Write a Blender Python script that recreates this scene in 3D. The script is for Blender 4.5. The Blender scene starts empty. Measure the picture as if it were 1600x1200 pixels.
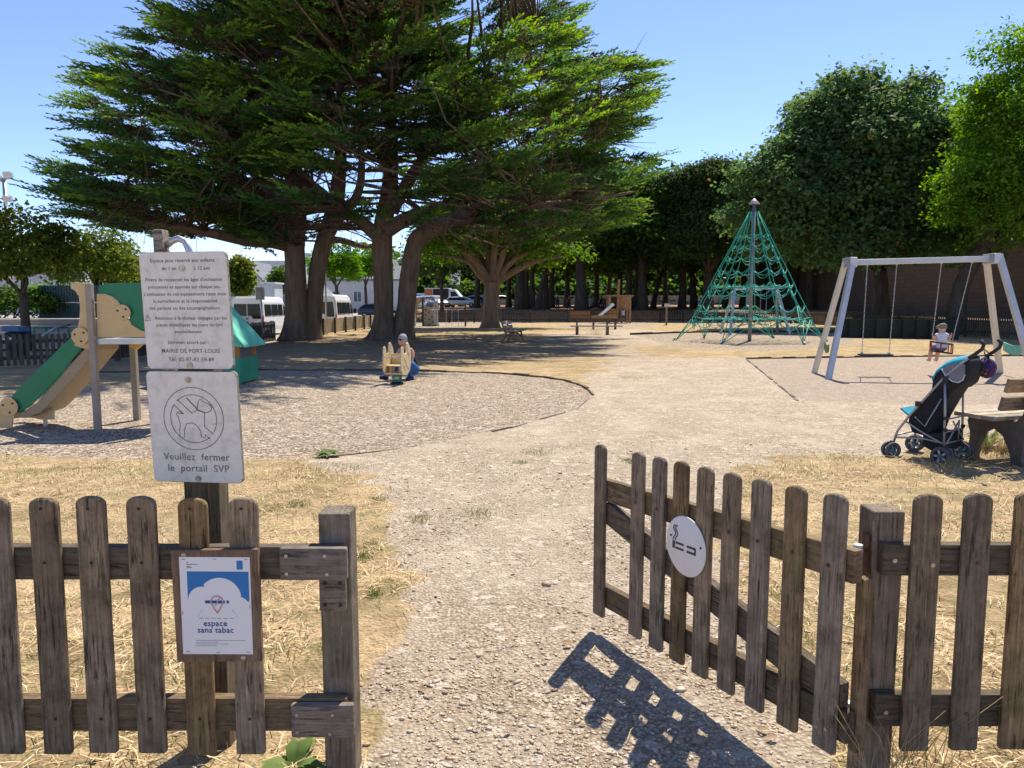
import bpy, bmesh, math, random
import numpy as np
from mathutils import Vector, Matrix, Euler, Quaternion

scene = bpy.context.scene
COL = scene.collection
R = math.radians

# ---------------------------------------------------------------- camera, sky, sun, exposure
CAM_H = 1.5; TILT = R(6.2); F = 1150.0
cam_d = bpy.data.cameras.new("camera"); cam = bpy.data.objects.new("camera", cam_d); COL.objects.link(cam)
cam.location = (0, 0, CAM_H); cam.rotation_euler = (R(90) - TILT, 0, 0)
cam_d.sensor_width = 36.0; cam_d.lens = 36.0 * F / 1600.0; cam_d.clip_start = 0.05; cam_d.clip_end = 3000
scene.camera = cam

SUN_EL = R(58); SUN_AZ = R(26)                    # azimuth measured from +Y towards +X
S = Vector((math.sin(SUN_AZ) * math.cos(SUN_EL), math.cos(SUN_AZ) * math.cos(SUN_EL), math.sin(SUN_EL)))
world = bpy.data.worlds.new("World"); scene.world = world; world.use_nodes = True
wn = world.node_tree; wn.nodes.clear()
sky = wn.nodes.new("ShaderNodeTexSky"); sky.sky_type = 'NISHITA'; sky.sun_disc = False
sky.sun_elevation = SUN_EL; sky.sun_rotation = SUN_AZ; sky.altitude = 0; sky.air_density = 0.75; sky.dust_density = 0.05; sky.ozone_density = 3.6
bg = wn.nodes.new("ShaderNodeBackground"); bg.inputs[1].default_value = 0.14
wo = wn.nodes.new("ShaderNodeOutputWorld")
wb = wn.nodes.new("ShaderNodeMix"); wb.data_type = 'RGBA'; wb.blend_type = 'MULTIPLY'; wb.inputs[0].default_value = 1.0; wb.inputs[7].default_value = (0.95, 0.90, 0.98, 1)   # white balance
wn.links.new(sky.outputs[0], wb.inputs[6]); wn.links.new(wb.outputs[2], bg.inputs[0]); wn.links.new(bg.outputs[0], wo.inputs[0])
sun_d = bpy.data.lights.new("sun", 'SUN'); sun_d.energy = 4.8; sun_d.angle = R(0.5); sun_d.color = (1.0, 0.925, 0.78)
sun = bpy.data.objects.new("sun", sun_d); COL.objects.link(sun)
sun.rotation_euler = S.to_track_quat('Z', 'Y').to_euler(); sun.location = S * 60
vs = scene.view_settings
vs.view_transform = 'Standard'; vs.look = 'None'; vs.gamma = 1.0; vs.use_curve_mapping = False; vs.exposure = 0.73
scene.cycles.use_denoising = True
scene.cycles.max_bounces = 8; scene.cycles.transparent_max_bounces = 8

# ---------------------------------------------------------------- helpers
rng = np.random.default_rng(7); rnd = random.Random(11)

def ray(px, py):
    cx = (px - 800) / F; cy = (600 - py) / F
    return Vector((cx, math.cos(TILT) + cy * math.sin(TILT), -math.sin(TILT) + cy * math.cos(TILT)))
def at(px, py, Y):                                  # point at depth Y seen at that photo pixel
    d = ray(px, py); return Vector((0, 0, CAM_H)) + d * (Y / d.y)
def gp(px, py, z=0.0):                              # ground point at that photo pixel
    d = ray(px, py); return Vector((0, 0, CAM_H)) + d * ((z - CAM_H) / d.z)

def smooth(a, b, x):
    t = np.clip((x - a) / (b - a), 0, 1); return t * t * (3 - 2 * t)
def terrain(X, Y):
    X = np.asarray(X, float); Y = np.asarray(Y, float)
    left = 1 - smooth(-13.5, -8.8, X + (Y - 45) * 0.02)          # car park side
    zl = -0.5 * smooth(14, 34, Y) + 0.75 * smooth(46, 92, Y) + 0.7 * smooth(92, 150, Y)
    zr = 0.95 * smooth(61, 73, Y) + 0.5 * smooth(73, 130, Y) + 0.6 * smooth(21, 29, X) * smooth(28, 40, Y) * (1 - smooth(58, 73, Y))
    return zl * left + zr * (1 - left)
def tz(x, y): return float(terrain(x, y))

def tag(o, label=None, cat=None, group=None, kind=None):
    if label: o['label'] = label
    if cat: o['category'] = cat
    if group: o['group'] = group
    if kind: o['kind'] = kind
    return o
def thing(name, label, cat, loc=(0, 0, 0), rz=0.0, group=None):
    o = bpy.data.objects.new(name, None); COL.objects.link(o); o.empty_display_size = 0.2
    o.location = loc; o.rotation_euler = (0, 0, rz)
    return tag(o, label, cat, group)
def kids(o): return [c for c in bpy.data.objects if c.parent == o]
def copy_tree(o, parent=None):
    c = o.copy(); COL.objects.link(c)
    if parent is not None: c.parent = parent
    for ch in kids(o): copy_tree(ch, c)
    return c

class MB:
    def __init__(s): s.v = []; s.f = []; s.sm = []; s.mi = []
    def add(s, vs_, fs, smooth_=False, mi=0):
        n = len(s.v); s.v += [tuple(p) for p in vs_]
        for f in fs: s.f.append(tuple(i + n for i in f)); s.sm.append(smooth_); s.mi.append(mi)
        return s
    def box(s, c, size, rot=None, mi=0):
        hx, hy, hz = size[0] / 2, size[1] / 2, size[2] / 2; c = Vector(c)
        P = [Vector((x, y, z)) for x in (-hx, hx) for y in (-hy, hy) for z in (-hz, hz)]
        if rot is not None: P = [rot @ p for p in P]
        return s.add([c + p for p in P], [(0, 1, 3, 2), (4, 6, 7, 5), (0, 4, 5, 1), (2, 3, 7, 6), (0, 2, 6, 4), (1, 5, 7, 3)], mi=mi)
    def bx(s, x0, x1, y0, y1, z0, z1, mi=0):
        return s.box(((x0 + x1) / 2, (y0 + y1) / 2, (z0 + z1) / 2), (abs(x1 - x0), abs(y1 - y0), abs(z1 - z0)), mi=mi)
    def beam(s, p0, p1, w, h, up=(0, 0, 1), mi=0):
        p0 = Vector(p0); p1 = Vector(p1); d = p1 - p0; L = d.length; d = d / L; u = Vector(up)
        if abs(d.dot(u)) > 0.98: u = Vector((0, 1, 0))
        sx = d.cross(u).normalized(); uz = sx.cross(d)
        return s.box((p0 + p1) / 2, (L, w, h), Matrix((d, sx, uz)).transposed(), mi)
    def tube(s, pts, r, n=8, caps=True, mi=0, sm=True):
        pts = [Vector(p) for p in pts]; m = len(pts)
        rs = list(r) if isinstance(r, (list, tuple, np.ndarray)) else [r] * m
        ref = None; V = []
        for i, p in enumerate(pts):
            t = (pts[min(i + 1, m - 1)] - pts[max(i - 1, 0)])
            t = t.normalized() if t.length > 1e-9 else Vector((0, 0, 1))
            if ref is None:
                ref = Vector((1, 0, 0)) if abs(t.x) < 0.9 else Vector((0, 1, 0))
            ref = (ref - t * ref.dot(t)).normalized(); b = t.cross(ref)
            for k in range(n):
                a = 2 * math.pi * k / n; V.append(p + (ref * math.cos(a) + b * math.sin(a)) * rs[i])
        Fs = [(i * n + k, i * n + (k + 1) % n, (i + 1) * n + (k + 1) % n, (i + 1) * n + k) for i in range(m - 1) for k in range(n)]
        s.add(V, Fs, sm, mi)
        if caps:
            b0 = len(s.v) - m * n
            s.f.append(tuple(b0 + k for k in range(n - 1, -1, -1))); s.sm.append(False); s.mi.append(mi)
            s.f.append(tuple(b0 + (m - 1) * n + k for k in range(n))); s.sm.append(False); s.mi.append(mi)
        return s
    def lathe(s, prof, c=(0, 0, 0), n=20, rot=None, mi=0):
        c = Vector(c); V = []
        for r_, z in prof:
            for k in range(n):
                a = 2 * math.pi * k / n; p = Vector((r_ * math.cos(a), r_ * math.sin(a), z))
                V.append(c + (rot @ p if rot is not None else p))
        m = len(prof)
        return s.add(V, [(i * n + k, i * n + (k + 1) % n, (i + 1) * n + (k + 1) % n, (i + 1) * n + k) for i in range(m - 1) for k in range(n)], True, mi)
    def prism(s, poly, fn, dep, mi=0):              # poly of 2-D points, fn maps to 3-D, dep = extrusion vector
        A = [Vector(fn(*p)) for p in poly]; d = Vector(dep); n = len(A)
        V = A + [p + d for p in A]
        area = sum(poly[i][0] * poly[(i + 1) % n][1] - poly[(i + 1) % n][0] * poly[i][1] for i in range(n))
        Fs = [tuple(range(n)), tuple(range(2 * n - 1, n - 1, -1))] + [(i, i + n, (i + 1) % n + n, (i + 1) % n) for i in range(n)]
        return s.add(V, Fs, False, mi)
    def ball(s, c, rad, rot=None, nu=14, nv=9, mi=0):
        c = Vector(c); rx, ry, rz_ = (rad, rad, rad) if not isinstance(rad, (list, tuple)) else rad
        V = []
        for j in range(nv + 1):
            ph = math.pi * j / nv
            for i in range(nu):
                a = 2 * math.pi * i / nu
                p = Vector((rx * math.sin(ph) * math.cos(a), ry * math.sin(ph) * math.sin(a), rz_ * math.cos(ph)))
                V.append(c + (rot @ p if rot is not None else p))
        return s.add(V, [(j * nu + i, (j + 1) * nu + i, (j + 1) * nu + (i + 1) % nu, j * nu + (i + 1) % nu) for j in range(nv) for i in range(nu)], True, mi)
    def build(s, name, mats, parent=None, world=False, bevel=0.0, seg=2):
        me = bpy.data.meshes.new(name)
        off = Vector((0, 0, 0))
        if parent is not None and world:
            p = parent
            while p is not None: off += p.location; p = p.parent
        me.from_pydata([tuple(Vector(p) - off) for p in s.v] if off.length else s.v, [], s.f)
        me.polygons.foreach_set("use_smooth", s.sm); me.polygons.foreach_set("material_index", s.mi)
        for m in (mats if isinstance(mats, (list, tuple)) else [mats]): me.materials.append(m)
        bm = bmesh.new(); bm.from_mesh(me); bmesh.ops.remove_doubles(bm, verts=bm.verts, dist=1e-6)
        bmesh.ops.recalc_face_normals(bm, faces=bm.faces); bm.to_mesh(me); bm.free()
        me.update()
        o = bpy.data.objects.new(name, me); COL.objects.link(o)
        if parent is not None: o.parent = parent
        if bevel:
            b = o.modifiers.new("bevel", 'BEVEL'); b.width = bevel; b.segments = seg; b.limit_method = 'ANGLE'; b.angle_limit = R(40)
        return o

def np_mesh(name, V, Q, mats, attrs=None, smooth_=False):
    V = np.asarray(V, np.float32); Q = np.asarray(Q, np.int32); k = Q.shape[1]
    me = bpy.data.meshes.new(name)
    me.vertices.add(len(V)); me.vertices.foreach_set("co", V.ravel())
    me.loops.add(Q.size); me.loops.foreach_set("vertex_index", Q.ravel())
    me.polygons.add(len(Q)); me.polygons.foreach_set("loop_start", np.arange(0, Q.size, k, dtype=np.int32))
    try: me.polygons.foreach_set("loop_total", np.full(len(Q), k, np.int32))
    except Exception: pass
    if smooth_: me.polygons.foreach_set("use_smooth", np.ones(len(Q), bool))
    for m in (mats if isinstance(mats, (list, tuple)) else [mats]): me.materials.append(m)
    for nm, arr in (attrs or {}).items():
        a = me.attributes.new(nm, 'FLOAT', 'POINT'); a.data.foreach_set("value", np.asarray(arr, np.float32))
    me.update(calc_edges=True); me.validate()
    return me
def np_obj(name, me, parent=None):
    o = bpy.data.objects.new(name, me); COL.objects.link(o)
    if parent is not None: o.parent = parent
    return o

_dg = None
def text_geo(body, size, align='CENTER', spacing=1.0, offset=0.0):
    cu = bpy.data.curves.new("lettering", 'FONT'); cu.body = body; cu.size = size; cu.align_x = align; cu.space_character = spacing
    cu.resolution_u = 3; cu.offset = offset
    ob = bpy.data.objects.new("lettering", cu); COL.objects.link(ob)
    dg = bpy.context.evaluated_depsgraph_get(); dg.update()
    me = ob.evaluated_get(dg).to_mesh()
    V = [tuple(v.co) for v in me.vertices]; Fs = [tuple(p.vertices) for p in me.polygons]
    ob.evaluated_get(dg).to_mesh_clear()
    bpy.data.objects.remove(ob); bpy.data.curves.remove(cu)
    return V, Fs

# ---------------------------------------------------------------- materials
class NT:
    def __init__(s, name):
        s.m = bpy.data.materials.new(name); s.m.use_nodes = True; s.t = s.m.node_tree; s.t.nodes.clear()
        s.out = s.n("ShaderNodeOutputMaterial")
    def n(s, typ, **kw):
        nd = s.t.nodes.new(typ)
        for k, v in kw.items(): setattr(nd, k, v)
        return nd
    def l(s, a, b): s.t.links.new(a, b)
    def setin(s, nd, i, v):
        if hasattr(v, 'is_linked') or hasattr(v, 'links'): s.l(v, nd.inputs[i])
        else:
            if isinstance(v, tuple) and len(v) == 3 and nd.inputs[i].type == 'RGBA': v = (*v, 1)
            nd.inputs[i].default_value = v
    def math(s, op, a, b=0.0, clamp=False):
        nd = s.n("ShaderNodeMath", operation=op); nd.use_clamp = clamp; s.setin(nd, 0, a); s.setin(nd, 1, b); return nd.outputs[0]
    def mix(s, fac, a, b, typ='MIX'):
        nd = s.n("ShaderNodeMix", data_type='RGBA', blend_type=typ); s.setin(nd, 0, fac); s.setin(nd, 6, a); s.setin(nd, 7, b); return nd.outputs[2]
    def ramp(s, fac, stops):
        nd = s.n("ShaderNodeValToRGB"); s.l(fac, nd.inputs[0]); e = nd.color_ramp.elements
        while len(e) < len(stops): e.new(0.5)
        for el, (p, c) in zip(e, stops): el.position = p; el.color = (*c, 1) if len(c) == 3 else c
        return nd.outputs[0]
    def noise(s, vec, scale, detail=4, rough=0.6, out=0):
        nd = s.n("ShaderNodeTexNoise"); nd.inputs['Scale'].default_value = scale; nd.inputs['Detail'].default_value = detail; nd.inputs['Roughness'].default_value = rough
        if vec is not None: s.l(vec, nd.inputs['Vector'])
        return nd.outputs[out]
    def mapping(s, vec, scale=(1, 1, 1), loc=None):
        nd = s.n("ShaderNodeMapping"); s.l(vec, nd.inputs[0]); nd.inputs['Scale'].default_value = scale
        if loc is not None: s.setin(nd, 1, loc)
        return nd.outputs[0]
    def objco(s, jitter=True):
        tc = s.n("ShaderNodeTexCoord").outputs['Object']
        if not jitter: return tc
        oi = s.n("ShaderNodeObjectInfo").outputs['Random']
        c = s.n("ShaderNodeCombineXYZ"); s.l(s.math('MULTIPLY', oi, 37.0), c.inputs[0]); s.l(s.math('MULTIPLY', oi, 91.0), c.inputs[1]); s.l(s.math('MULTIPLY', oi, 53.0), c.inputs[2])
        va = s.n("ShaderNodeVectorMath", operation='ADD'); s.l(tc, va.inputs[0]); s.l(c.outputs[0], va.inputs[1])
        return va.outputs[0]
    def bump(s, h, strength=0.3, dist=0.01):
        nd = s.n("ShaderNodeBump"); nd.inputs['Strength'].default_value = strength; nd.inputs['Distance'].default_value = dist; s.l(h, nd.inputs['Height']); return nd.outputs[0]
    def pbr(s, col, rough=0.6, metal=0.0, bump=None, spec=0.5, **kw):
        p = s.n("ShaderNodeBsdfPrincipled"); s.setin(p, 'Base Color', col); s.setin(p, 'Roughness', rough); s.setin(p, 'Metallic', metal)
        p.inputs['Specular IOR Level'].default_value = spec
        if bump is not None: s.l(bump, p.inputs['Normal'])
        for k, v in kw.items(): s.setin(p, k.replace('_', ' '), v)
        s.l(p.outputs[0], s.out.inputs[0]); return s.m

def pmat(name, c1, c2=None, scale=8.0, rough=0.6, metal=0.0, bump=0.15, spec=0.4, stretch=(1, 1, 1), dirt=None, dirt_amt=0.35):
    t = NT(name); co = t.mapping(t.objco(), stretch)
    n1 = t.noise(co, scale, 5, 0.65); n2 = t.noise(co, scale * 7, 3, 0.6)
    c2 = c2 or tuple(x * 0.78 for x in c1)
    col = t.mix(t.ramp(n1, [(0.35, (0, 0, 0)), (0.68, (1, 1, 1))]), c1, c2)
    if dirt:
        d = t.ramp(t.noise(co, scale * 0.6, 6, 0.75), [(0.52, (0, 0, 0)), (0.75, (1, 1, 1))])
        col = t.mix(t.math('MULTIPLY', d, dirt_amt), col, dirt)
    rr = t.math('ADD', t.math('MULTIPLY', t.math('SUBTRACT', n2, 0.5), 0.25), rough, True)
    return t.pbr(col, rr, metal, t.bump(n2, bump, 0.01) if bump else None, spec)

def wood_mat(name, dark, mid, light, axis='Z', moss=0.25, scale=1.0, mosscol=(0.075, 0.08, 0.03)):
    t = NT(name); co = t.objco()
    st = {'Z': (1, 1, 0.035), 'X': (0.035, 1, 1), 'Y': (1, 0.035, 1)}[axis]
    g = t.noise(t.mapping(co, st), 120 * scale, 5, 0.7); g2 = t.noise(t.mapping(co, st), 38 * scale, 4, 0.6)
    col = t.ramp(g, [(0.3, dark), (0.5, mid), (0.72, light)])
    col = t.mix(t.math('MULTIPLY', g2, 0.7), col, mid)
    blot = t.ramp(t.noise(co, 9 * scale, 6, 0.75), [(0.44, (0, 0, 0)), (0.7, (1, 1, 1))])
    col = t.mix(t.math('MULTIPLY', blot, 0.65), col, tuple(x * 0.55 for x in dark))
    m = t.ramp(t.noise(co, 5 * scale, 5, 0.7), [(0.5, (0, 0, 0)), (0.66, (1, 1, 1))])
    col = t.mix(t.math('MULTIPLY', m, moss), col, mosscol)
    st2 = tuple(x if x == 1 else 0.09 for x in st)
    crack = t.ramp(t.noise(t.mapping(co, st2), 95 * scale, 4, 0.6), [(0.36, (1, 1, 1)), (0.44, (0, 0, 0))])
    area = t.ramp(t.noise(co, 7 * scale, 4, 0.65), [(0.38, (0.1, 0.1, 0.1)), (0.62, (1, 1, 1))])
    crack = t.math('MULTIPLY', crack, area)
    col = t.mix(t.math('MULTIPLY', crack, 0.85), col, tuple(x * 0.35 for x in dark))
    flake = t.ramp(t.noise(t.mapping(co, st2), 60 * scale, 4, 0.7), [(0.62, (0, 0, 0)), (0.72, (0.7, 0.7, 0.7))])
    col = t.mix(flake, col, tuple(min(1, x * 1.15) for x in light))
    oi = t.n("ShaderNodeObjectInfo").outputs['Random']
    hv = t.n("ShaderNodeHueSaturation"); t.l(col, hv.inputs['Color']); t.l(t.math('ADD', t.math('MULTIPLY', oi, 0.55), 0.68), hv.inputs['Value']); t.l(t.math('ADD', t.math('MULTIPLY', t.math('FRACT', t.math('MULTIPLY', oi, 7.31)), 0.5), 0.75), hv.inputs['Saturation'])
    col = hv.outputs[0]
    h = t.math('SUBTRACT', g, t.math('MULTIPLY', crack, 0.7))
    return t.pbr(col, 0.85, 0, t.bump(h, 0.9, 0.008), 0.25)

def leaf_mat(name, c1, c2, c3, trans=0.4, clump=0.5, gloss=0.4, tipcol=None, deadcol=None, dead=0.0):
    t = NT(name)
    rp = t.n("ShaderNodeNewGeometry"); isl = rp.outputs['Random Per Island']
    col = t.ramp(isl, [(0.0, c1), (0.55, c2), (1.0, c3)])
    nz = t.noise(t.objco(), clump, 3, 0.6)
    col = t.mix(t.ramp(nz, [(0.4, (0, 0, 0)), (0.62, (1, 1, 1))]), col, t.mix(0.55, col, c1))
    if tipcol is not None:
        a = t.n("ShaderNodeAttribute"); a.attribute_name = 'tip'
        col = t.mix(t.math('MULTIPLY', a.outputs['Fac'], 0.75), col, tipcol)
    if deadcol is not None:
        dm = t.math('LESS_THAN', t.math('FRACT', t.math('MULTIPLY', isl, 17.37)), dead)
        col = t.mix(dm, col, deadcol)
    p = t.n("ShaderNodeBsdfPrincipled"); t.l(col, p.inputs['Base Color']); p.inputs['Roughness'].default_value = 0.65; p.inputs['Specular IOR Level'].default_value = gloss * 0.5
    tr = t.n("ShaderNodeBsdfTranslucent")
    hs = t.n("ShaderNodeHueSaturation"); hs.inputs['Hue'].default_value = 0.485; hs.inputs['Saturation'].default_value = 1.15; hs.inputs['Value'].default_value = 1.5; t.l(col, hs.inputs['Color'])
    t.l(hs.outputs[0], tr.inputs[0])
    mx = t.n("ShaderNodeMixShader"); mx.inputs[0].default_value = trans
    t.l(p.outputs[0], mx.inputs[1]); t.l(tr.outputs[0], mx.inputs[2]); t.l(mx.outputs[0], t.out.inputs[0])
    return t.m

M = {}
M['picket'] = wood_mat('weathered_picket_wood', (0.085, 0.058, 0.033), (0.27, 0.19, 0.115), (0.46, 0.35, 0.235), 'Z', 0.4)
M['rail'] = wood_mat('weathered_rail_wood', (0.08, 0.057, 0.036), (0.19, 0.138, 0.088), (0.32, 0.245, 0.165), 'X', 0.45)
M['patch'] = wood_mat('grey_repair_wood', (0.15, 0.12, 0.095), (0.27, 0.22, 0.18), (0.36, 0.31, 0.26), 'X', 0.05)
M['post'] = wood_mat('mossy_post_wood', (0.10, 0.07, 0.043), (0.24, 0.175, 0.11), (0.38, 0.285, 0.19), 'Z', 0.5, mosscol=(0.13, 0.125, 0.045))
M['board'] = wood_mat('notice_board_wood', (0.22, 0.14, 0.09), (0.34, 0.235, 0.165), (0.42, 0.31, 0.23), 'Z', 0.04)
M['bench_wood'] = wood_mat('bench_slat_wood', (0.26, 0.21, 0.155), (0.45, 0.385, 0.30), (0.6, 0.53, 0.44), 'X', 0.05)
M['bench_brown'] = wood_mat('bench_brown_wood', (0.17, 0.10, 0.055), (0.38, 0.25, 0.14), (0.5, 0.36, 0.22), 'X', 0.05)
M['far_wood'] = wood_mat('dark_fence_wood', (0.05, 0.037, 0.027), (0.115, 0.088, 0.064), (0.2, 0.16, 0.12), 'Z', 0.2, 0.4)
M['tan_wood'] = wood_mat('tan_fence_wood', (0.2, 0.15, 0.10), (0.36, 0.28, 0.19), (0.46, 0.38, 0.28), 'Z', 0.05, 0.4)
M['new_wood'] = wood_mat('fresh_play_wood', (0.36, 0.19, 0.10), (0.5, 0.29, 0.17), (0.6, 0.4, 0.26), 'Z', 0.0, 0.5)
M['galv'] = pmat('galvanised_steel', (0.52, 0.53, 0.55), (0.4, 0.41, 0.43), 6, 0.42, 0.75, 0.05)
M['steel'] = pmat('brushed_steel', (0.6, 0.6, 0.6), (0.45, 0.45, 0.46), 5, 0.3, 0.9, 0.04)
M['rust'] = pmat('rusty_iron', (0.10, 0.045, 0.03), (0.2, 0.1, 0.06), 40, 0.75, 0.4, 0.4)
M['screw'] = pmat('zinc_screw', (0.55, 0.52, 0.47), (0.3, 0.26, 0.22), 60, 0.4, 0.8, 0.1)
M['dark_hole'] = pmat('dark_nail', (0.04, 0.03, 0.025), None, 50, 0.8)
M['swing_grey'] = pmat('grey_painted_steel', (0.50, 0.51, 0.53), (0.42, 0.43, 0.45), 3, 0.4, 0.3, 0.03)
M['swing_cream'] = pmat('cream_larch_beam', (0.66, 0.59, 0.47), (0.56, 0.49, 0.385), 6, 0.6, 0, 0.1, stretch=(1, 1, 0.1))
M['hdpe_green'] = pmat('green_play_panel', (0.012, 0.165, 0.075), (0.014, 0.19, 0.088), 3, 0.45, 0, 0.04, dirt=(0.12, 0.17, 0.09), dirt_amt=0.45)
M['hdpe_teal'] = pmat('faded_teal_panel', (0.11, 0.46, 0.33), (0.14, 0.52, 0.38), 3, 0.5, 0, 0.04)
M['hdpe_cream'] = pmat('cream_play_panel', (0.62, 0.44, 0.215), (0.57, 0.4, 0.19), 3, 0.45, 0, 0.05, dirt=(0.3, 0.22, 0.06), dirt_amt=0.6)
M['hdpe_under'] = pmat('speckled_tan_chute', (0.44, 0.33, 0.2), (0.3, 0.22, 0.13), 70, 0.6, 0, 0.25)
M['hdpe_yellow'] = pmat('yellow_plastic', (0.65, 0.38, 0.04), None, 4, 0.4)
M['black_rubber'] = pmat('black_rubber', (0.025, 0.025, 0.027), (0.04, 0.04, 0.04), 20, 0.8)
M['rope'] = pmat('teal_rope', (0.02, 0.30, 0.235), (0.04, 0.40, 0.32), 30, 0.65, 0, 0.3)
M['rope_dark'] = pmat('dark_green_rope', (0.05, 0.10, 0.085), (0.09, 0.15, 0.12), 30, 0.7)
M['mast'] = pmat('grey_mast_steel', (0.2, 0.21, 0.23), (0.28, 0.29, 0.3), 5, 0.45, 0.5)
M['spring'] = pmat('teal_spring_steel', (0.015, 0.22, 0.16), (0.02, 0.28, 0.2), 9, 0.4, 0.2)
M['rocker'] = pmat('pale_plywood', (0.72, 0.57, 0.34), (0.64, 0.48, 0.27), 14, 0.55, 0, 0.15, dirt=(0.33, 0.22, 0.09), dirt_amt=0.55)
M['white_paint'] = pmat('white_vehicle_paint', (0.78, 0.8, 0.83), (0.74, 0.76, 0.8), 3, 0.3, 0, 0.0, 0.5)
M['glass'] = pmat('dark_vehicle_glass', (0.012, 0.017, 0.02), (0.025, 0.032, 0.036), 2, 0.15, 0, 0.0, 0.3)
M['tyre'] = pmat('tyre_rubber', (0.02, 0.02, 0.021), None, 20, 0.8)
M['rim'] = pmat('alloy_rim', (0.5, 0.5, 0.52), None, 10, 0.35, 0.7)
M['tail_red'] = pmat('red_lamp_plastic', (0.45, 0.02, 0.025), None, 10, 0.25)
M['plate_white'] = pmat('number_plate', (0.7, 0.7, 0.68), None, 10, 0.4)
M['slate'] = pmat('slate_roof', (0.12, 0.13, 0.155), (0.19, 0.2, 0.225), 2.2, 0.7, 0, 0.2)
M['render_white'] = pmat('white_render', (0.62, 0.63, 0.65), (0.52, 0.53, 0.56), 1.2, 0.85)
M['window_dark'] = pmat('dark_window_pane', (0.07, 0.085, 0.11), (0.12, 0.14, 0.17), 1.5, 0.15)
M['shutter_blue'] = pmat('blue_grey_paint', (0.16, 0.22, 0.33), None, 3, 0.6)
M['concrete'] = pmat('pale_concrete', (0.46, 0.43, 0.39), (0.36, 0.34, 0.31), 3, 0.85, 0, 0.2)
M['cast_dark'] = pmat('dark_cast_support', (0.075, 0.06, 0.048), (0.13, 0.108, 0.088), 14, 0.75, 0, 0.3)
M['cast_brown'] = pmat('brown_cast_iron', (0.24, 0.14, 0.085), (0.17, 0.095, 0.06), 12, 0.6)
M['skin'] = pmat('skin', (0.55, 0.3, 0.21), (0.5, 0.26, 0.18), 12, 0.5, 0, 0.03)
M['skin2'] = pmat('paler_skin', (0.62, 0.36, 0.26), (0.56, 0.31, 0.22), 12, 0.5, 0, 0.03)  # lighter skin tone of the toddler and the distant figures
M['stone'] = None
# ================================================================= GROUND
def sdf_poly(X, Y, poly):                            # signed distance, positive inside
    px = np.array([p[0] for p in poly]); py = np.array([p[1] for p in poly]); n = len(poly)
    d = np.full(X.shape, 1e9); ins = np.zeros(X.shape, bool)
    for i in range(n):
        ax, ay, bx_, by = px[i], py[i], px[(i + 1) % n], py[(i + 1) % n]
        ex, ey = bx_ - ax, by - ay
        t = np.clip(((X - ax) * ex + (Y - ay) * ey) / (ex * ex + ey * ey + 1e-12), 0, 1)
        d = np.minimum(d, np.hypot(X - ax - t * ex, Y - ay - t * ey))
        c = ((ay > Y) != (by > Y)) & (X < (bx_ - ax) * (Y - ay) / (by - ay + 1e-12) + ax)
        ins ^= c
    return np.where(ins, d, -d)
def wpoly(pix): return [tuple(gp(x, y).xy) for x, y in pix]

PATH = wpoly([(500, 1700), (548, 1250), (585, 1080), (622, 960), (648, 880), (640, 790), (590, 745), (500, 722), (560, 690), (925, 612), (915, 592),
              (960, 566), (930, 552), (850, 534), (850, 520), (1000, 514), (1075, 520), (1080, 532), (985, 545), (1010, 556), (1120, 560), (1170, 560), (1600, 556), (1750, 600), (1750, 650),
              (1500, 690), (1400, 716), (1240, 712), (1140, 742), (1105, 830), (1150, 950), (1225, 1100), (1275, 1250), (1340, 1700)])
PLAY = wpoly([(380, 579), (620, 579.5), (780, 584), (850, 590), (905, 602), (927, 617), (900, 640), (800, 668), (700, 690), (600, 704), (470, 718), (300, 720), (100, 716), (-200, 706), (-260, 640), (-60, 622), (150, 606), (300, 590)])
SWING = wpoly([(1166, 561), (1390, 558), (1620, 556), (1800, 580), (1800, 625), (1480, 634), (1246, 626)])
NET = wpoly([(985, 523), (1120, 519), (1330, 519), (1345, 537), (1200, 549), (1060, 543)])
CLIMB = wpoly([(640, 504), (795, 503), (815, 508), (640, 514)])
TOWER = wpoly([(860, 512), (905, 505), (1010, 504), (1030, 509), (960, 514)])

def axis_pts(segs):
    out = []
    for a, b, st in segs: out.append(np.arange(a, b, st))
    return np.concatenate(out)
xs = axis_pts([(-420, -100, 20), (-100, -30, 3), (-30, -14, 0.8), (-14, -5, 0.22), (-5, 5, 0.09), (5, 12, 0.2), (12, 34, 0.7), (34, 100, 4), (100, 421, 20)])
ys = axis_pts([(-40, 0, 4), (0, 1.6, 0.4), (1.6, 8, 0.08), (8, 18, 0.16), (18, 40, 0.4), (40, 100, 1.2), (100, 200, 5), (200, 900, 50)])
GX, GY = np.meshgrid(xs, ys)
def vnoise(X, Y, s, seed=0):                         # cheap value noise
    r = np.random.default_rng(seed).random((256, 256)); x = X * s; y = Y * s
    x0 = np.floor(x).astype(int); y0 = np.floor(y).astype(int); fx = x - x0; fy = y - y0
    fx = fx * fx * (3 - 2 * fx); fy = fy * fy * (3 - 2 * fy)
    g = lambda a, b: r[b % 256, a % 256]
    return (g(x0, y0) * (1 - fx) + g(x0 + 1, y0) * fx) * (1 - fy) + (g(x0, y0 + 1) * (1 - fx) + g(x0 + 1, y0 + 1) * fx) * fy
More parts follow.
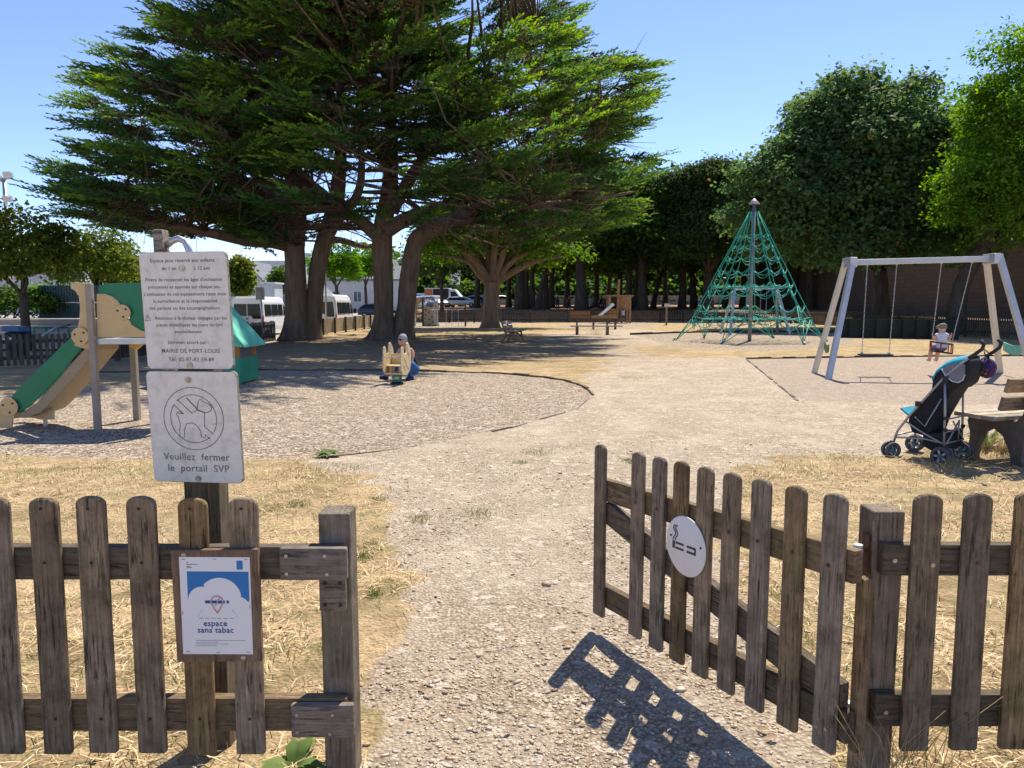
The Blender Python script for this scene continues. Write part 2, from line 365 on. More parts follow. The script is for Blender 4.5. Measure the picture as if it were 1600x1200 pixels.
def masks(X, Y):
    wob = 0.55 * (vnoise(X, Y, 1.3, 1) - 0.5) + 0.5 * (vnoise(X, Y, 4.1, 2) - 0.5) + 0.22 * (vnoise(X, Y, 11, 3) - 0.5)
    sc = 0.35 + 0.035 * Y
    g = smooth(-0.25, 0.25, sdf_poly(X, Y, PATH) / sc + wob)
    p = np.maximum(smooth(-0.03, 0.03, sdf_poly(X, Y, PLAY)), smooth(-0.03, 0.05, sdf_poly(X, Y, NET)))
    p = np.maximum(p, np.maximum(smooth(-0.1, 0.1, sdf_poly(X, Y, CLIMB)), smooth(-0.1, 0.1, sdf_poly(X, Y, TOWER))))
    s = smooth(-0.03, 0.04, sdf_poly(X, Y, SWING))
    return g, p, s
GG, GP, GS = masks(GX, GY)
GZ = terrain(GX, GY)
near = 1 - smooth(6, 26, GY)
GZ = GZ + near * (0.016 * (vnoise(GX, GY, 2.2, 5) - 0.5) + 0.012 * (vnoise(GX, GY, 7, 6) - 0.5)) + near * (1 - np.maximum(np.maximum(GG, GP), GS)) * 0.022 * vnoise(GX, GY, 9, 7)
GZ = GZ + (1 - near) * 0.05 * (vnoise(GX, GY, 0.35, 8) - 0.5) * smooth(20, 40, GY)
leftm = 1 - smooth(-13.0, -9.6, GX + (GY - 45) * 0.02)
park = leftm * smooth(36, 39, GY)
litter = smooth(60, 72, GY) * (1 - leftm) + smooth(24, 31, GX) * smooth(28, 33, GY)
litter = np.clip(litter, 0, 1)
shade_litter = (1 - smooth(0.55, 1.05, np.hypot((GX + 6.0) / 13.0, (GY - 26.0) / 11.5))) * 0.9      # litter brown painted under the cypresses to warm the colour of their shade

t = NT('dry_park_ground')
geo = t.n("ShaderNodeNewGeometry"); pos = geo.outputs['Position']
def attr(nm):
    a = t.n("ShaderNodeAttribute"); a.attribute_name = nm; return a.outputs['Fac']
nA = t.noise(pos, 2.2, 6, 0.7); nB = t.noise(pos, 16, 6, 0.75); nC = t.noise(pos, 0.55, 5, 0.65); nD = t.noise(pos, 90, 3, 0.7)
# dry grass
straw = t.ramp(nB, [(0.3, (0.25, 0.155, 0.078)), (0.5, (0.49, 0.34, 0.175)), (0.7, (0.64, 0.475, 0.285))])
fib = t.noise(t.mapping(pos, (1, 3.2, 1)), 42, 4, 0.75)
straw = t.mix(t.ramp(fib, [(0.42, (0, 0, 0)), (0.62, (1, 1, 1))]), straw, (0.68, 0.51, 0.31))
straw = t.mix(t.ramp(t.noise(pos, 55, 4, 0.7), [(0.5, (0, 0, 0)), (0.68, (0.6, 0.6, 0.6))]), straw, (0.14, 0.095, 0.05))
gm = t.math('ADD', t.math('MULTIPLY', nA, 0.6), t.math('MULTIPLY', nB, 0.4))
gmask = t.ramp(gm, [(0.48, (0, 0, 0)), (0.58, (0.8, 0.8, 0.8))])
straw = t.mix(gmask, straw, (0.19, 0.17, 0.065))
pat = t.noise(t.mapping(pos, (1, 1.6, 1)), 0.9, 8, 0.8)
straw = t.mix(t.ramp(pat, [(0.46, (0, 0, 0)), (0.6, (0.75, 0.75, 0.75))]), straw, (0.23, 0.17, 0.085))
straw = t.mix(t.ramp(t.noise(t.mapping(pos, (1, 1.4, 1)), 3.4, 6, 0.75), [(0.5, (0, 0, 0)), (0.62, (0.6, 0.6, 0.6))]), straw, (0.27, 0.19, 0.105))
bare = t.ramp(nC, [(0.5, (0, 0, 0)), (0.68, (0.35, 0.35, 0.35))])
straw = t.mix(bare, straw, (0.50, 0.385, 0.26))
# gravel and sand
v1 = t.n("ShaderNodeTexVoronoi"); v1.inputs['Scale'].default_value = 62; t.l(pos, v1.inputs['Vector'])
v2 = t.n("ShaderNodeTexVoronoi"); v2.inputs['Scale'].default_value = 115; t.l(pos, v2.inputs['Vector'])
sx = t.n("ShaderNodeSeparateColor"); t.l(v1.outputs['Color'], sx.inputs[0])
stone = t.ramp(sx.outputs[0], [(0.0, (0.25, 0.185, 0.125)), (0.3, (0.47, 0.375, 0.27)), (0.6, (0.55, 0.45, 0.335)), (0.8, (0.47, 0.345, 0.235)), (0.94, (0.70, 0.63, 0.53)), (1.0, (0.16, 0.14, 0.125))])
sx2 = t.n("ShaderNodeSeparateColor"); t.l(v2.outputs['Color'], sx2.inputs[0])
stone2 = t.ramp(sx2.outputs[1], [(0.0, (0.29, 0.215, 0.145)), (0.5, (0.53, 0.43, 0.31)), (1.0, (0.64, 0.55, 0.44))])
stone = t.mix(0.4, stone, stone2)
edge = t.ramp(v1.outputs['Distance'], [(0.38, (0, 0, 0)), (0.7, (0.95, 0.95, 0.95))])
stone = t.mix(edge, stone, (0.25, 0.19, 0.135))
vb = t.n('ShaderNodeTexVoronoi'); vb.inputs['Scale'].default_value = 21; t.l(t.mapping(pos, (1, 1.2, 1)), vb.inputs['Vector'])
sb_ = t.n('ShaderNodeSeparateColor'); t.l(vb.outputs['Color'], sb_.inputs[0])
stone = t.mix(t.ramp(sb_.outputs[0], [(0.0, (0.4, 0.4, 0.4)), (0.2, (0, 0, 0))]), stone, (0.24, 0.185, 0.135)); stone = t.mix(t.ramp(sb_.outputs[0], [(0.82, (0, 0, 0)), (1.0, (0.6, 0.6, 0.6))]), stone, (0.78, 0.70, 0.59))
sand = t.mix(nD, (0.52, 0.425, 0.315), (0.61, 0.505, 0.385))
sandm = t.ramp(t.math('ADD', t.math('MULTIPLY', t.noise(pos, 1.6, 4, 0.6), 0.7), t.math('MULTIPLY', nB, 0.3)), [(0.47, (0, 0, 0)), (0.62, (0.6, 0.6, 0.6))])
gravel = t.mix(sandm, stone, sand)
gravel = t.mix(t.ramp(nC, [(0.35, (0.35, 0.35, 0.35)), (0.6, (0, 0, 0))]), gravel, (0.42, 0.345, 0.26))
# play surface gravel (pinker, coarser)
v3 = t.n("ShaderNodeTexVoronoi"); v3.inputs['Scale'].default_value = 34; t.l(t.mapping(pos, (1, 1.3, 1)), v3.inputs['Vector'])
sx3 = t.n("ShaderNodeSeparateColor"); t.l(v3.outputs['Color'], sx3.inputs[0])
pea = t.ramp(sx3.outputs[0], [(0.0, (0.17, 0.115, 0.08)), (0.22, (0.42, 0.31, 0.215)), (0.6, (0.58, 0.475, 0.365)), (0.9, (0.70, 0.6, 0.48)), (1.0, (0.78, 0.7, 0.59))])
pea = t.mix(t.ramp(v3.outputs['Distance'], [(0.36, (0, 0, 0)), (0.68, (0.95, 0.95, 0.95))]), pea, (0.12, 0.09, 0.065))
v4 = t.n('ShaderNodeTexVoronoi'); v4.inputs['Scale'].default_value = 13; t.l(t.mapping(pos, (1, 1.4, 1)), v4.inputs['Vector'])
s4_ = t.n('ShaderNodeSeparateColor'); t.l(v4.outputs['Color'], s4_.inputs[0])
pea = t.mix(t.ramp(s4_.outputs[0], [(0.0, (0.6, 0.6, 0.6)), (0.25, (0, 0, 0))]), pea, (0.2, 0.15, 0.11)); pea = t.mix(t.ramp(s4_.outputs[0], [(0.8, (0, 0, 0)), (1.0, (0.5, 0.5, 0.5))]), pea, (0.78, 0.69, 0.57))
pea = t.mix(t.ramp(nA, [(0.4, (0, 0, 0)), (0.65, (0.4, 0.4, 0.4))]), pea, (0.44, 0.345, 0.255))
swg = t.mix(0.55, pea, (0.42, 0.335, 0.265))
asph = t.mix(nB, (0.34, 0.30, 0.255), (0.42, 0.375, 0.315))
lit = t.ramp(t.noise(pos, 6, 6, 0.75), [(0.3, (0.15, 0.085, 0.05)), (0.5, (0.29, 0.175, 0.11)), (0.7, (0.42, 0.3, 0.19))])
ga = t.math('ADD', attr('gravel'), t.math('MULTIPLY', t.math('SUBTRACT', nB, 0.5), 0.9))
gk = t.ramp(ga, [(0.36, (0, 0, 0)), (0.62, (1, 1, 1))])
col = t.mix(gk, straw, gravel)
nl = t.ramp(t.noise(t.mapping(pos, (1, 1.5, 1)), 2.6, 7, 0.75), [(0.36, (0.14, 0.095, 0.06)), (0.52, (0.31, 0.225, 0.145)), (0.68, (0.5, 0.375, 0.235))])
col = t.mix(t.math('MULTIPLY', attr('shade_litter'), t.ramp(t.noise(pos, 1.3, 5, 0.7), [(0.3, (0.35, 0.35, 0.35)), (0.6, (1, 1, 1))])), col, nl)
col = t.mix(attr('litter'), col, lit)
col = t.mix(attr('park'), col, asph)
col = t.mix(attr('play'), col, pea); col = t.mix(attr('swing'), col, swg)
hst = t.math('MULTIPLY', v1.outputs['Distance'], -1.0)
hgt = t.math('ADD', t.math('MULTIPLY', hst, 0.8), t.math('ADD', t.math('MULTIPLY', fib, 0.8), t.math('MULTIPLY', nB, 0.6)))
hgt = t.math('ADD', hgt, t.math('MULTIPLY', t.math('MULTIPLY', v3.outputs['Distance'], t.math('ADD', attr('play'), attr('swing'))), -1.2))
t.pbr(col, 0.95, 0, t.bump(hgt, 0.9, 0.016), 0.12)
M['ground'] = t.m
ny, nx = GX.shape
idx = np.arange(nx * ny).reshape(ny, nx)
Q = np.stack([idx[:-1, :-1].ravel(), idx[:-1, 1:].ravel(), idx[1:, 1:].ravel(), idx[1:, :-1].ravel()], 1)
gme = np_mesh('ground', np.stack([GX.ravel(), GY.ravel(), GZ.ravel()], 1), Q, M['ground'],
              dict(gravel=GG.ravel(), play=GP.ravel(), swing=GS.ravel(), park=park.ravel(), litter=litter.ravel(), shade_litter=shade_litter.ravel()), True)
tag(np_obj('ground', gme), kind='structure')

def ground_z(x, y):
    i = np.clip(np.searchsorted(xs, x) - 1, 0, nx - 2); j = np.clip(np.searchsorted(ys, y) - 1, 0, ny - 2)
    fx = (x - xs[i]) / (xs[i + 1] - xs[i]); fy = (y - ys[j]) / (ys[j + 1] - ys[j])
    return (GZ[j, i] * (1 - fx) + GZ[j, i + 1] * fx) * (1 - fy) + (GZ[j + 1, i] * (1 - fx) + GZ[j + 1, i + 1] * fx) * fy

# ---------------- edging strips of the play surfaces (kerb_edging = structure)
def edging(name, pix, w=0.05, h=0.07, mat='far_wood', z=0.0):
    pts = [gp(x, y) for x, y in pix]; b = MB()
    fine = []
    for a, c in zip(pts, pts[1:]):
        n = max(1, int((c - a).length / 0.35))
        fine += [a.lerp(c, k / n) for k in range(n)]
    fine.append(pts[-1])
    for a, c in zip(fine, fine[1:]):
        ww = w * rnd.uniform(0.6, 1.2); z0 = rnd.uniform(-0.022, 0.006)
        b.beam(a + Vector((0, 0, h / 2 - 0.03 + z0)), c + Vector((0, 0, h / 2 - 0.03 + z0)), ww, h)
    return tag(b.build(name, M[mat]), kind='structure')
edging('kerb_edging', [(150, 583), (380, 579), (620, 579.5), (780, 584), (850, 590), (880, 595), (905, 602), (918, 609), (927, 618)], 0.045, 0.075)
edging('kerb_edging', [(927, 617), (900, 640), (800, 668), (700, 690), (600, 704), (520, 713), (440, 719)], 0.022, 0.040, 'patch')
edging('kerb_edging', [(1166, 561), (1390, 558), (1620, 556), (1800, 555)], 0.05, 0.08)
edging('kerb_edging', [(1166, 561), (1246, 626)], 0.04, 0.05, 'patch')
edging('kerb_edging', [(985, 523), (1120, 519), (1330, 519)], 0.08, 0.13)

# ---------------- loose stones, straw and grass near the camera (uncountable: stuff)
def seg_mask(x, y):
    g, p, s = masks(x, y); return np.clip(np.maximum(np.maximum(g, p), s), 0, 1), g, p
n = 78000
y = 1.75 + 6.2 * rng.random(n) ** 1.55; x = (rng.random(n) - 0.5) * 2 * np.minimum(0.78 * y + 0.3, 6.0)
k, g, p = seg_mask(x, y)
patchy = vnoise(x, y, 1.8, 21) * 0.75 + vnoise(x, y, 5, 22) * 0.25
keep = (rng.random(n) < np.clip((k - 0.25) * 1.5, 0.02, 1)) & (rng.random(n) < np.clip(1.75 - 2.3 * patchy, 0.12, 1))
x, y = x[keep], y[keep]; n = len(x); z = ground_z(x, y)
sz = np.exp(rng.normal(math.log(0.0041), 0.45, n)); big = rng.random(n) < 0.006; sz = np.where(big, sz * 2.4, np.minimum(sz, 0.0125))
base = np.array([[1, 0, 0], [0.3, 0.95, 0], [-0.8, 0.6, 0], [-0.8, -0.6, 0], [0.3, -0.95, 0], [0.1, 0, 0.8], [0, 0, -0.7]])
ang = rng.random(n) * 6.283; ca, sa = np.cos(ang), np.sin(ang)
sxx = sz * rng.uniform(0.9, 1.8, n); syy = sz * rng.uniform(0.7, 1.1, n); szz = sz * rng.uniform(0.45, 0.9, n)
B = base[None] * (1 + 0.22 * rng.normal(size=(n, 7, 3)))
lx = B[:, :, 0] * sxx[:, None]; ly = B[:, :, 1] * syy[:, None]; lz = B[:, :, 2] * szz[:, None]
V = np.stack([x[:, None] + lx * ca[:, None] - ly * sa[:, None], y[:, None] + lx * sa[:, None] + ly * ca[:, None], z[:, None] + lz + szz[:, None] * 0.3], 2)
tri = np.array([[0, 1, 5], [1, 2, 5], [2, 3, 5], [3, 4, 5], [4, 0, 5], [1, 0, 6], [2, 1, 6], [3, 2, 6], [4, 3, 6], [0, 4, 6]])
T = (np.arange(n)[:, None, None] * 7 + tri[None]).reshape(-1, 3)
t = NT('loose_stone'); isl = t.n("ShaderNodeNewGeometry").outputs['Random Per Island']
c = t.ramp(isl, [(0.0, (0.19, 0.145, 0.11)), (0.14, (0.42, 0.32, 0.23)), (0.35, (0.54, 0.40, 0.255)), (0.6, (0.64, 0.495, 0.345)), (0.8, (0.70, 0.57, 0.42)), (0.93, (0.33, 0.21, 0.13)), (1.0, (0.70, 0.67, 0.62))])
t.pbr(c, 0.8, 0, None, 0.25); M['stones'] = t.m
tag(np_obj('gravel_stones', np_mesh('gravel_stones', V.reshape(-1, 3), T, M['stones'])), kind='stuff')

def blades(n, xr, yr, ypow, L0, L1, W, lift, keepf, seedpatch=None):
    y = yr[0] + (yr[1] - yr[0]) * rng.random(n) ** ypow
    x = xr[0] + (xr[1] - xr[0]) * rng.random(n)
    inside = np.abs(x) < 0.8 * y + 0.5
    kp = inside & (rng.random(n) < keepf(x, y)); x, y = x[kp], y[kp]; m = len(x)
    L = rng.uniform(L0, L1, m); w = W * rng.uniform(0.6, 1.4, m); a = rng.random(m) * 6.283
    el = np.abs(rng.normal(0, lift, m)) if lift < 0.6 else rng.uniform(0.75, 1.45, m)
    d = np.stack([np.cos(a) * np.cos(el), np.sin(a) * np.cos(el), np.sin(el)], 1); sd = np.stack([-np.sin(a), np.cos(a), np.zeros(m)], 1)
    p0 = np.stack([x, y, ground_z(x, y) + 0.004 + (rng.random(m) * 0.02 if lift < 0.6 else 0)], 1)
    bend = np.stack([rng.normal(0, 0.12, m), rng.normal(0, 0.12, m), np.where(lift < 0.6, 0.08, -0.1) * np.ones(m)], 1) * L[:, None]
    p1 = p0 + d * (L * 0.5)[:, None] + bend * 0.6; p2 = p0 + d * L[:, None] + (bend if lift >= 0.6 else -bend * 0.3)
    V = np.stack([p0 - sd * (w / 2)[:, None], p0 + sd * (w / 2)[:, None], p1 + sd * (w * 0.45)[:, None], p1 - sd * (w * 0.45)[:, None], p2], 1)
    b = np.arange(m)[:, None] * 5
    T = np.concatenate([b + np.array([[0, 1, 2]]), b + np.array([[0, 2, 3]]), b + np.array([[3, 2, 4]])])
    return V.reshape(-1, 3), T
t = NT('straw_blade'); isl = t.n("ShaderNodeNewGeometry").outputs['Random Per Island']
c = t.ramp(isl, [(0.0, (0.24, 0.145, 0.068)), (0.3, (0.52, 0.36, 0.18)), (0.65, (0.68, 0.51, 0.29)), (0.9, (0.78, 0.63, 0.41)), (1.0, (0.33, 0.31, 0.12))])
t.pbr(c, 0.7, 0, None, 0.3); M['straw'] = t.m
M['grass'] = leaf_mat('green_grass_blade', (0.09, 0.13, 0.03), (0.14, 0.18, 0.045), (0.28, 0.26, 0.09), 0.25, 2.0)
def dens_dry(x, y):
    k, g, p = seg_mask(x, y); pt = vnoise(x, y, 1.6, 31) * 0.6 + vnoise(x, y, 4.5, 32) * 0.4
    return np.clip((1 - k * 1.25) * np.clip(0.1 + 2.6 * (pt - 0.34), 0.06, 1), 0.006, 1) * (p < 0.5)
V1, T1 = blades(105000, (-7, 7.5), (1.7, 9.5), 1.5, 0.035, 0.13, 0.0034, 0.16, dens_dry)
V2, T2 = blades(26000, (-8, 9), (1.7, 13), 1.3, 0.03, 0.08, 0.003, 1.0, lambda x, y: dens_dry(x, y) * (vnoise(x, y, 2.4, 33) > 0.52))
V = np.concatenate([V1, V2]); T = np.concatenate([T1, T2 + len(V1)])
tag(np_obj('dry_grass', np_mesh('dry_grass', V, T, M['straw'])), kind='stuff')
# green patches: along the gravel edges and a few lone tufts in the gravel
tufts = [(750, 803, 0.16), (840, 706, 0.2), (815, 725, 0.1), (585, 935, 0.05), (575, 855, 0.09), (655, 812, 0.1), (590, 782, 0.1), (505, 740, 0.35), (545, 733, 0.3), (440, 745, 0.35),
         (540, 905, 0.08), (1255, 735, 0.3), (1330, 720, 0.3), (1200, 750, 0.25), (1180, 780, 0.25), (60, 745, 0.4), (140, 738, 0.4), (985, 590, 0.5), (900, 575, 0.8), (860, 565, 0.8), (1245, 990, 0.1), (1210, 930, 0.12), (985, 722, 0.1), (60, 600, 0.5), (130, 590, 0.6), (330, 735, 0.4), (210, 745, 0.3), (470, 790, 0.12), (425, 800, 0.14), (570, 875, 0.08)]
def dens_green(x, y):
    k, g, p = seg_mask(x, y); edge = 4 * k * (1 - k)
    pt = vnoise(x, y, 1.9, 41) * 0.6 + vnoise(x, y, 5, 42) * 0.4
    return np.clip((1 - k) * (pt > 0.54) * 0.6 + 0.12 * edge * (pt > 0.52), 0, 1) * (p < 0.5)
V1, T1 = blades(60000, (-9, 10), (1.8, 14), 1.35, 0.025, 0.07, 0.0032, 1.0, dens_green)
Vs, Ts, off = [V1], [T1], len(V1)
for px, py, r_ in tufts:
    c = gp(px, py)
    f = lambda x, y: np.clip(1.15 - np.hypot(x - c.x, (y - c.y) / 1.3) / r_ - 0.5 * vnoise(x, y, 9, 55), 0, 1)
    va, ta = blades(int(500 + 3000 * r_), (c.x - r_, c.x + r_), (c.y - r_ * 1.4, c.y + r_ * 1.4), 1.0, 0.012, 0.04, 0.003, 1.0, f)
    Vs.append(va); Ts.append(ta + off); off += len(va)
tag(np_obj('green_grass', np_mesh('green_grass', np.concatenate(Vs), np.concatenate(Ts), M['grass'])), kind='stuff')
# ================================================================= TREES
M['bark_cypress'] = None
def bark(name, c1, c2, c3, sc=1.0):
    t = NT(name); co = t.objco()
    a = t.noise(t.mapping(co, (1, 1, 0.16)), 5.5 * sc, 6, 0.7); b = t.noise(t.mapping(co, (1, 1, 0.3)), 26 * sc, 4, 0.65)
    col = t.ramp(a, [(0.3, c1), (0.5, c2), (0.7, c3)]); col = t.mix(t.math('MULTIPLY', b, 0.6), col, c2)
    return t.pbr(col, 0.9, 0, t.bump(t.math('ADD', a, t.math('MULTIPLY', b, 0.35)), 0.9, 0.12), 0.2)
M['bark_cypress'] = bark('cypress_bark', (0.07, 0.048, 0.031), (0.17, 0.118, 0.078), (0.29, 0.205, 0.14))
M['bark_plane'] = bark('plane_bark', (0.10, 0.07, 0.05), (0.22, 0.16, 0.115), (0.34, 0.26, 0.19))
M['bark_dark'] = bark('grove_bark', (0.045, 0.036, 0.028), (0.095, 0.075, 0.058), (0.17, 0.135, 0.105))
M['twig'] = pmat('dead_grey_twig', (0.2, 0.165, 0.14), (0.3, 0.26, 0.23), 8, 0.8)
M['cyp'] = leaf_mat('cypress_foliage', (0.03, 0.088, 0.036), (0.048, 0.13, 0.042), (0.07, 0.165, 0.046), 0.42, 0.35, 0.2, (0.34, 0.55, 0.05), (0.10, 0.07, 0.045), 0.10)  # tip colour: young growth, brightened to stand for sun on the tips
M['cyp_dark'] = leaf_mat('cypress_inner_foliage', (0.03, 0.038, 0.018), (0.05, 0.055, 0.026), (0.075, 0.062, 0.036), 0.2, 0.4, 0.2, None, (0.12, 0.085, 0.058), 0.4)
M['leaf_plane'] = leaf_mat('plane_leaf', (0.05, 0.115, 0.02), (0.085, 0.17, 0.028), (0.15, 0.26, 0.036), 0.5, 0.5, 0.2)
M['leaf_grove'] = leaf_mat('grove_leaf', (0.038, 0.085, 0.02), (0.07, 0.14, 0.028), (0.16, 0.25, 0.04), 0.52, 0.25, 0.15)
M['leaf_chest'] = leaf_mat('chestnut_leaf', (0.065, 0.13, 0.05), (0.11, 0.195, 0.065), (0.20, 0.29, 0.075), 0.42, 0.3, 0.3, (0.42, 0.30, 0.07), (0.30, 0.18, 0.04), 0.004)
M['leaf_locust'] = leaf_mat('locust_leaf', (0.06, 0.14, 0.018), (0.12, 0.25, 0.026), (0.21, 0.36, 0.034), 0.52, 0.45, 0.25)
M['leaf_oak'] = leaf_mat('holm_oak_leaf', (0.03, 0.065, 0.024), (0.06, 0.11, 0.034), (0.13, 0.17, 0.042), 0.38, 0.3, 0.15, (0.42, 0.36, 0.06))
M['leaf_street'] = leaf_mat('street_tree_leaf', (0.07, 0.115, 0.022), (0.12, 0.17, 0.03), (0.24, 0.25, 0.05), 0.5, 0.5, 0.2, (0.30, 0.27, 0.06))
M['leaf_bright'] = leaf_mat('bright_maple_leaf', (0.06, 0.16, 0.018), (0.10, 0.23, 0.022), (0.18, 0.33, 0.03), 0.55, 0.4, 0.2)

def norm(a): return a / (np.linalg.norm(a, axis=-1, keepdims=True) + 1e-9)
def kites(P, D, Sd, L, W, droop=0.0):
    L = L[:, None]; W = W[:, None]
    mid = P + D * L * 0.45; tip = P + D * L; tip[:, 2] -= droop * L[:, 0]
    V = np.stack([P, mid + Sd * W * 0.5, tip, mid - Sd * W * 0.5], 1).reshape(-1, 3)
    return V, np.arange(len(P) * 4).reshape(-1, 4)

def leaf_crown(name, lobes, ncl, per, size, cr, mat, seed, hollow=0.55, upbias=0.5, top_tip=True, aspect=0.7):
    r = np.random.default_rng(seed); vol = np.array([l[1][0] * l[1][1] * l[1][2] for l in lobes]) ** 0.75; pr = vol / vol.sum()
    li = r.choice(len(lobes), ncl, p=pr)
    C = np.array([lobes[i][0] for i in li], float); A = np.array([lobes[i][1] for i in li], float)
    d = norm(r.normal(size=(ncl, 3))); d[:, 2] = np.where(d[:, 2] < -0.55, -d[:, 2] * 0.5, d[:, 2])
    u = hollow + (1 - hollow) * r.random(ncl) ** 0.6
    u *= 1 + 0.06 * r.normal(size=ncl)
    cc = C + d * A * u[:, None]
    crs = cr * r.uniform(0.6, 1.35, ncl)
    N = ncl * per; ci = np.repeat(np.arange(ncl), per)
    off = r.normal(size=(N, 3)) * 0.5; off[:, 2] *= 0.62
    P = cc[ci] + off * crs[ci][:, None]
    D = norm(r.normal(size=(N, 3)) * np.array([1, 1, 0.55]) + 0.5 * d[ci] + np.array([0, 0, -0.15]))
    lob = norm((P - C[ci]) / A[ci])
    up = norm(r.normal(size=(N, 3)) * (1 - upbias) * 0.9 + np.array([0, 0, 1.0]) * upbias * 0.9 + lob * 0.7)
    Sd = norm(np.cross(D, up))
    L = size * r.uniform(0.6, 1.35, N); W = L * aspect
    V, Q = kites(P, D, Sd, L, W, 0.15)
    zt = C[:, 2].max() + A[:, 2].max(); zb = (C[:, 2] - A[:, 2]).min()
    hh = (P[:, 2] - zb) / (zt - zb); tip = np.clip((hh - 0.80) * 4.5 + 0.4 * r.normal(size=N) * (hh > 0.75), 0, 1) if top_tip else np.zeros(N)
    return np_mesh(name, V, Q, mat, {'tip': np.repeat(tip, 4)})

def lumpy(lobes, n, r0, r1, seed):
    """breaks a crown up into many small domes of leaves"""
    r = np.random.default_rng(seed); out = []
    vol = np.array([l[1][0] * l[1][1] for l in lobes]); pr = vol / vol.sum()
    for k in range(n):
        c, a = lobes[r.choice(len(lobes), p=pr)]; d = norm(r.normal(size=3)); d[2] = d[2] if d[2] > -0.45 else -d[2]
        s = r.uniform(r0, r1); q = np.array(c) + d * np.array(a) * r.uniform(0.72, 0.97); out.append((tuple(q), (s * r.uniform(0.9, 1.3), s * r.uniform(0.9, 1.2), s * r.uniform(0.6, 0.85))))
    return out
def gnarly(b, pts, rad, n=14, seed=0, amp=0.1, sub=4, flare=0.0):
    """tapered trunk or limb with an uneven, ridged surface"""
    r = random.Random(seed); pts = [Vector(p) for p in pts]
    P, Rr = [], []
    for i in range(len(pts) - 1):
        p0 = pts[max(i - 1, 0)]; p1 = pts[i]; p2 = pts[i + 1]; p3 = pts[min(i + 2, len(pts) - 1)]
        for k in range(sub):
            u = k / sub
            q = 0.5 * ((2 * p1) + (p2 - p0) * u + (2 * p0 - 5 * p1 + 4 * p2 - p3) * u * u + (3 * p1 - p0 - 3 * p2 + p3) * u ** 3)
            P.append(q); Rr.append(rad[i] * (1 - u) + rad[i + 1] * u)
    P.append(pts[-1]); Rr.append(rad[-1])
    v0 = len(b.v); b.tube(P, Rr, n)
    ph = [r.uniform(0, 6.28) for _ in range(4)]
    for i, c in enumerate(P):
        for k in range(n):
            j = v0 + i * n + k; a = 2 * math.pi * k / n
            w = amp * (0.5 * math.sin(3 * a + ph[0] + i * 0.25) + 0.35 * math.sin(5 * a + ph[1] - i * 0.33) + 0.3 * math.sin(2 * a + ph[2] + i * 0.5)) + amp * 0.35 * r.uniform(-1, 1)
            fl = flare * max(0, 1 - i / 3.5) ** 2 * (1 + 0.5 * math.sin(4 * a + ph[3]))
            d = Vector(b.v[j]) - c; b.v[j] = tuple(c + d * (1 + w + fl))

# ---------------------------------------------------------------- the two great cypresses
OUTL = [(70, 335), (40, 310), (25, 235), (90, 215), (85, 165), (85, 112), (140, 55), (190, 52), (215, 12), (255, -15), (250, -500), (900, -500), (895, 0), (950, 35), (945, 70), (1000, 78), (1055, 98), (1058, 175), (1020, 205), (990, 222), (1010, 240), (1056, 250), (1045, 325), (970, 362), (850, 380), (780, 352), (720, 345), (640, 340), (560, 352), (470, 345), (400, 358), (300, 392), (200, 380), (110, 350)]
def crown_fits(p, r):
    """keeps the boughs inside the wind-shaped outline of the pair, thinner in its bare heart"""
    d = Vector(p) - Vector((0, 0, CAM_H)); c = -d.y * -math.cos(TILT) - d.z * math.sin(TILT)
    x = 800 + F * d.x / c; y = 600 - F * (d.y * math.sin(TILT) + d.z * math.cos(TILT)) / c
    if sdf_poly(np.array([x]), np.array([y]), OUTL)[0] < 0: return False
    if 530 < x < 735 and 105 < y < 335 and r.random() < 0.68: return False
    if 430 < x < 745 and 225 < y < 352 and r.random() < 0.82: return False
    return True
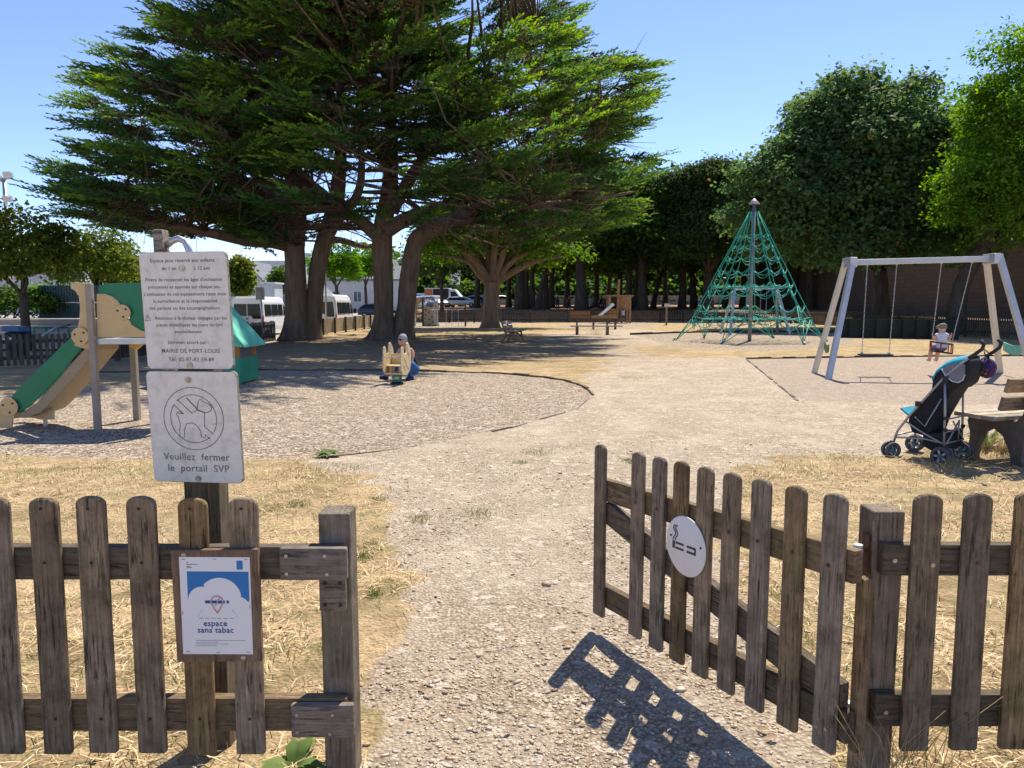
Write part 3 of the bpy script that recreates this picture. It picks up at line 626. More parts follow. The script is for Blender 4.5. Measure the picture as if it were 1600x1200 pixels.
def cypress(name, label, base, trunks, prof, seed, npads, side, group):
    r = np.random.default_rng(seed); T = thing(name, label, 'tree', base, 0, group); B = Vector(base)
    b = MB(); nodes = []
    for ti, (pts, rad) in enumerate(trunks):
        gnarly(b, pts, rad, 18 if rad[0] > 0.4 else 12, seed + ti, 0.10 if rad[0] > 0.3 else 0.07, 4, 0.45 if pts[0][2] < B.z + 0.1 and rad[0] > 0.3 else 0.0)
        for i in range(len(pts) - 1):
            for u in (0, 0.33, 0.66): nodes.append((Vector(pts[i]).lerp(Vector(pts[i + 1]), u), rad[i]))
        nodes.append((Vector(pts[-1]), rad[-1]))
    b.build('trunk', M['bark_cypress'], T, True)
    zs = np.array([p[0] for p in prof]); rs = np.array([p[1] for p in prof])
    Ps, Ds, Ss, Ls, Ws, tips, inner = [], [], [], [], [], [], []
    tw = MB(); nodesv = np.array([tuple(nd[0]) for nd in nodes])
    cx, cy = B.x + side * 0.8, B.y
    zw = rs * np.gradient(zs); 
    zgrid = np.linspace(zs[0], zs[-1], 200); rgrid = np.interp(zgrid, zs, rs); cdf = np.cumsum(rgrid ** 0.75); cdf /= cdf[-1]
    for k in range(npads):
        for tries in range(60):
            z = float(np.interp(r.random(), cdf, zgrid)); az = r.uniform(0, 2 * math.pi)
            z = round((z + 0.35 * math.sin(3 * az + seed)) / 1.35) * 1.35 - 0.35 * math.sin(3 * az + seed) + r.normal() * 0.16; z = max(z, zs[0])
            rad = float(np.interp(z, zs, rs)); u = r.uniform(0.3, 1.0) ** 0.5
            dx, dy = math.cos(az), math.sin(az)
            if dx * side < -0.2 and u > 0.75: u *= 0.75                                        # the twin tree stands there
            ell = float(np.interp(z, [9, 12, 16], [0.62, 0.9, 1.25])) if dy < 0 else 0.85
            C = np.array([cx + dx * rad * u, cy + dy * rad * u * ell, z + r.normal() * 0.25])
            up = r.uniform(0.02, 0.30) + 0.35 * max(0, (z - 10) / 6)
            sxn = 1 if dx > 0 else -1
            d = norm(np.array([dx + 0.75 * sxn * (dy < 0), dy * 0.5, up])); Lp = r.uniform(1.5, 2.7) * (0.8 + 0.4 * u)
            if crown_fits(C + d * Lp * 0.75, r): break
        else: continue
        s = norm(np.cross(d, [0, 0, 1.0])); nrm = np.cross(s, d)
        Wp = r.uniform(0.8, 1.5)
        C = C - d * Lp * 0.5
        npl = int(r.integers(18, 27))
        for j in range(npl):
            a = r.random() ** 0.75; w = r.normal() * 0.40 * Wp * (1.1 - 0.7 * a)
            p0 = C + d * a * Lp * 0.85 + s * w + nrm * r.normal() * 0.09
            pd = norm(d + s * (w / Wp) * 0.5 + s * r.normal() * 0.14 + nrm * r.normal() * 0.10 + np.array([0, 0, 0.06]))
            pl = r.uniform(0.6, 1.3) * (0.7 + 0.5 * a)
            nf = 38; tt = np.linspace(0, 1, nf) ** 0.85
            sp = (1.15 - 0.7 * tt) * r.uniform(0.65, 1.15, nf); ra = r.uniform(0, 6.28, nf)
            e1 = norm(np.cross(pd, [0.3, 0.2, 1.0])); e2 = np.cross(pd, e1)
            fd = norm(pd[None] * np.cos(sp)[:, None] + (e1[None] * np.cos(ra)[:, None] + e2[None] * np.sin(ra)[:, None] * 0.62) * np.sin(sp)[:, None] + np.array([0, 0, 0.04]))
            fp = p0[None] + pd[None] * (tt * pl)[:, None]
            fl = (0.24 - 0.11 * tt) * r.uniform(0.6, 1.3, nf)
            fs = norm(np.cross(fd, r.normal(size=(nf, 3)) * 0.8 + np.array([0, 0, 1.0])))
            Ps.append(fp); Ds.append(fd); Ss.append(fs); Ls.append(fl); Ws.append(fl * 0.34)
            fresh = r.random() < 0.3 + 0.55 * (u > 0.7) * (z > 6.0)  # pale young tips, painted brighter on outer upper boughs where sun strikes
            tips.append(np.clip(0.12 * a + 0.88 * tt * fresh * r.uniform(0.55, 1), 0, 1))
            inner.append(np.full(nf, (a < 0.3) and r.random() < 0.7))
        # the bough that carries the pad
        end = Vector(C + d * Lp * 0.55); q = nodesv - np.array(C); dist = np.linalg.norm(q * np.array([1, 1, 1.5]), axis=1) + np.where(nodesv[:, 2] > z + 0.3, 4.0, 0)
        st = nodes[int(np.argmin(dist))]; a0 = st[0]; Lb = (end - a0).length
        m1 = a0.lerp(end, 0.4) + Vector((r.normal() * 0.25, r.normal() * 0.25, 0.02 * Lb)); m2 = a0.lerp(end, 0.75) + Vector((r.normal() * 0.2, r.normal() * 0.2, -0.03 * Lb))
        rb = min(0.02 + 0.008 * Lb, st[1] * 0.5)
        tw.tube([a0, m1, m2, end], [rb, rb * 0.75, rb * 0.5, 0.018], 6)
        for q_ in range(4):
            f0 = m1.lerp(end, r.random()); dd = Vector(d) * r.uniform(0.2, 0.8) + Vector(r.normal(size=3)) * 0.5
            tw.tube([f0, f0 + dd * 0.6, f0 + dd * 1.2 + Vector((0, 0, -0.12))], [0.016, 0.011, 0.005], 4)
    P = np.concatenate(Ps); D = np.concatenate(Ds); Sd = np.concatenate(Ss); L = np.concatenate(Ls); W = np.concatenate(Ws); tp = np.concatenate(tips); inn = np.concatenate(inner)
    P = P - np.array(base)
    V, Q = kites(P, D, Sd, L, W)
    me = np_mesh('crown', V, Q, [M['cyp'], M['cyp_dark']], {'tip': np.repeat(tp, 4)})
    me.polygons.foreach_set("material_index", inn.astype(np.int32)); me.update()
    np_obj('crown', me, T)
    # bare dead twigs in the shaded heart of the crown
    dt = tw; hearts = [nd[0] for nd in nodes if 4.3 < nd[0].z < 9.5 and abs(nd[0].x - B.x) < 5.5 and nd[1] < .6]
    for k in range(90):
        st = hearts[int(r.integers(len(hearts)))]
        d = Vector((r.normal(), r.normal() * 0.8 - 0.3, r.uniform(-0.1, 0.5))).normalized(); p = st + d * r.uniform(0.0, .25); pts = [p]
        for q_ in range(4):
            d = (d + Vector(r.normal(size=3)) * 0.4).normalized(); p = p + d * r.uniform(0.3, 0.55); pts.append(p)
        dt.tube(pts, [0.02, 0.016, 0.012, 0.008, 0.004], 4, mi=1)
        for q_ in range(4):
            a = pts[1 + int(r.integers(3))]; d2 = (d + Vector(r.normal(size=3)) * 0.8).normalized()
            dt.tube([a, a + d2 * 0.35, a + d2 * 0.65 + Vector((0, 0, 0.08))], [0.01, 0.007, 0.003], 3, mi=1)
    tw.build('branches', [M['bark_cypress'], M['twig']], T, True)
    return T

c1 = gp(473, 531); c2 = gp(608, 531)
def pa(px, py, Y): return tuple(at(px, py, Y))
Y1, Y2 = c1.y, c2.y
T1 = [([(pa(463, 533, Y1)), pa(463, 480, Y1), pa(461, 410, Y1), pa(460, 370, Y1), pa(462, 320, Y1 + .3), pa(455, 240, Y1 + .6), pa(448, 150, Y1 + 1), pa(452, 60, Y1 + 1.2)], [0.50, 0.44, 0.42, 0.42, 0.42, 0.32, 0.22, 0.10]),
      ([pa(486, 533, Y1 + .3), pa(490, 480, Y1 + .3), pa(497, 420, Y1 + .3), pa(507, 375, Y1 + .2), pa(522, 335, Y1), pa(530, 270, Y1 - .3), pa(533, 190, Y1 - .5), pa(528, 90, Y1 - .5)], [0.40, 0.35, 0.34, 0.34, 0.36, 0.28, 0.2, 0.09]),
      ([pa(455, 385, Y1), pa(425, 378, Y1 - .4), pa(385, 376, Y1 - 1), pa(320, 362, Y1 - 2), pa(230, 345, Y1 - 3), pa(150, 315, Y1 - 3.5)], [0.3, 0.25, 0.22, 0.18, 0.13, 0.05]),
      ([pa(456, 360, Y1), pa(430, 345, Y1 + .6), pa(400, 335, Y1 + 1.5), pa(320, 300, Y1 + 3), pa(220, 265, Y1 + 4), pa(110, 225, Y1 + 5)], [0.28, 0.24, 0.2, 0.17, 0.12, 0.05]),
      ([pa(460, 345, Y1 + .2), pa(435, 310, Y1 + .5), pa(395, 270, Y1 + 1.5), pa(330, 210, Y1 + 3), pa(260, 160, Y1 + 4)], [0.26, 0.22, 0.18, 0.13, 0.05]),
      ([pa(515, 355, Y1), pa(540, 330, Y1 - .5), pa(560, 300, Y1 - 1), pa(565, 250, Y1 - 1.5), pa(560, 190, Y1 - 2)], [0.24, 0.2, 0.17, 0.13, 0.05]),
      ([pa(500, 378, Y1 + .2), pa(530, 375, Y1 + 2), pa(570, 385, Y1 + 4), pa(600, 380, Y1 + 6)], [0.2, 0.15, 0.11, 0.04])]
T2 = [([pa(600, 533, Y2), pa(600, 490, Y2), pa(598, 430, Y2), pa(596, 385, Y2), pa(600, 345, Y2), pa(610, 290, Y2 + .3), pa(612, 200, Y2 + .6), pa(600, 100, Y2 + .8)], [0.58, 0.42, 0.40, 0.42, 0.4, 0.32, 0.22, 0.1]),
      ([pa(626, 533, Y2 + .2), pa(634, 480, Y2 + .2), pa(640, 430, Y2 + .2), pa(646, 390, Y2 + .1), pa(655, 372, Y2), pa(690, 350, Y2 - .3), pa(730, 332, Y2 - .8), pa(790, 312, Y2 - 1.5), pa(860, 285, Y2 - 2), pa(950, 250, Y2 - 2)], [0.5, 0.38, 0.37, 0.37, 0.38, 0.32, 0.28, 0.21, 0.15, 0.05]),
      ([pa(603, 360, Y2 - .1), pa(630, 345, Y2 - .3), pa(665, 332, Y2 - .5), pa(700, 322, Y2 + .3), pa(745, 318, Y2 + 1), pa(820, 320, Y2 + 2.5), pa(900, 315, Y2 + 4), pa(990, 300, Y2 + 5)], [0.34, 0.3, 0.27, 0.24, 0.21, 0.16, 0.12, 0.05]),
      ([pa(592, 370, Y2), pa(572, 352, Y2 - .2), pa(548, 335, Y2 - .5), pa(520, 318, Y2 + 1), pa(490, 290, Y2 + 3)], [0.32, 0.27, 0.22, 0.15, 0.06]),
      ([pa(612, 330, Y2), pa(640, 280, Y2 + .2), pa(690, 210, Y2 + .5), pa(760, 130, Y2 + .8), pa(840, 50, Y2 + 1)], [0.3, 0.25, 0.2, 0.14, 0.05]),
      ([pa(740, 328, Y2 - .9), pa(800, 280, Y2), pa(870, 220, Y2 + .5), pa(960, 160, Y2 + 1)], [0.2, 0.16, 0.12, 0.05]),
      ([pa(700, 345, Y2 - .4), pa(740, 345, Y2 - 1.5), pa(790, 335, Y2 - 3), pa(850, 315, Y2 - 4)], [0.2, 0.16, 0.12, 0.05])]
PR1 = [(4.6, 9.3), (5.8, 11.6), (7.6, 12.4), (8.6, 11.4), (10.2, 11.0), (11.5, 9.8), (13, 8.6), (15, 7.5), (17.5, 6), (19.5, 2.5)]
PR2 = [(4.4, 9.5), (5.6, 12.2), (7.6, 12.6), (8.8, 11.6), (9.8, 12.6), (11.4, 12.2), (12.8, 11.2), (14.5, 10.2), (17.5, 8.0), (19.5, 3.5)]
cypress('cypress_tree', 'huge dark spreading cypress with twin trunks beside the parked white minibuses', tuple(c1), T1, PR1, 101, 540, -1, 'great cypresses')
cypress('cypress_tree', 'huge dark cypress whose forked trunk stands behind the crouching woman', tuple(c2), T2, PR2, 202, 580, 1, 'great cypresses')

# ---------------------------------------------------------------- broadleaf trees
def tree(name, label, base, trunk, lobes, leaf, bark_, seed, ncl, per, size, cr, group=None, hollow=0.5, upbias=0.5, limbs=7, top_tip=True, aspect=0.7, lump=None):
    T = thing(name, label, 'tree', base, 0, group); B = Vector(base)
    b = MB(); r = random.Random(seed)
    gnarly(b, [B + Vector(p) for p, _ in trunk], [q for _, q in trunk], 12, seed, 0.08, 3, 0.35)
    top = B + Vector(trunk[-1][0]); r0 = trunk[-1][1]
    for k in range(limbs):
        l = lobes[k % len(lobes)]; e = B + Vector(l[0]) + Vector((r.uniform(-.7, .7) * l[1][0], r.uniform(-.7, .7) * l[1][1], r.uniform(-.3, .6) * l[1][2]))
        m = top.lerp(e, 0.45) + Vector((r.uniform(-.4, .4), r.uniform(-.4, .4), 0.1 * (e - top).length))
        gnarly(b, [top - Vector((0, 0, 0.3 * r0)), m, e], [r0 * 0.62, r0 * 0.34, 0.03], 8, seed + k, 0.05, 3)
    b.build('trunk', M[bark_], T, True)
    if lump: lobes = [(c, tuple(x * 0.88 for x in a)) for c, a in lobes] + lumpy(lobes, *lump, seed)
    np_obj('crown', leaf_crown('crown', lobes, ncl, per, size, cr, M[leaf], seed, hollow, upbias, top_tip, aspect), T)
    return T

pb = Vector(pa(766, 513, 47.0)); pb.z = 0
t_ = tree('plane_tree', 'stout plane tree forking low behind the far picket fence', tuple(pb), [((0, 0, -.1), 0.62), ((0, 0, .8), 0.5), ((0.1, 0, 2.2), 0.5), ((0.15, 0, 2.9), 0.5)],
     [((-1.8, 0.5, 5.6), (2.6, 3, 1.9)), ((1.8, 0, 6.0), (3.0, 3, 2.2)), ((0, -1, 7.6), (3.4, 3.2, 2.4)), ((3.4, .5, 4.8), (1.8, 2, 1.3)), ((-3.4, 1, 4.7), (1.6, 2, 1.2))], 'leaf_plane', 'bark_plane', 31, 900, 22, 0.24, 0.75, limbs=9, top_tip=False, lump=(26, .8, 1.3))
b = MB()
for e, m in (((-1.9, 0, 5.2), (-1.0, 0, 3.9)), ((0.2, .3, 5.5), (0.1, 0, 4.0)), ((2.0, -.2, 5.4), (1.1, 0, 4.1))):
    gnarly(b, [pb + Vector((0.1, 0, 2.6)), pb + Vector(m), pb + Vector(e)], [0.32, 0.25, 0.17], 10, 5, 0.06, 4)
b.build('limbs', M['bark_plane'], t_, True)

cb = Vector((22.7, 46, tz(22.7, 46)))
tree('horse_chestnut_tree', 'broad domed horse chestnut with browning top above the stone rampart', tuple(cb), [((0.3, 0, -.1), 0.55), ((0.2, 0, 2), 0.44), ((0, 0, 3.6), 0.38)],
     [((-1.5, 0, 8.5), (7.2, 6.6, 6.1)), ((-6.2, -1, 8.4), (2.8, 3.2, 3.0)), ((-6.6, -1.5, 5.6), (2.6, 3, 2.4)), ((1, -3, 4.6), (4.2, 3, 1.8)), ((-4, -3, 4.6), (4.2, 3, 1.8)), ((-4.8, -1.8, 6.4), (3.7, 4, 3.7)), ((2.5, -2.2, 5.9), (4.1, 4, 3.7)), ((-.9, -3, 5.5), (4.8, 3.6, 3.0)), ((-.5, 0, 10.6), (6, 5.3, 4.0)), ((-3, -3.6, 8.2), (3.6, 3.0, 2.8)), ((1.6, -3.8, 9), (3.6, 3.0, 2.8)), ((-5, -2, 10), (2.6, 2.6, 2.2)), ((3.6, -2, 10.4), (2.6, 2.6, 2.2))], 'leaf_chest', 'bark_dark', 41, 8200, 20, 0.27, 0.62, hollow=0.7, upbias=0.6, limbs=10, lump=(80, 1.1, 1.9))
lb = Vector((22.2, 37, tz(22.2, 37)))
tree('locust_tree', 'bright lime green locust tree leaning over the swing area', tuple(lb), [((0, 0, -.1), 0.42), ((0.2, 0, 2.4), 0.36), ((0.9, -.4, 4.2), 0.3)],
     [((3.2, -2, 9.0), (5.0, 4.5, 4.2)), ((-.6, -2.5, 7.0), (2.3, 2.6, 1.9)), ((0.2, -2.6, 9.4), (2.4, 2.4, 2.0)), ((1.6, -3, 5.4), (3.6, 3, 1.9)), ((4.6, -4, 13.0), (3.6, 3, 2.4)), ((1.4, -2.8, 12.4), (1.8, 1.6, 1.3)), ((4.5, -5, 6.4), (3.4, 3, 2.6)), ((3.0, -4.5, 15.2), (1.6, 1.4, .9))], 'leaf_locust', 'bark_dark', 51, 2700, 34, 0.2, 0.6, hollow=0.6, upbias=0.5, limbs=10, top_tip=False, aspect=0.5, lump=(60, .8, 1.5))
ob = Vector((19.0, 72, tz(19, 72)))
tree('holm_oak_tree', 'dark rounded oak with yellowing top behind the rope pyramid', tuple(ob), [((0, 0, -.1), 0.5), ((0, 0, 2), 0.42), ((0, 0, 3.6), 0.36)],
     [((-.5, -2, 8.4), (5.2, 4.8, 5.6)), ((-3.2, -3, 6.2), (2.8, 3, 3)), ((2.6, -3, 6), (3, 3, 3)), ((0, -2, 10.6), (4.2, 3.6, 2.4)), ((-3.2, -2, 9.4), (2.4, 2.4, 1.8)), ((3, -2, 9), (2.8, 2.4, 2))], 'leaf_oak', 'bark_dark', 61, 3400, 20, 0.27, 0.65, hollow=0.7, lump=(50, .9, 1.6))
for i, (px, Yd, h, w, lab, leaf) in enumerate([
        (38, 31, 6.0, 2.15, 'small street tree with olive crown and blue band round its trunk', 'leaf_street'),
        (158, 40, 6.2, 2.3, 'small olive green tree behind the toddler slide', 'leaf_street'),
        (212, 46, 5.6, 1.7, 'narrow olive green tree partly behind the white notice panels', 'leaf_street'),
        (378, 52, 5.4, .6, 'small yellow green tree just beside the white notice panels', 'leaf_street'),
        (441, 78, 5.2, 1.15, 'round green tree in front of the white gabled house', 'leaf_grove'),
        (527, 74, 8.0, 2.6, 'bright green maple between the two cypress trunks beside the lamp post', 'leaf_bright'),
        (572, 84, 8.2, 3.0, 'bright green maple touching the forked cypress trunk', 'leaf_bright'),
        (690, 66, 7.6, 3.4, 'brown tinged dark tree above the climbing panel', 'leaf_oak')]):
    p = at(px, 500, Yd); p.z = tz(p.x, p.y)
    tree('small_tree', lab, tuple(p), [((0, 0, -.1), 0.2), ((0.05, 0, 1.2), 0.17), ((0, 0, h * 0.4), 0.15)],
         [((0, 0, h * 0.68), (w, w, h * 0.3)), ((-w * .45, -.3, h * .6), (w * .6, w * .6, h * .2)), ((w * .45, -.2, h * .62), (w * .6, w * .6, h * .22))], leaf, 'bark_dark', 300 + i, 420, 20, 0.19 if Yd < 50 else 0.26, 0.5, 'small trees round the car park', 0.5, 0.45, 5, lump=(18, .4, .7) if w > 1.5 else None)

# the shady grove behind: three kinds, copied with their trunks and crowns
protos = []
for k in range(3):
    tr = [((0, 0, -.2), 0.42), ((0.1 * (k - 1), 0, 2.2), 0.34), ((0.25 * (k - 1), 0, 4.3), 0.28)]
    if k == 2: tr = [((0, 0, -.2), 0.34), ((0.3, 0, 1.6), 0.26), ((0.9, 0, 3.4), 0.2)]
    protos.append(tree('grove_tree', 'x', (0, 0, -60), tr, [((0, 0, 8.4), (4.6, 4.6, 4.0)), ((-2.4, -1.5, 6.2), (2.6, 2.6, 2.0)), ((2.4, -1, 6.4), (2.6, 2.6, 2.1)), ((0, 2, 5.8), (3.4, 2.6, 1.8)), ((0.3, -2.4, 5.6), (2.8, 2.2, 1.6))], 'leaf_grove', 'bark_dark', 400 + k, 620, 20, 0.36, 0.9, 'shade trees of the grove', 0.5, 0.5, 7))
SP = [(812, 75, 0, 1.35), (822, 79, 1, .9), (832, 84, 0, .85), (840, 74, 2, .95), (852, 78, 1, 1.0), (861, 92, 0, .95), (886, 100, 1, 1.0), (909, 73, 0, 1.45), (932, 96, 1, .95), (950, 104, 0, .9), (968, 90, 1, .9), (982, 76, 1, .95), (993, 82, 0, .8), (1004, 74, 0, 1.35), (1020, 84, 2, 1.0), (1040, 100, 0, .95), (1066, 80, 1, 1.05), (1084, 88, 0, 1.1), (1110, 96, 1, .95), (1132, 88, 2, 1.0), (1160, 92, 0, 1.0), (1190, 84, 1, 1.1), (1215, 92, 0, 1.0), (1240, 80, 1, 1.05), (1263, 76, 0, 1.1), (1285, 84, 1, 1.0), (795, 95, 1, .9), (745, 88, 0, .9)]
WORDS = ['thick trunked', 'slim', 'straight', 'leaning', 'dark', 'pale edged']
for i, (px, Yd, k, s) in enumerate(SP):
    p = at(px, 480, Yd); p.z = tz(p.x, p.y)
    o = protos[k] if not any(q[2] == k for q in SP[:i]) else copy_tree(protos[k])
    o.location = p; o.rotation_euler = (0, 0, rnd.uniform(0, 6.28) if k != 2 else rnd.uniform(-.4, .4)); hs = rnd.uniform(0.9, 1.12)
    o.scale = (s * 0.95 + 0.05, s * 0.95 + 0.05, 0.55 * s + 0.45 * hs) if s > 1.2 else (s, s, hs)
    if px < 870: lab = 'dark trunked shade tree in the grove between the plane tree and the picnickers'
    elif abs(px - 909) < 2: lab = 'thickest straight trunk of the grove, between the two groups of picnickers'
    elif abs(px - 1004) < 2: lab = 'heavy trunked grove tree just past the wooden play tower'
    elif px < 990: lab = 'shade tree of the grove behind the wooden play tower'
    elif px < 1130: lab = 'shade tree of the grove between the play tower and the rope pyramid'
    else: lab = 'shade tree of the grove behind the rope pyramid'
    if px < 800: lab = 'shade tree at the car park edge behind the plane tree'
    tag(o, lab, 'tree', 'shade trees of the grove')
# a far wood that closes the view
def far_wood(name, x0, x1, y, h, n_, seed, leaf):
    r = np.random.default_rng(seed); lobes = []
    xx = x0
    while xx < x1:
        w = r.uniform(5, 9); hh = h * r.uniform(0.75, 1.2); lobes.append(((xx, y + r.uniform(-5, 5), hh * 0.5 + 0.6), (w, 5, hh * 0.55))); lobes.append(((xx + w * .5, y - 7, 2.6), (w, 3, 2.8))); xx += w * 1.0
    return tag(np_obj(name, leaf_crown(name, lobes, n_, 16, 1.0, 1.7, M[leaf], seed, 0.3, 0.5, False)), kind='stuff')
far_wood('distant_woods', -22, 90, 128, 10, 4200, 71, 'leaf_grove')
far_wood('distant_woods', -190, -60, 190, 9, 900, 72, 'leaf_grove')
# ================================================================= NEAR FENCES, GATE AND SIGNS
def picket_mesh(w=0.082, L=0.80, th=0.022, rnd_bot=False):
    pts = []; n = 10; arch = 0.028
    pts.append((-w / 2, 0)); pts.append((w / 2, 0))
    for k in range(n + 1):
        a = math.pi * k / n; pts.append((math.cos(a) * w / 2, L - arch + math.sin(a) ** 0.8 * arch))
    return pts
def picket(parent, x, y, z0, L=0.80, w=0.082, lean=0.0, mat='picket', yaw=0.0, label=None, zcut=0):
    b = MB(); b.prism(picket_mesh(w, L), lambda u, v: (u, 0, v), (0, 0.0232, 0))
    if zcut:
        for i, p in enumerate(b.v):
            if p[2] < 0.001: b.v[i] = (p[0], p[1], zcut * p[0])
    o = b.build('picket', M[mat], parent, False, 0.009, 3)
    o.location = (x, y, z0); o.rotation_euler = (0, lean, yaw)
    if label: o['label'] = label
    return o
def screw_set(name, mat, parent, world, pts, r=0.006, d=(0, -1, 0)):
    out = []
    for p in pts: b = MB(); screws(b, [p], r, d); out.append(b.build(name, M[mat], parent, world))
    return out
def screws(b, pts, r=0.006, d=(0, -1, 0), n=8):
    for p in pts: b.tube([Vector(p), Vector(p) + Vector(d) * 0.003], r, n)

FY = 2.10
lf = thing('picket_fence', 'weathered grey brown picket fence carrying the blue and white notice board', 'fence', (-1.0, FY, 0))
for i, (x, w, ln) in enumerate([(-1.676 - .149 * k, .084, .004 * (-1) ** k) for k in range(10)] + [(-1.527, .084, .012), (-1.381, .085, .008), (-1.243, .086, .008), (-1.094, .086, .006), (-.944, .086, .008), (-.794, .087, .006)]):
    picket(lf, x + 1.0, 0, 0.137 + rnd.uniform(-.004, .004), 0.80, w, ln)
for z0, z1 in ((0.680, 0.782), (0.200, 0.306)):
    MB().bx(-3.2, -0.505, FY + .0235, FY + .06, z0, z1).build('rail', M['rail'], lf, True, 0.004)
MB().bx(-.585, -.49, FY + .061, FY + .159, -.1, 0.872).build('post', M['post'], lf, True, 0.006)
MB().bx(-1.03 - .9, -.94 - .9, FY + .061, FY + .15, -.1, 0.88).build('post', M['post'], lf, True, 0.006)
for (x0, x1, z0, z1, sc) in ((-.685, -.487, .688, .786, [(-.664, .764), (-.664, .71), (-.55, .764), (-.545, .708)]), (-.668, -.478, .195, .299, [(-.648, .27), (-.648, .215), (-.54, .27), (-.55, .21)])):
    p = MB().bx(x0, x1, FY - .004, FY + .0225, z0, z1).build('repair_board', M['patch'], lf, True, 0.006); p['label'] = 'paler grey screwed repair board'
    for o in screw_set('screw', 'screw', p, False, [(x, FY - .004, z) for x, z in sc], 0.0055): o.location = -lf.location
p = MB().bx(-.58, -.5, FY + .03, FY + .0605, .578, .687).build('latch_block', M['patch'], lf, True, 0.005)
screw_set('bolt_hole', 'dark_hole', lf, True, [(x, FY + .03, z) for x in (-.562, -.516) for z in (.6, .668)], 0.006)
screw_set('nail', 'dark_hole', lf, True, [(x, FY, z) for x in (-1.378, -1.240, -1.092, -.942, -.792) for z in (.905, .742, .255)], 0.0042)

rf = thing('picket_fence', 'weathered picket fence with square hinge post beside the open gate', 'fence', (1.15, FY, 0))
for i, (x, w, ln) in enumerate([(1.223, .085, -.002), (1.373, .083, -.006), (1.522, .083, -.004), (1.67, .083, 0)] + [(1.82 + .149 * k, .083, .002 * (-1) ** k) for k in range(10)]):
    picket(rf, x - 1.15, 0, 0.15 + rnd.uniform(-.004, .004), 0.80, w, ln)
for z0, z1 in ((0.692, 0.788), (0.215, 0.318)):
    MB().bx(1.105, 3.4, FY + .0235, FY + .06, z0, z1).build('rail', M['rail'], rf, True, 0.004)
MB().bx(1.092, 1.186, FY + .061, FY + .159, -.1, 0.878).build('post', M['post'], rf, True, 0.006)
screw_set('screw', 'screw', rf, True, [(1.14, FY + .0235, .74), (1.14, FY + .0235, .262), (1.24, FY, .735)], 0.007); screw_set('nail', 'rust', rf, True, [(1.223, FY, .28), (1.373, FY, .74), (1.373, FY, .27)], 0.006)
b = MB()
for z in (0.74, 0.235): b.bx(1.079, 1.0845, FY + .068, FY + .105, z - .065, z + .065); b.bx(1.055, 1.0845, FY + .07, FY + .09, z - .018, z + .012)
b.build('hinge_plate', M['rust'], rf, True, 0.002)
b = MB()
for z in (0.74, 0.235): b.tube([(1.052, FY + .07, z - .016), (1.052, FY + .07, z + .034)], 0.013, 12)
b.build('hinge_pin', M['galv'], rf, True)

# the gate: local x runs from the hinge to the free end, local -y faces the path
GA = Vector((1.015, 1.99 + .06)); GB = Vector((0.385, 3.36)); gd = (GB - GA); gL = gd.length; gyaw = math.atan2(gd.y, gd.x)
# the side seen from the camera is local +y after the rotation, so build the pickets there
gate = thing('picket_gate', 'open sagging picket gate with a round white plate screwed on', 'gate', (GA.x, GA.y, 0), gyaw)
sag = lambda x: -0.083 * x / gL
sh = -0.083 / gL
for i, x in enumerate((0.085, .23, .375, .515, .655, .79, .925, 1.07, 1.355)):
    pts = picket_mesh(.082, .80)
    b = MB(); b.prism(pts, lambda u, v: (u, 0, v + sh * u * 1.0), (0, 0.023, 0))
    o = b.build('picket', M['picket'], gate, False, 0.009, 3); o.location = (x, 0.0185, 0.152 + sag(x) + rnd.uniform(-.003, .003)); o.rotation_euler = (0, rnd.uniform(-.006, .006), 0)
def skew_beam(x0, x1, y0, y1, za, zb, h, name, mat):
    b = MB(); b.prism([(x0, za), (x1, zb), (x1, zb + h), (x0, za + h)], lambda u, v: (u, y0, v), (0, y1 - y0, 0))
    return b.build(name, M[mat], gate, False, 0.004)
skew_beam(0.02, 1.375, -.02, .0175, .69, .69 + sag(1.37), .1, 'rail', 'rail')
skew_beam(0.02, 1.375, -.02, .0175, .195, .195 + sag(1.37), .1, 'rail', 'rail')
bb = MB(); bb.prism([(0.045, .297), (0.24, .297), (1.345, .515), (1.345, .607), (1.30, .607), (0.045, .372)], lambda u, v: (u, -.0195, v), (0, .0365, 0)); bb.build('brace', M['rail'], gate, False, 0.003)
MB().bx(0.012, 0.043, -.06, -.0205, .16, .70).build('hinge_stile', M['picket'], gate, False, 0.004)
screw_set('bolt', 'screw', gate, False, [(.07, .0415, .285 - .06), (.105, .0415, .285 - .07)], 0.0065, (0, 1, 0)); screw_set('bolt', 'rust', gate, False, [(.09, .0415, .73)] + [(x, .0415, .74 + sag(x)) for x in (.23, .375, .515, .925, 1.07)], 0.0065, (0, 1, 0))

# round plate, with a cigarette pictogram
sx_, sz_ = .735, .592
pl = thing('no_smoking_plate', 'round white plate with cigarette pictogram screwed to the open gate', 'sign', (GA.x, GA.y, 0), gyaw)
rotY = Matrix.Rotation(R(-90), 3, 'X')
MB().lathe([(0, .0435), (.112, .0435), (.1145, .0445), (.1145, .0475), (.1125, .0485), (0, .0485)], (0, 0, 0), 56, None).build('plate', pmat('white_sign_plate', (0.74, 0.71, 0.70), (0.68, 0.65, 0.64), 7, 0.45, 0, 0.02, dirt=(0.36, 0.33, 0.3), dirt_amt=0.15), pl)
po = pl.children[0]; po.rotation_euler = (R(-90), 0, 0); po.location = (sx_, 0, sz_)
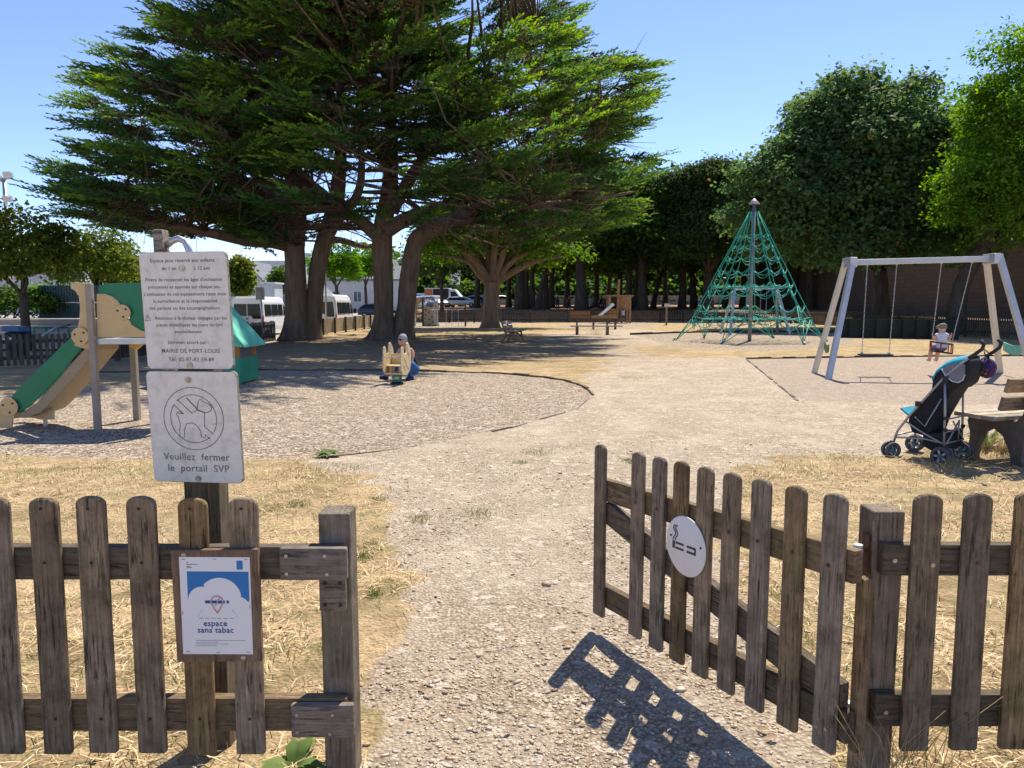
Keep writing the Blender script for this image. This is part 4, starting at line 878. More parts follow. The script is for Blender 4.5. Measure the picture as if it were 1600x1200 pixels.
# (the reader looks along local -y, so pictogram x runs towards local -x)
pic = MB()
def pp(u, v): return (sx_ - u, .0492, sz_ + v + sh * (-u))
def pbar(u0, u1, v0, v1): pic.prism([(u0, v0), (u1, v0), (u1, v1), (u0, v1)], pp, (0, .0004, 0))
pbar(-.075, -.060, -.022, .008)
pbar(-.056, -.008, -.002, .007); pbar(-.056, -.008, -.022, -.013)
pbar(.010, .062, -.002, .007); pbar(.010, .062, -.022, -.013); pbar(.053, .062, -.013, -.002)
def wave(u0):
    pts = [(u0, .012), (u0 + .004, .022), (u0 + .012, .03), (u0 + .014, .04), (u0 + .006, .051), (u0 + .002, .06), (u0 + .005, .068), (u0 + .014, .070)]
    pic.tube([Vector(pp(*p)) for p in pts], 0.0022, 6)
wave(-.072); wave(-.060)
pic.build('pictogram', pmat('dark_grey_ink', (0.06, 0.055, 0.055), None, 10, 0.6), pl)
screw_set('screw', 'dark_hole', pl, False, [(sx_ + .085, .0487, sz_ + .02), (sx_ - .088, .0487, sz_ + .02)], 0.0042, (0, 1, 0))

# ---------------- notice board with poster
nb = thing('notice_board', 'wooden board with blue and white smoke free poster fixed to the pickets', 'notice board', (-.868, FY, .617))
nb.rotation_euler = (0, R(-0.6), 0)
BW, BH = .252, .342
MB().bx(-BW / 2, BW / 2, -.022, -.0015, -BH / 2, BH / 2).build('backing_board', M['board'], nb, False, 0.003)
pap = MB().bx(-.103, .103, -.0232, -.0224, -.146, .150).build('poster', pmat('white_poster_paper', (0.80, 0.78, 0.80), (0.77, 0.75, 0.775), 3, 0.5, 0, 0.0), nb)
pap.rotation_euler = (0, R(0.9), 0)
def on_paper(name, b, mat): o = b.build(name, mat, pap); return o
yb = -.0236
BLUE = pmat('poster_blue', (0.018, 0.165, 0.45), (0.022, 0.185, 0.48), 4, 0.5, 0, 0.0); NAVY = pmat('poster_navy_ink', (0.025, 0.075, 0.27), None, 6, 0.5, 0, 0.0)
b = MB()
cl = [(-.082, .107), (-.082, .02)]
def arc(cx, cy, r_, a0, a1, n=14): return [(cx + r_ * math.cos(R(a0 + (a1 - a0) * k / n)), cy + r_ * math.sin(R(a0 + (a1 - a0) * k / n))) for k in range(n + 1)]
cl += arc(-.040, .020, .041, 175, 80) + arc(.012, .025, .063, 137, 8) + arc(.062, -.006, .038, 75, 32)
cl += [(.098, .02), (.098, .107)]
cl = [(x, min(z, .1065)) if i > 1 else (x, z) for i, (x, z) in enumerate(cl)]
b.prism(cl, lambda u, v: (u, yb, v), (0, .0004, 0)); on_paper('poster_picture', b, BLUE)
b = MB(); b.bx(.064, .082, yb, yb + .0004, .113, .140); on_paper('poster_badge', b, BLUE)
for body, sz2, z in (('espace', .0245, -.059), ('sans tabac', .0245, -.0795)):
    b = MB(); V, Fs = text_geo(body, sz2, 'CENTER', 1.06)
    for dx, dz in ((-.0006, 0), (.0006, 0), (0, .0006), (0, -.0006), (0, 0)): b.add([(x - .0045 + dx, yb - .00002 * (dx * 1e3) - .00003 * (dz * 1e3), y_ + z + dz) for x, y_, _ in V], Fs)
    on_paper('lettering', b, NAVY)
b = MB(); b.bx(-.032, .026, yb - .0002, yb + .0002, .010, .019); b.bx(.031, .038, yb - .0002, yb + .0002, .010, .019)
on_paper('cigarette_mark', b, NAVY)
b = MB()
ring = arc(.003, .015, .0175, -35, 215, 18)
b.tube([Vector((u, yb, v)) for u, v in [(.003, -.020)] + ring + [(.003, -.020)]], .0022, 5); b.tube([(-.002, yb, .004), (.010, yb, .026)], .002, 5)
on_paper('map_pin_mark', b, pmat('faded_pink_ink', (0.56, 0.4, 0.4), None, 5, 0.5, 0, 0))
b = MB()
for k in range(6): b.bx(-.052 + .018 * k, -.04 + .018 * k, yb, yb + .0003, -.037, -.034)
for k in range(4): b.bx(-.056 + .004 * k, -.053 + .004 * k, yb, yb + .0003, -.03 + .006 * k, -.027 + .006 * k); b.bx(.058 - .004 * k, .061 - .004 * k, yb, yb + .0003, -.03 + .006 * k, -.027 + .006 * k)
on_paper('street_mark', b, pmat('faded_grey_ink', (0.45, 0.46, 0.52), None, 5, 0.5, 0, 0))
b = MB()
for z, x1 in ((-.104, .08), (-.1095, .0), (-.115, .03), (-.1205, -.005)):
    x = -.064
    while x < x1:
        w = rnd.uniform(.003, .009); b.bx(x, x + w, yb, yb + .0003, z, z + .0014); x += w + .0012
for z, x0, x1 in ((.133, -.082, -.077), (.127, -.082, -.05), (.121, -.082, -.07), (.117, -.082, -.066)): b.bx(x0, x1, yb, yb + .0003, z, z + .0022)
on_paper('small_print', b, pmat('grey_print_ink', (0.2, 0.2, 0.24), None, 5, 0.5, 0, 0))
b = MB()
for (x, z) in ((-.09, .143), (0, .144), (.092, .143), (-.088, -.138), (0, -.14), (.09, -.139)): b.bx(x - .005, x + .005, yb - .0006, yb, z - .0006, z + .0006)
for (x, z) in ((-.099, -.02), (.099, .0)): b.bx(x - .0006, x + .0006, yb - .0006, yb, z - .005, z + .005)
on_paper('staple', b, M['dark_hole'])
for x, z in ((-.086, .158), (.072, -.158)): b = MB(); b.tube([(x, -.022, z), (x, -.0255, z)], .0072, 14); b.ball((x, -.0255, z), (.006, .002, .006), None, 10, 6); b.build('screw', M['screw'], nb)

# ---------------- tall post with the two engraved panels
t = NT('worn_white_sign'); co = t.objco(False)
n1 = t.noise(co, 9, 6, 0.75); n2 = t.noise(co, 38, 5, 0.8); n3 = t.noise(co, 150, 3, 0.6)
col = t.mix(n1, (0.74, 0.695, 0.635), (0.82, 0.775, 0.715))
gr = t.ramp(t.math('ADD', t.math('MULTIPLY', n1, 0.6), t.math('MULTIPLY', n2, 0.4)), [(0.47, (0, 0, 0)), (0.66, (0.75, 0.75, 0.75))])
col = t.mix(gr, col, (0.48, 0.45, 0.39)); spk = t.ramp(n3, [(0.62, (0, 0, 0)), (0.72, (0.5, 0.5, 0.5))]); col = t.mix(t.math('MULTIPLY', spk, gr), col, (0.2, 0.18, 0.12))
lich = t.ramp(t.noise(co, 24, 4, 0.7), [(0.68, (0, 0, 0)), (0.72, (0.8, 0.8, 0.8))]); col = t.mix(t.math('MULTIPLY', lich, 0.7), col, (0.21, 0.21, 0.12))
t.pbr(col, 0.6, 0, t.bump(n3, 0.06, 0.004), 0.35); M['sign_white'] = t.m
M['sign_edge'] = pmat('lichened_sign_edge', (0.16, 0.16, 0.12), (0.34, 0.33, 0.27), 70, 0.9, 0, 0.6, dirt=(0.06, 0.075, 0.035), dirt_amt=0.7)
M['engraved'] = pmat('engraved_line', (0.10, 0.092, 0.08), (0.26, 0.245, 0.22), 45, 0.8)
SY = 2.30
sp = thing('sign_post', 'tall wooden post bearing two worn white notices beside the pickets', 'sign', (-.94, SY, 0))
MB().bx(-1.062, -.948, SY + .028, SY + .113, -.1, 1.50).build('post', M['post'], sp, True, 0.006)
MB().bx(-1.135, -1.105, SY + .06, SY + .11, 1.3, 1.735).build('hook_post', M['patch'], sp, True, 0.004)
MB().tube([(-1.105, SY + .085, 1.685), (-1.085, SY + .085, 1.70), (-1.065, SY + .085, 1.708), (-1.045, SY + .085, 1.70), (-1.032, SY + .085, 1.67), (-1.038, SY + .085, 1.55)], .011, 10).build('hook', M['galv'], sp, True)
def panel(name, W, H, loc, yaw, roll, label):
    pts = []
    for cx_, cz_, a0 in ((W / 2, H / 2, 0), (-W / 2, H / 2, 90), (-W / 2, -H / 2, 180), (W / 2, -H / 2, 270)):
        r_ = .016; pts += arc(cx_ - math.copysign(r_, cx_), cz_ - math.copysign(r_, cz_), r_, a0, a0 + 90, 5)
    b = MB(); b.prism(pts, lambda u, v: (u, 0, v), (0, .016, 0))
    for i, p in enumerate(b.f): b.mi[i] = 0 if i == 0 else 1
    o = b.build(name, [M['sign_white'], M['sign_edge']], sp, False, 0.0015, 1)
    o.location = Vector(loc) - sp.location; o.rotation_euler = (R(2.2), roll, yaw); o['label'] = label
    return o
def engraved(o, lines, y=-.0006, off=.00018):
    for body, size, x, z, al in lines:
        b = MB(); V, Fs = text_geo(body, size, al, 1.06, off); b.add([(p[0] + x, y, p[1] + z) for p in V], Fs); b.build('lettering', M['engraved'], o)
def bolts(o, pts):
    for x, z in pts: b = MB(); b.tube([(x, 0, z), (x, -.004, z)], .0095, 18); b.tube([(x, -.004, z), (x, -.006, z)], .0055, 6); b.build('bolt', M['screw'], o)
PW = .285
u1 = panel('rules_panel', PW, .362, (-1.008, SY - .014, 1.478), R(-7), R(-.3), 'upper white panel with engraved playground rules')
ts = .0153
engraved(u1, [('Espace jeux réservé aux enfants', ts, 0, .150, 'CENTER'), ('de 1 an', ts, -.045, .126, 'CENTER'), ('à 12 ans', ts, .062, .126, 'CENTER'),
    ('Prière de respecter les âges d\'utilisation', ts * .95, 0, .092, 'CENTER'), ('préconisés et apposés sur chaque jeu.', ts * .95, 0, .070, 'CENTER'),
    ('L\'utilisation de ces équipements reste sous', ts * .95, 0, .048, 'CENTER'), ('la surveillance et la responsabilité', ts * .95, 0, .0265, 'CENTER'), ('des parents ou des accompagnateurs .', ts * .95, 0, .005, 'CENTER'),
    ('Attention à la chaleur dégagée par les', ts * .95, .014, -.026, 'CENTER'), ('pièces métalliques les jours de fort', ts * .95, .008, -.047, 'CENTER'), ('ensoleillement.', ts * .95, .004, -.068, 'CENTER'),
    ('Entretien assuré par :', ts * .95, .0, -.101, 'CENTER'), ('MAIRIE DE PORT-LOUIS', ts * 1.15, .006, -.129, 'CENTER'), ('Tél: 02-97-82-59-89', ts * 1.15, .006, -.156, 'CENTER')])
b = MB(); tri_ = [(-.137, -.0285), (-.128, -.010), (-.119, -.0285), (-.137, -.0285)]
b.tube([Vector((x, -.0006, z)) for x, z in tri_], .0008, 4); b.tube([(-.128, -.0006, -.0165), (-.128, -.0006, -.0235)], .0007, 4); b.build('warning_triangle', M['engraved'], u1)
bolts(u1, [(-.002, .131), (0, -.169)])
u2 = panel('dog_panel', PW * 1.05, .357, (-.999, SY - .014, 1.114), R(-7), R(-.2), 'lower white panel with a crossed out dog')
engraved(u2, [('Veuillez  fermer',   .0320, 0, -.105, 'CENTER'), ('le  portail  SVP',   .0320, .004, -.142, 'CENTER')])
bolts(u2, [(-.008, .151), (.002, -.165)])
b = MB()
def ln(pts, r_=.0011): b.tube([Vector((x, -.0006, z)) for x, z in pts], r_, 4)
ocx, ocz = .0, .028; K = 1 / 2.06
ln(arc(ocx, ocz, .0995, 0, 360, 60)); 
# outlines read off the panel: inner ring is broken by the diagonal bar
def q(px, pz): return ((px - 323) / 280.0 * .199, ocz - (pz - 827) / 290.0 * .199)
ra = .0765
ln(arc(ocx, ocz, ra, 132, -32, 30)); ln(arc(ocx, ocz, ra, 145, 310, 30))
ln([q(252, 738), q(318, 802), q(340, 787)]); ln([q(376, 797), q(372, 862), q(408, 897), q(418, 880)]); ln([q(234, 762), q(278, 805), q(252, 803)])
ln([q(340, 787), q(352, 742), q(362, 736), q(370, 745), q(402, 760), q(412, 772), q(408, 788), q(392, 796), q(376, 797), q(345, 784)])
ln([q(296, 730), q(344, 783)], .0018); ln([q(344, 786), q(380, 798)], .0017)
ln([q(278, 805), q(262, 795), q(248, 797), q(244, 808), q(252, 822), q(258, 850), q(254, 880), q(252, 912), q(275, 915), q(275, 882), q(288, 850), q(318, 846), q(338, 860), q(352, 885), q(354, 912), q(372, 917), q(372, 900), q(394, 920)])
b.build('dog_pictogram', M['engraved'], u2)
# ================================================================= PLAY EQUIPMENT
# ---------------- toddler slide (built in the plane of its deck, front face at Y = SLY)
SLY = 8.75
def sl(px, py): p = at(px, py, SLY); return (p.x, p.z)
sb = at(100, 660, SLY)
ts_ = thing('toddler_slide', 'green and cream toddler slide with steel posts beside the white notices', 'slide', (sb.x, SLY + .3, 0))
def splate(name, pix, y, th, mat, bev=.006):
    b = MB(); b.prism([sl(*p) for p in pix], lambda u, v: (u, y, v), (0, th, 0)); return b.build(name, M[mat], ts_, True, bev)
def sdisc(px, py, rpx, y, th, mat):
    x, z = sl(px, py); r_ = rpx * (SLY + .1) / F; b = MB(); b.prism(arc(x, z, r_, 0, 348, 29), lambda u, v: (u, y, v), (0, th, 0)); d = b.build('disc', M[mat], ts_, True, .004)
    b = MB()
    for k in range(3): a = 0.7 + k * 2.1; b.tube([(x + r_ * .6 * math.cos(a), y, z + r_ * .6 * math.sin(a)), (x + r_ * .6 * math.cos(a), y - .006, z + r_ * .6 * math.sin(a))], .012, 8)
    o = b.build('bolt', M['dark_hole'], d, False); o.location = -ts_.location
GREENP = [(120, 520), (131, 541), (113, 563), (92, 588), (70, 612), (50, 633), (33, 645), (22, 640), (18, 622), (30, 606), (52, 586), (76, 562), (98, 540)]
splate('side_panel', GREENP, SLY - .02, .022, 'hdpe_green')
splate('side_panel', [(x + 6, y) for x, y in GREENP], SLY + .52, .022, 'hdpe_green')
# chute: a trough that runs down between the two sides
ch = MB(); ctr = [sl(*p) for p in [(150, 533), (136, 541), (118, 560), (96, 586), (74, 611), (55, 631), (40, 640), (10, 645)]]
low = [sl(*p) for p in [(150, 548), (143, 556), (126, 577), (104, 602), (82, 627), (62, 646), (44, 652), (10, 655)]]
poly = ctr + low[::-1]
ch.prism(poly, lambda u, v: (u, SLY + .004, v), (0, .514, 0)); ch.build('chute', M['hdpe_under'], ts_, True, .01)
splate('end_panel', [(-14, 626), (14, 634), (22, 642), (24, 652), (22, 668), (-14, 668)], SLY - .045, .022, 'hdpe_cream')
splate('end_panel', [(-14, 636), (14, 640), (22, 648), (22, 664), (-14, 664)], SLY + .545, .022, 'hdpe_cream')
splate('foot_board', [(40, 645), (74, 640), (74, 658), (52, 658), (40, 655)], SLY + .12, .03, 'hdpe_cream')
b = MB(); b.bx(sl(50, 650)[0], sl(54, 650)[0], SLY + .2, SLY + .24, 0, .12); b.build('foot_post', M['galv'], ts_, True)
splate('end_post_panel', [(112, 446), (114, 443), (120, 441), (141, 443), (146, 445), (147, 545), (136, 545), (118, 540), (122, 518), (126, 500), (127, 480), (125, 463), (119, 454), (113, 451)], SLY - .03, .024, 'hdpe_cream')
sdisc(129, 525, 13.5, SLY - .056, .022, 'hdpe_cream'); sdisc(18, 635, 14.5, SLY - .056, .009, 'hdpe_cream')
splate('arch_panel', [(151, 460), (152, 447), (165, 443), (185, 442), (222, 442), (250, 446), (268, 458), (272, 520), (240, 520), (220, 517), (205, 500), (190, 478), (178, 465), (166, 460)], SLY + .02, .022, 'hdpe_green')
splate('wave_panel', [(151, 459), (165, 459), (177, 464), (187, 474), (196, 492), (206, 508), (222, 517), (260, 522), (260, 527), (152, 527)], SLY - .005, .022, 'hdpe_cream')
sdisc(193, 488, 12, SLY - .03, .022, 'hdpe_cream')
splate('deck', [(150, 530), (285, 530), (285, 538), (150, 538)], SLY - .02, .62, 'galv', .004)
splate('arch_panel', [(162, 540), (162, 500), (172, 470), (200, 445), (240, 445), (268, 470), (272, 540)], SLY + .58, .022, 'hdpe_green')
splate('tread_panel', [(185, 538), (200, 540), (190, 549), (180, 543)], SLY + .3, .1, 'hdpe_yellow', .004)
def spost(px, y, ztop, w=.075): 
    x = sl(px, 600)[0]; MB().bx(x - w / 2, x + w / 2, y - w / 2, y + w / 2, -.1, ztop).build('post', M['post_steel'], ts_, True, .008)
M['post_steel'] = pmat('brown_grey_square_post', (0.33, 0.285, 0.235), (0.26, 0.22, 0.18), 5, 0.55, 0.2, 0.05)
px0 = sl(151.5, 600)[0]; b = MB(); b.bx(px0 - .036, px0 + .036, SLY - .07, SLY + .0, -.1, sl(148, 443)[1]); b.build('post', M['post_steel'], ts_, True, .008)
spost(229, SLY + .72, 1.7); spost(163, SLY + .72, 1.0); spost(290, SLY + .05, 1.75)

# ---------------- little playhouse further back
ph = thing('playhouse', 'small green playhouse with pale teal roof just behind the white notices', 'playhouse', (-5.45, 14.0, 0))
hx0, hx1, hy0, hy1 = -6.35, -5.02, 13.55, 14.5
b = MB(); b.bx(hx0, hx1, hy0, hy0 + .03, .04, .52); b.bx(hx0, hx0 + .03, hy0 + .031, hy1, .04, .52); b.build('wall', M['hdpe_green2'] if 'hdpe_green2' in M else pmat('mid_green_panel', (0.02, 0.26, 0.15), (0.025, 0.29, 0.17), 3, 0.5, 0, 0.04), ph, True, .006)
b = MB(); b.bx(hx1 - .03, hx1, hy0 + .031, hy1, .04, .5); b.build('wall', bpy.data.materials['mid_green_panel'], ph, True, .006)
for x, y in ((hx0 + .05, hy0 + .08), (hx1 - .07, hy0 + .08), (hx0 + .05, hy1 - .05), (hx1 - .07, hy1 - .05)):
    MB().bx(x - .04, x + .04, y - .04, y + .04, 0, .78).build('post', M['new_wood'], ph, True)
mx_ = (hx0 + hx1) / 2
for s_ in (-1, 1):
    b = MB(); b.prism([(mx_, 1.60), (mx_ + s_ * .80, .70), (mx_ + s_ * .80, .735), (mx_, 1.64)], lambda u, v: (u, hy0 - .1, v), (0, hy1 - hy0 + .2, 0)); b.build('roof', M['hdpe_teal'], ph, True, .006)
b = MB(); b.prism([(mx_ - .76, .72), (mx_ + .76, .72), (mx_, 1.58)], lambda u, v: (u, hy0 - .05, v), (0, .02, 0)); b.build('gable', M['hdpe_teal'], ph, True)

# ---------------- spring rocker
rk0 = gp(620, 600)
rk = thing('spring_rocker', 'cream animal shaped spring rocker on a teal spring', 'spring rocker', tuple(rk0), R(-11)); rk.scale = (.9, .9, .9)
PF = [(-.27, .30), (-.16, .20), (.10, .19), (.26, .27), (.33, .42), (.345, .60), (.30, .74), (.22, .83), (.15, .87), (.09, .84), (.06, .74), (.03, .66), (-.04, .63), (-.09, .66), (-.12, .76), (-.155, .80), (-.18, .76), (-.20, .80), (-.235, .77), (-.26, .68), (-.25, .6), (-.285, .56), (-.27, .44)]
for sx_s in (-.205, .18):
    b = MB(); b.prism(PF, lambda u, v: (sx_s, u, v), (.026, 0, 0)); p = b.build('side_panel', M['rocker'], rk, False, .006)
    if sx_s > 0:
        b = MB()
        for pts in ([(.1, .6), (.16, .66), (.22, .6), (.2, .5)], [(-.1, .55), (-.02, .5), (.02, .4), (.1, .36), (.18, .3)], [(-.15, .4), (-.08, .35), (-.02, .28)], [(.1, .78), (.14, .7), (.12, .64)], [(-.18, .56), (-.12, .62)]):
            b.tube([(sx_s + .0265, u, v) for u, v in pts], .005, 5)
        b.build('carved_line', M['bench_brown'], rk)
MB().bx(-.179, .179, -.12, .2, .375, .40).build('seat', M['rocker'], rk, False, .005)
MB().bx(-.179, .179, -.255, -.23, .57, .60).build('grab_bar', M['rocker'], rk, False, .005)
MB().bx(-.179, .179, .2, .225, .40, .62).build('backrest', M['rocker'], rk, False, .005)
MB().bx(-.179, .179, -.2, -.16, .215, .245).build('foot_bar', M['rocker'], rk, False, .004)
MB().bx(-.12, -.08, -.1, .1, .2, .374).build('seat_support', M['hdpe_cream'], rk); MB().bx(.08, .12, -.1, .1, .2, .374).build('seat_support', M['hdpe_cream'], rk)
MB().tube([(.1 * math.cos(a), .1 * math.sin(a), .035 + .16 * a / (2 * math.pi * 4.5)) for a in np.linspace(0, 2 * math.pi * 4.5, 90)], .013, 7).build('spring', M['spring'], rk)
MB().lathe([(0, -.02), (.14, -.02), (.14, .03), (.12, .034), (0, .034)], (0, 0, 0), 22).build('base_plate', M['black_rubber'], rk)

# ---------------- double swing
def V3(*a): return Vector(a)
tl, tr_ = V3(6.98, 15.4, 2.36), V3(9.72, 15.1, 2.42)
sw = thing('swing_frame', 'tall double swing with grey and cream A legs', 'swing', (8.4, 15.25, 0))
def leg(foot, top, mat, w=.1): 
    f = Vector(foot); MB().beam(f - (Vector(top) - f).normalized() * .1, top, w, w, (0, 1, 0)).build('leg', M[mat], sw, True, .008)
leg((6.36, 14.72, 0), tl + V3(.02, -.12, .06), 'swing_grey', .105); leg((6.62, 16.05, 0), tl + V3(-.02, .14, .02), 'swing_cream')
leg((10.32, 14.45, 0), tr_ + V3(.06, -.13, .06), 'swing_grey', .105); leg((10.72, 16.1, 0), tr_ + V3(-.04, .12, .04), 'swing_cream')
MB().beam(tl, tr_, .1, .1).build('beam', M['swing_grey'], sw, True, .008)
MB().beam(tl - V3(0, .0, .055), tr_ - V3(0, .0, .055), .09, .02).build('beam_strip', M['swing_cream'], sw, True)
for c_, n_ in ((tl, -1), (tr_, 1)): MB().bx(c_.x - .07, c_.x + .07, c_.y - .2, c_.y + .2, c_.z - .11, c_.z + .09).build('bracket', M['galv'], sw, True, .01)
def curved(p0, p1, h, bow, mat):
    b = MB(); n = 8; V = []
    for k in range(n + 1):
        u = k / n; p = Vector(p0).lerp(Vector(p1), u); dz = bow * (1 - (2 * u - 1) ** 2); V += [p + V3(0, 0, h - dz * .6), p - V3(0, 0, dz)]
    A = V + [p + V3(.02, 0, 0) for p in V]; m = len(V); Fs = []
    for k in range(n): i = 2 * k; Fs += [(i, i + 1, i + 3, i + 2), (m + i, m + i + 2, m + i + 3, m + i + 1), (i, i + 2, m + i + 2, m + i), (i + 1, m + i + 1, m + i + 3, i + 3)]
    Fs += [(0, m, m + 1, 1), (m - 2, m - 1, 2 * m - 1, 2 * m - 2)]
    b.add(A, Fs); b.build('safety_panel', M[mat], sw, True)
curved((6.44, 14.98, .54), (6.71, 15.82, .54), .14, .06, 'hdpe_green'); curved((10.22, 14.72, .52), (10.58, 15.85, .52), .17, .07, 'hdpe_teal')
def chain(b, p0, p1, step=.055, r_=.011):
    p0 = Vector(p0); p1 = Vector(p1); n = int((p1 - p0).length / step); d = (p1 - p0) / n; dn = d.normalized()
    a = dn.cross(V3(0, 1, 0)).normalized(); c = dn.cross(a)
    for k in range(n):
        m = p0 + d * (k + .5); sdir = a if k % 2 else c
        b.tube([m - dn * step * .62, m + sdir * r_ * 1.1, m + dn * step * .62, m - sdir * r_ * 1.1, m - dn * step * .62], r_ * .42, 4, False)
def along(px): u = (px - 1330) / (1540 - 1330); return tl.lerp(tr_, u)
def hang(name, label, p0, p1, s0, s1, seatf):
    T = thing(name, label, 'swing seat', ((p0 + p1) / 2).to_tuple()[:2] + (0,))
    for a, c in ((p0, s0), (p1, s1)):
        b = MB(); chain(b, a - V3(0, 0, .06), c); b.build('chain', M['galv'], T, True)
        MB().tube([a, a - V3(0, 0, .09)], .02, 8).build('swivel', M['galv'], T, True)
    seatf(T, s0, s1); return T
def flat(T, s0, s1):
    MB().beam(s0 + V3(-.06, 0, -.02), s1 + V3(.06, 0, -.02), .2, .035).build('seat', M['black_rubber'], T, True, .01)
    b = MB(); b.ball(s0 + V3(0, 0, .01), .03); b.ball(s1 + V3(0, 0, .01), .03); b.build('fixing', M['galv'], T, True)
a0, a1 = along(1357), along(1401)
hang('flat_swing', 'empty flat black swing seat on two chains', a0, a1, V3(a0.x - .02, a0.y, .47), V3(a1.x - .06, a1.y, .47), flat)
b0, b1 = along(1467), along(1512)
q0, q1 = at(1456, 536, 15.45), at(1486, 540, 15.3)
def toddler(T, s0, s1):
    d = (s1 - s0).normalized(); n_ = V3(-d.y, d.x, 0).normalized()
    c = (s0 + s1) / 2 - V3(0, 0, .16); w = (s1 - s0).length / 2 + .02
    b = MB(); b.beam(c - d * w, c + d * w, .28, .03); b.build('seat', M['black_rubber'], T, True, .01)
    fr = [c + d * w * sx_ + n_ * .15 * sy_ + V3(0, 0, .19) for sx_, sy_ in ((-1, -1), (1, -1), (1, 1), (-1, 1), (-1, -1))]
    MB().tube(fr, .014, 6).build('guard_rail', M['black_rubber'], T, True)
    b = MB()
    for sx_, sy_ in ((-1, -1), (1, -1), (1, 1), (-1, 1), (-.1, -1), (.6, -1)): p = c + d * w * sx_ + n_ * .15 * sy_; b.tube([p + V3(0, 0, .19), p], .013, 6)
    b.build('strap', pmat('red_strap', (0.35, 0.03, 0.035), None, 5, 0.6), T, True)
TSW = hang('toddler_swing', 'caged toddler swing seat with red straps, holding the child', b0, b1, q0, q1, toddler)

# ---------------- rope pyramid
net0 = gp(1171, 533); MY = net0.y
top = at(1173, 318, MY)
rp = thing('rope_pyramid', 'tall conical climbing net of teal ropes on a steel mast', 'climbing net', tuple(net0))
H = top.z
MB().tube([(0, 0, -.1), (0, 0, H)], .075, 14).build('mast', M['mast'], rp)
MB().lathe([(.22, H - .03), (.23, H), (.02, H + .2), (0, H + .2)], (0, 0, 0), 6).build('cap', pmat('pale_cap_metal', (0.55, 0.5, 0.55), None, 5, 0.5), rp)
apex = H - .04; NA = 12
lev = [(.05, .165), (.215, .62), (.29, .82), (.375, 1.05), (.47, 1.33), (.57, 1.60), (.62, 1.72), (.735, 2.05), (.84, 2.34)]
b = MB(); ropes = MB()
def ring_pt(f, rad, k, sub=0): a = 2 * math.pi * (k + sub) / NA + .13; return V3(rad * math.cos(a), rad * math.sin(a), apex * (1 - f))
Rg = 3.0
nodes_ = []
for k in range(NA):
    pts = [ring_pt(f, r_, k) for f, r_ in lev]
    ropes.tube(pts, .017, 5)
for i, (f, r_) in enumerate(lev[1:]):
    for rr_, dz_, sg in ((r_, 0, .10 + .03 * i), (r_ * .985, -.09, .17 + .02 * i)):
        for k in range(NA):
            p0, p1 = ring_pt(f, rr_, k), ring_pt(f, rr_, k + 1)
            if dz_ and (i + k) % 2: continue
            n = 6; ropes.tube([p0.lerp(p1, u / n) + V3(0, 0, -sg * 4 * (u / n) * (1 - u / n) + dz_ * 4 * (u / n) * (1 - u / n)) for u in range(n + 1)], .016, 4)
# the two inner platforms of net
for fz, rad in ((.585, 1.62), (.82, 2.28)):
    for k in range(NA):
        for j, (ra_, rb_) in enumerate(((1, .68), (.68, .38))):
            for s_ in (-.5, .5):
                p0, p1 = ring_pt(fz, rad * ra_, k), ring_pt(fz + .012, rad * rb_, k + s_); ropes.tube([p0, p0.lerp(p1, .5) - V3(0, 0, .07), p1], .015, 4)
        for ra_ in (.68, .38):
            p0, p1 = ring_pt(fz + .01, rad * ra_, k), ring_pt(fz + .01, rad * ra_, k + 1); ropes.tube([p0, p0.lerp(p1, .5) - V3(0, 0, .05), p1], .015, 4)
ropes.build('climbing_net', M['rope'], rp)
for k in range(6):
    a = 2 * math.pi * (k + .5) / 6 + .13 + .26; g = V3(2.95 * math.cos(a), 2.95 * math.sin(a), 0)
    b = MB()
    for s_ in (-1, 0, 1):
        q_ = ring_pt(.84, 2.34, 2 * k + 1.5 + s_ * .5 + .5); b.tube([q_, q_.lerp(g, .55) + V3(0, 0, .04), g], .016, 5)
    q_ = ring_pt(.735, 2.05, 2 * k + 2); b.tube([q_, g], .014, 5)
    b.build('anchor_rope', M['rope'] if k in (2, 3) else M['rope'], rp)
b = MB()
for k in range(6):
    a = 2 * math.pi * (k + .5) / 6 + .13 + .26; b.tube([V3(2.95 * math.cos(a), 2.95 * math.sin(a), .12), V3(3.08 * math.cos(a), 3.08 * math.sin(a), -.05)], .03, 6)
b.build('ground_anchor', M['mast'], rp)

# ---------------- second swing seen through the net
p0 = at(1148, 452, 37); p1 = at(1214, 450, 37)
s2 = thing('swing_frame', 'small grey swing frame seen through the rope pyramid', 'swing', ((p0.x + p1.x) / 2, 37, 0))
MB().beam(p0, p1, .11, .11).build('beam', M['galv'], s2, True)
for p, sx_ in ((p0, -1), (p1, 1)):
    for dy_ in (-.85, .85): MB().beam(p, (p.x + sx_ * .42, 37 + dy_, 0), .11, .11, (0, 1, 0)).build('leg', M['galv'], s2, True)
for u in (.28, .42, .62, .76):
    q_ = p0.lerp(p1, u); MB().tube([q_, (q_.x, q_.y, .52)], .012, 4).build('chain', M['galv'], s2, True)
for u in (.35, .69): q_ = p0.lerp(p1, u); MB().bx(q_.x - .3, q_.x + .3, 36.9, 37.1, .47, .51).build('seat', M['concrete'], s2, True)

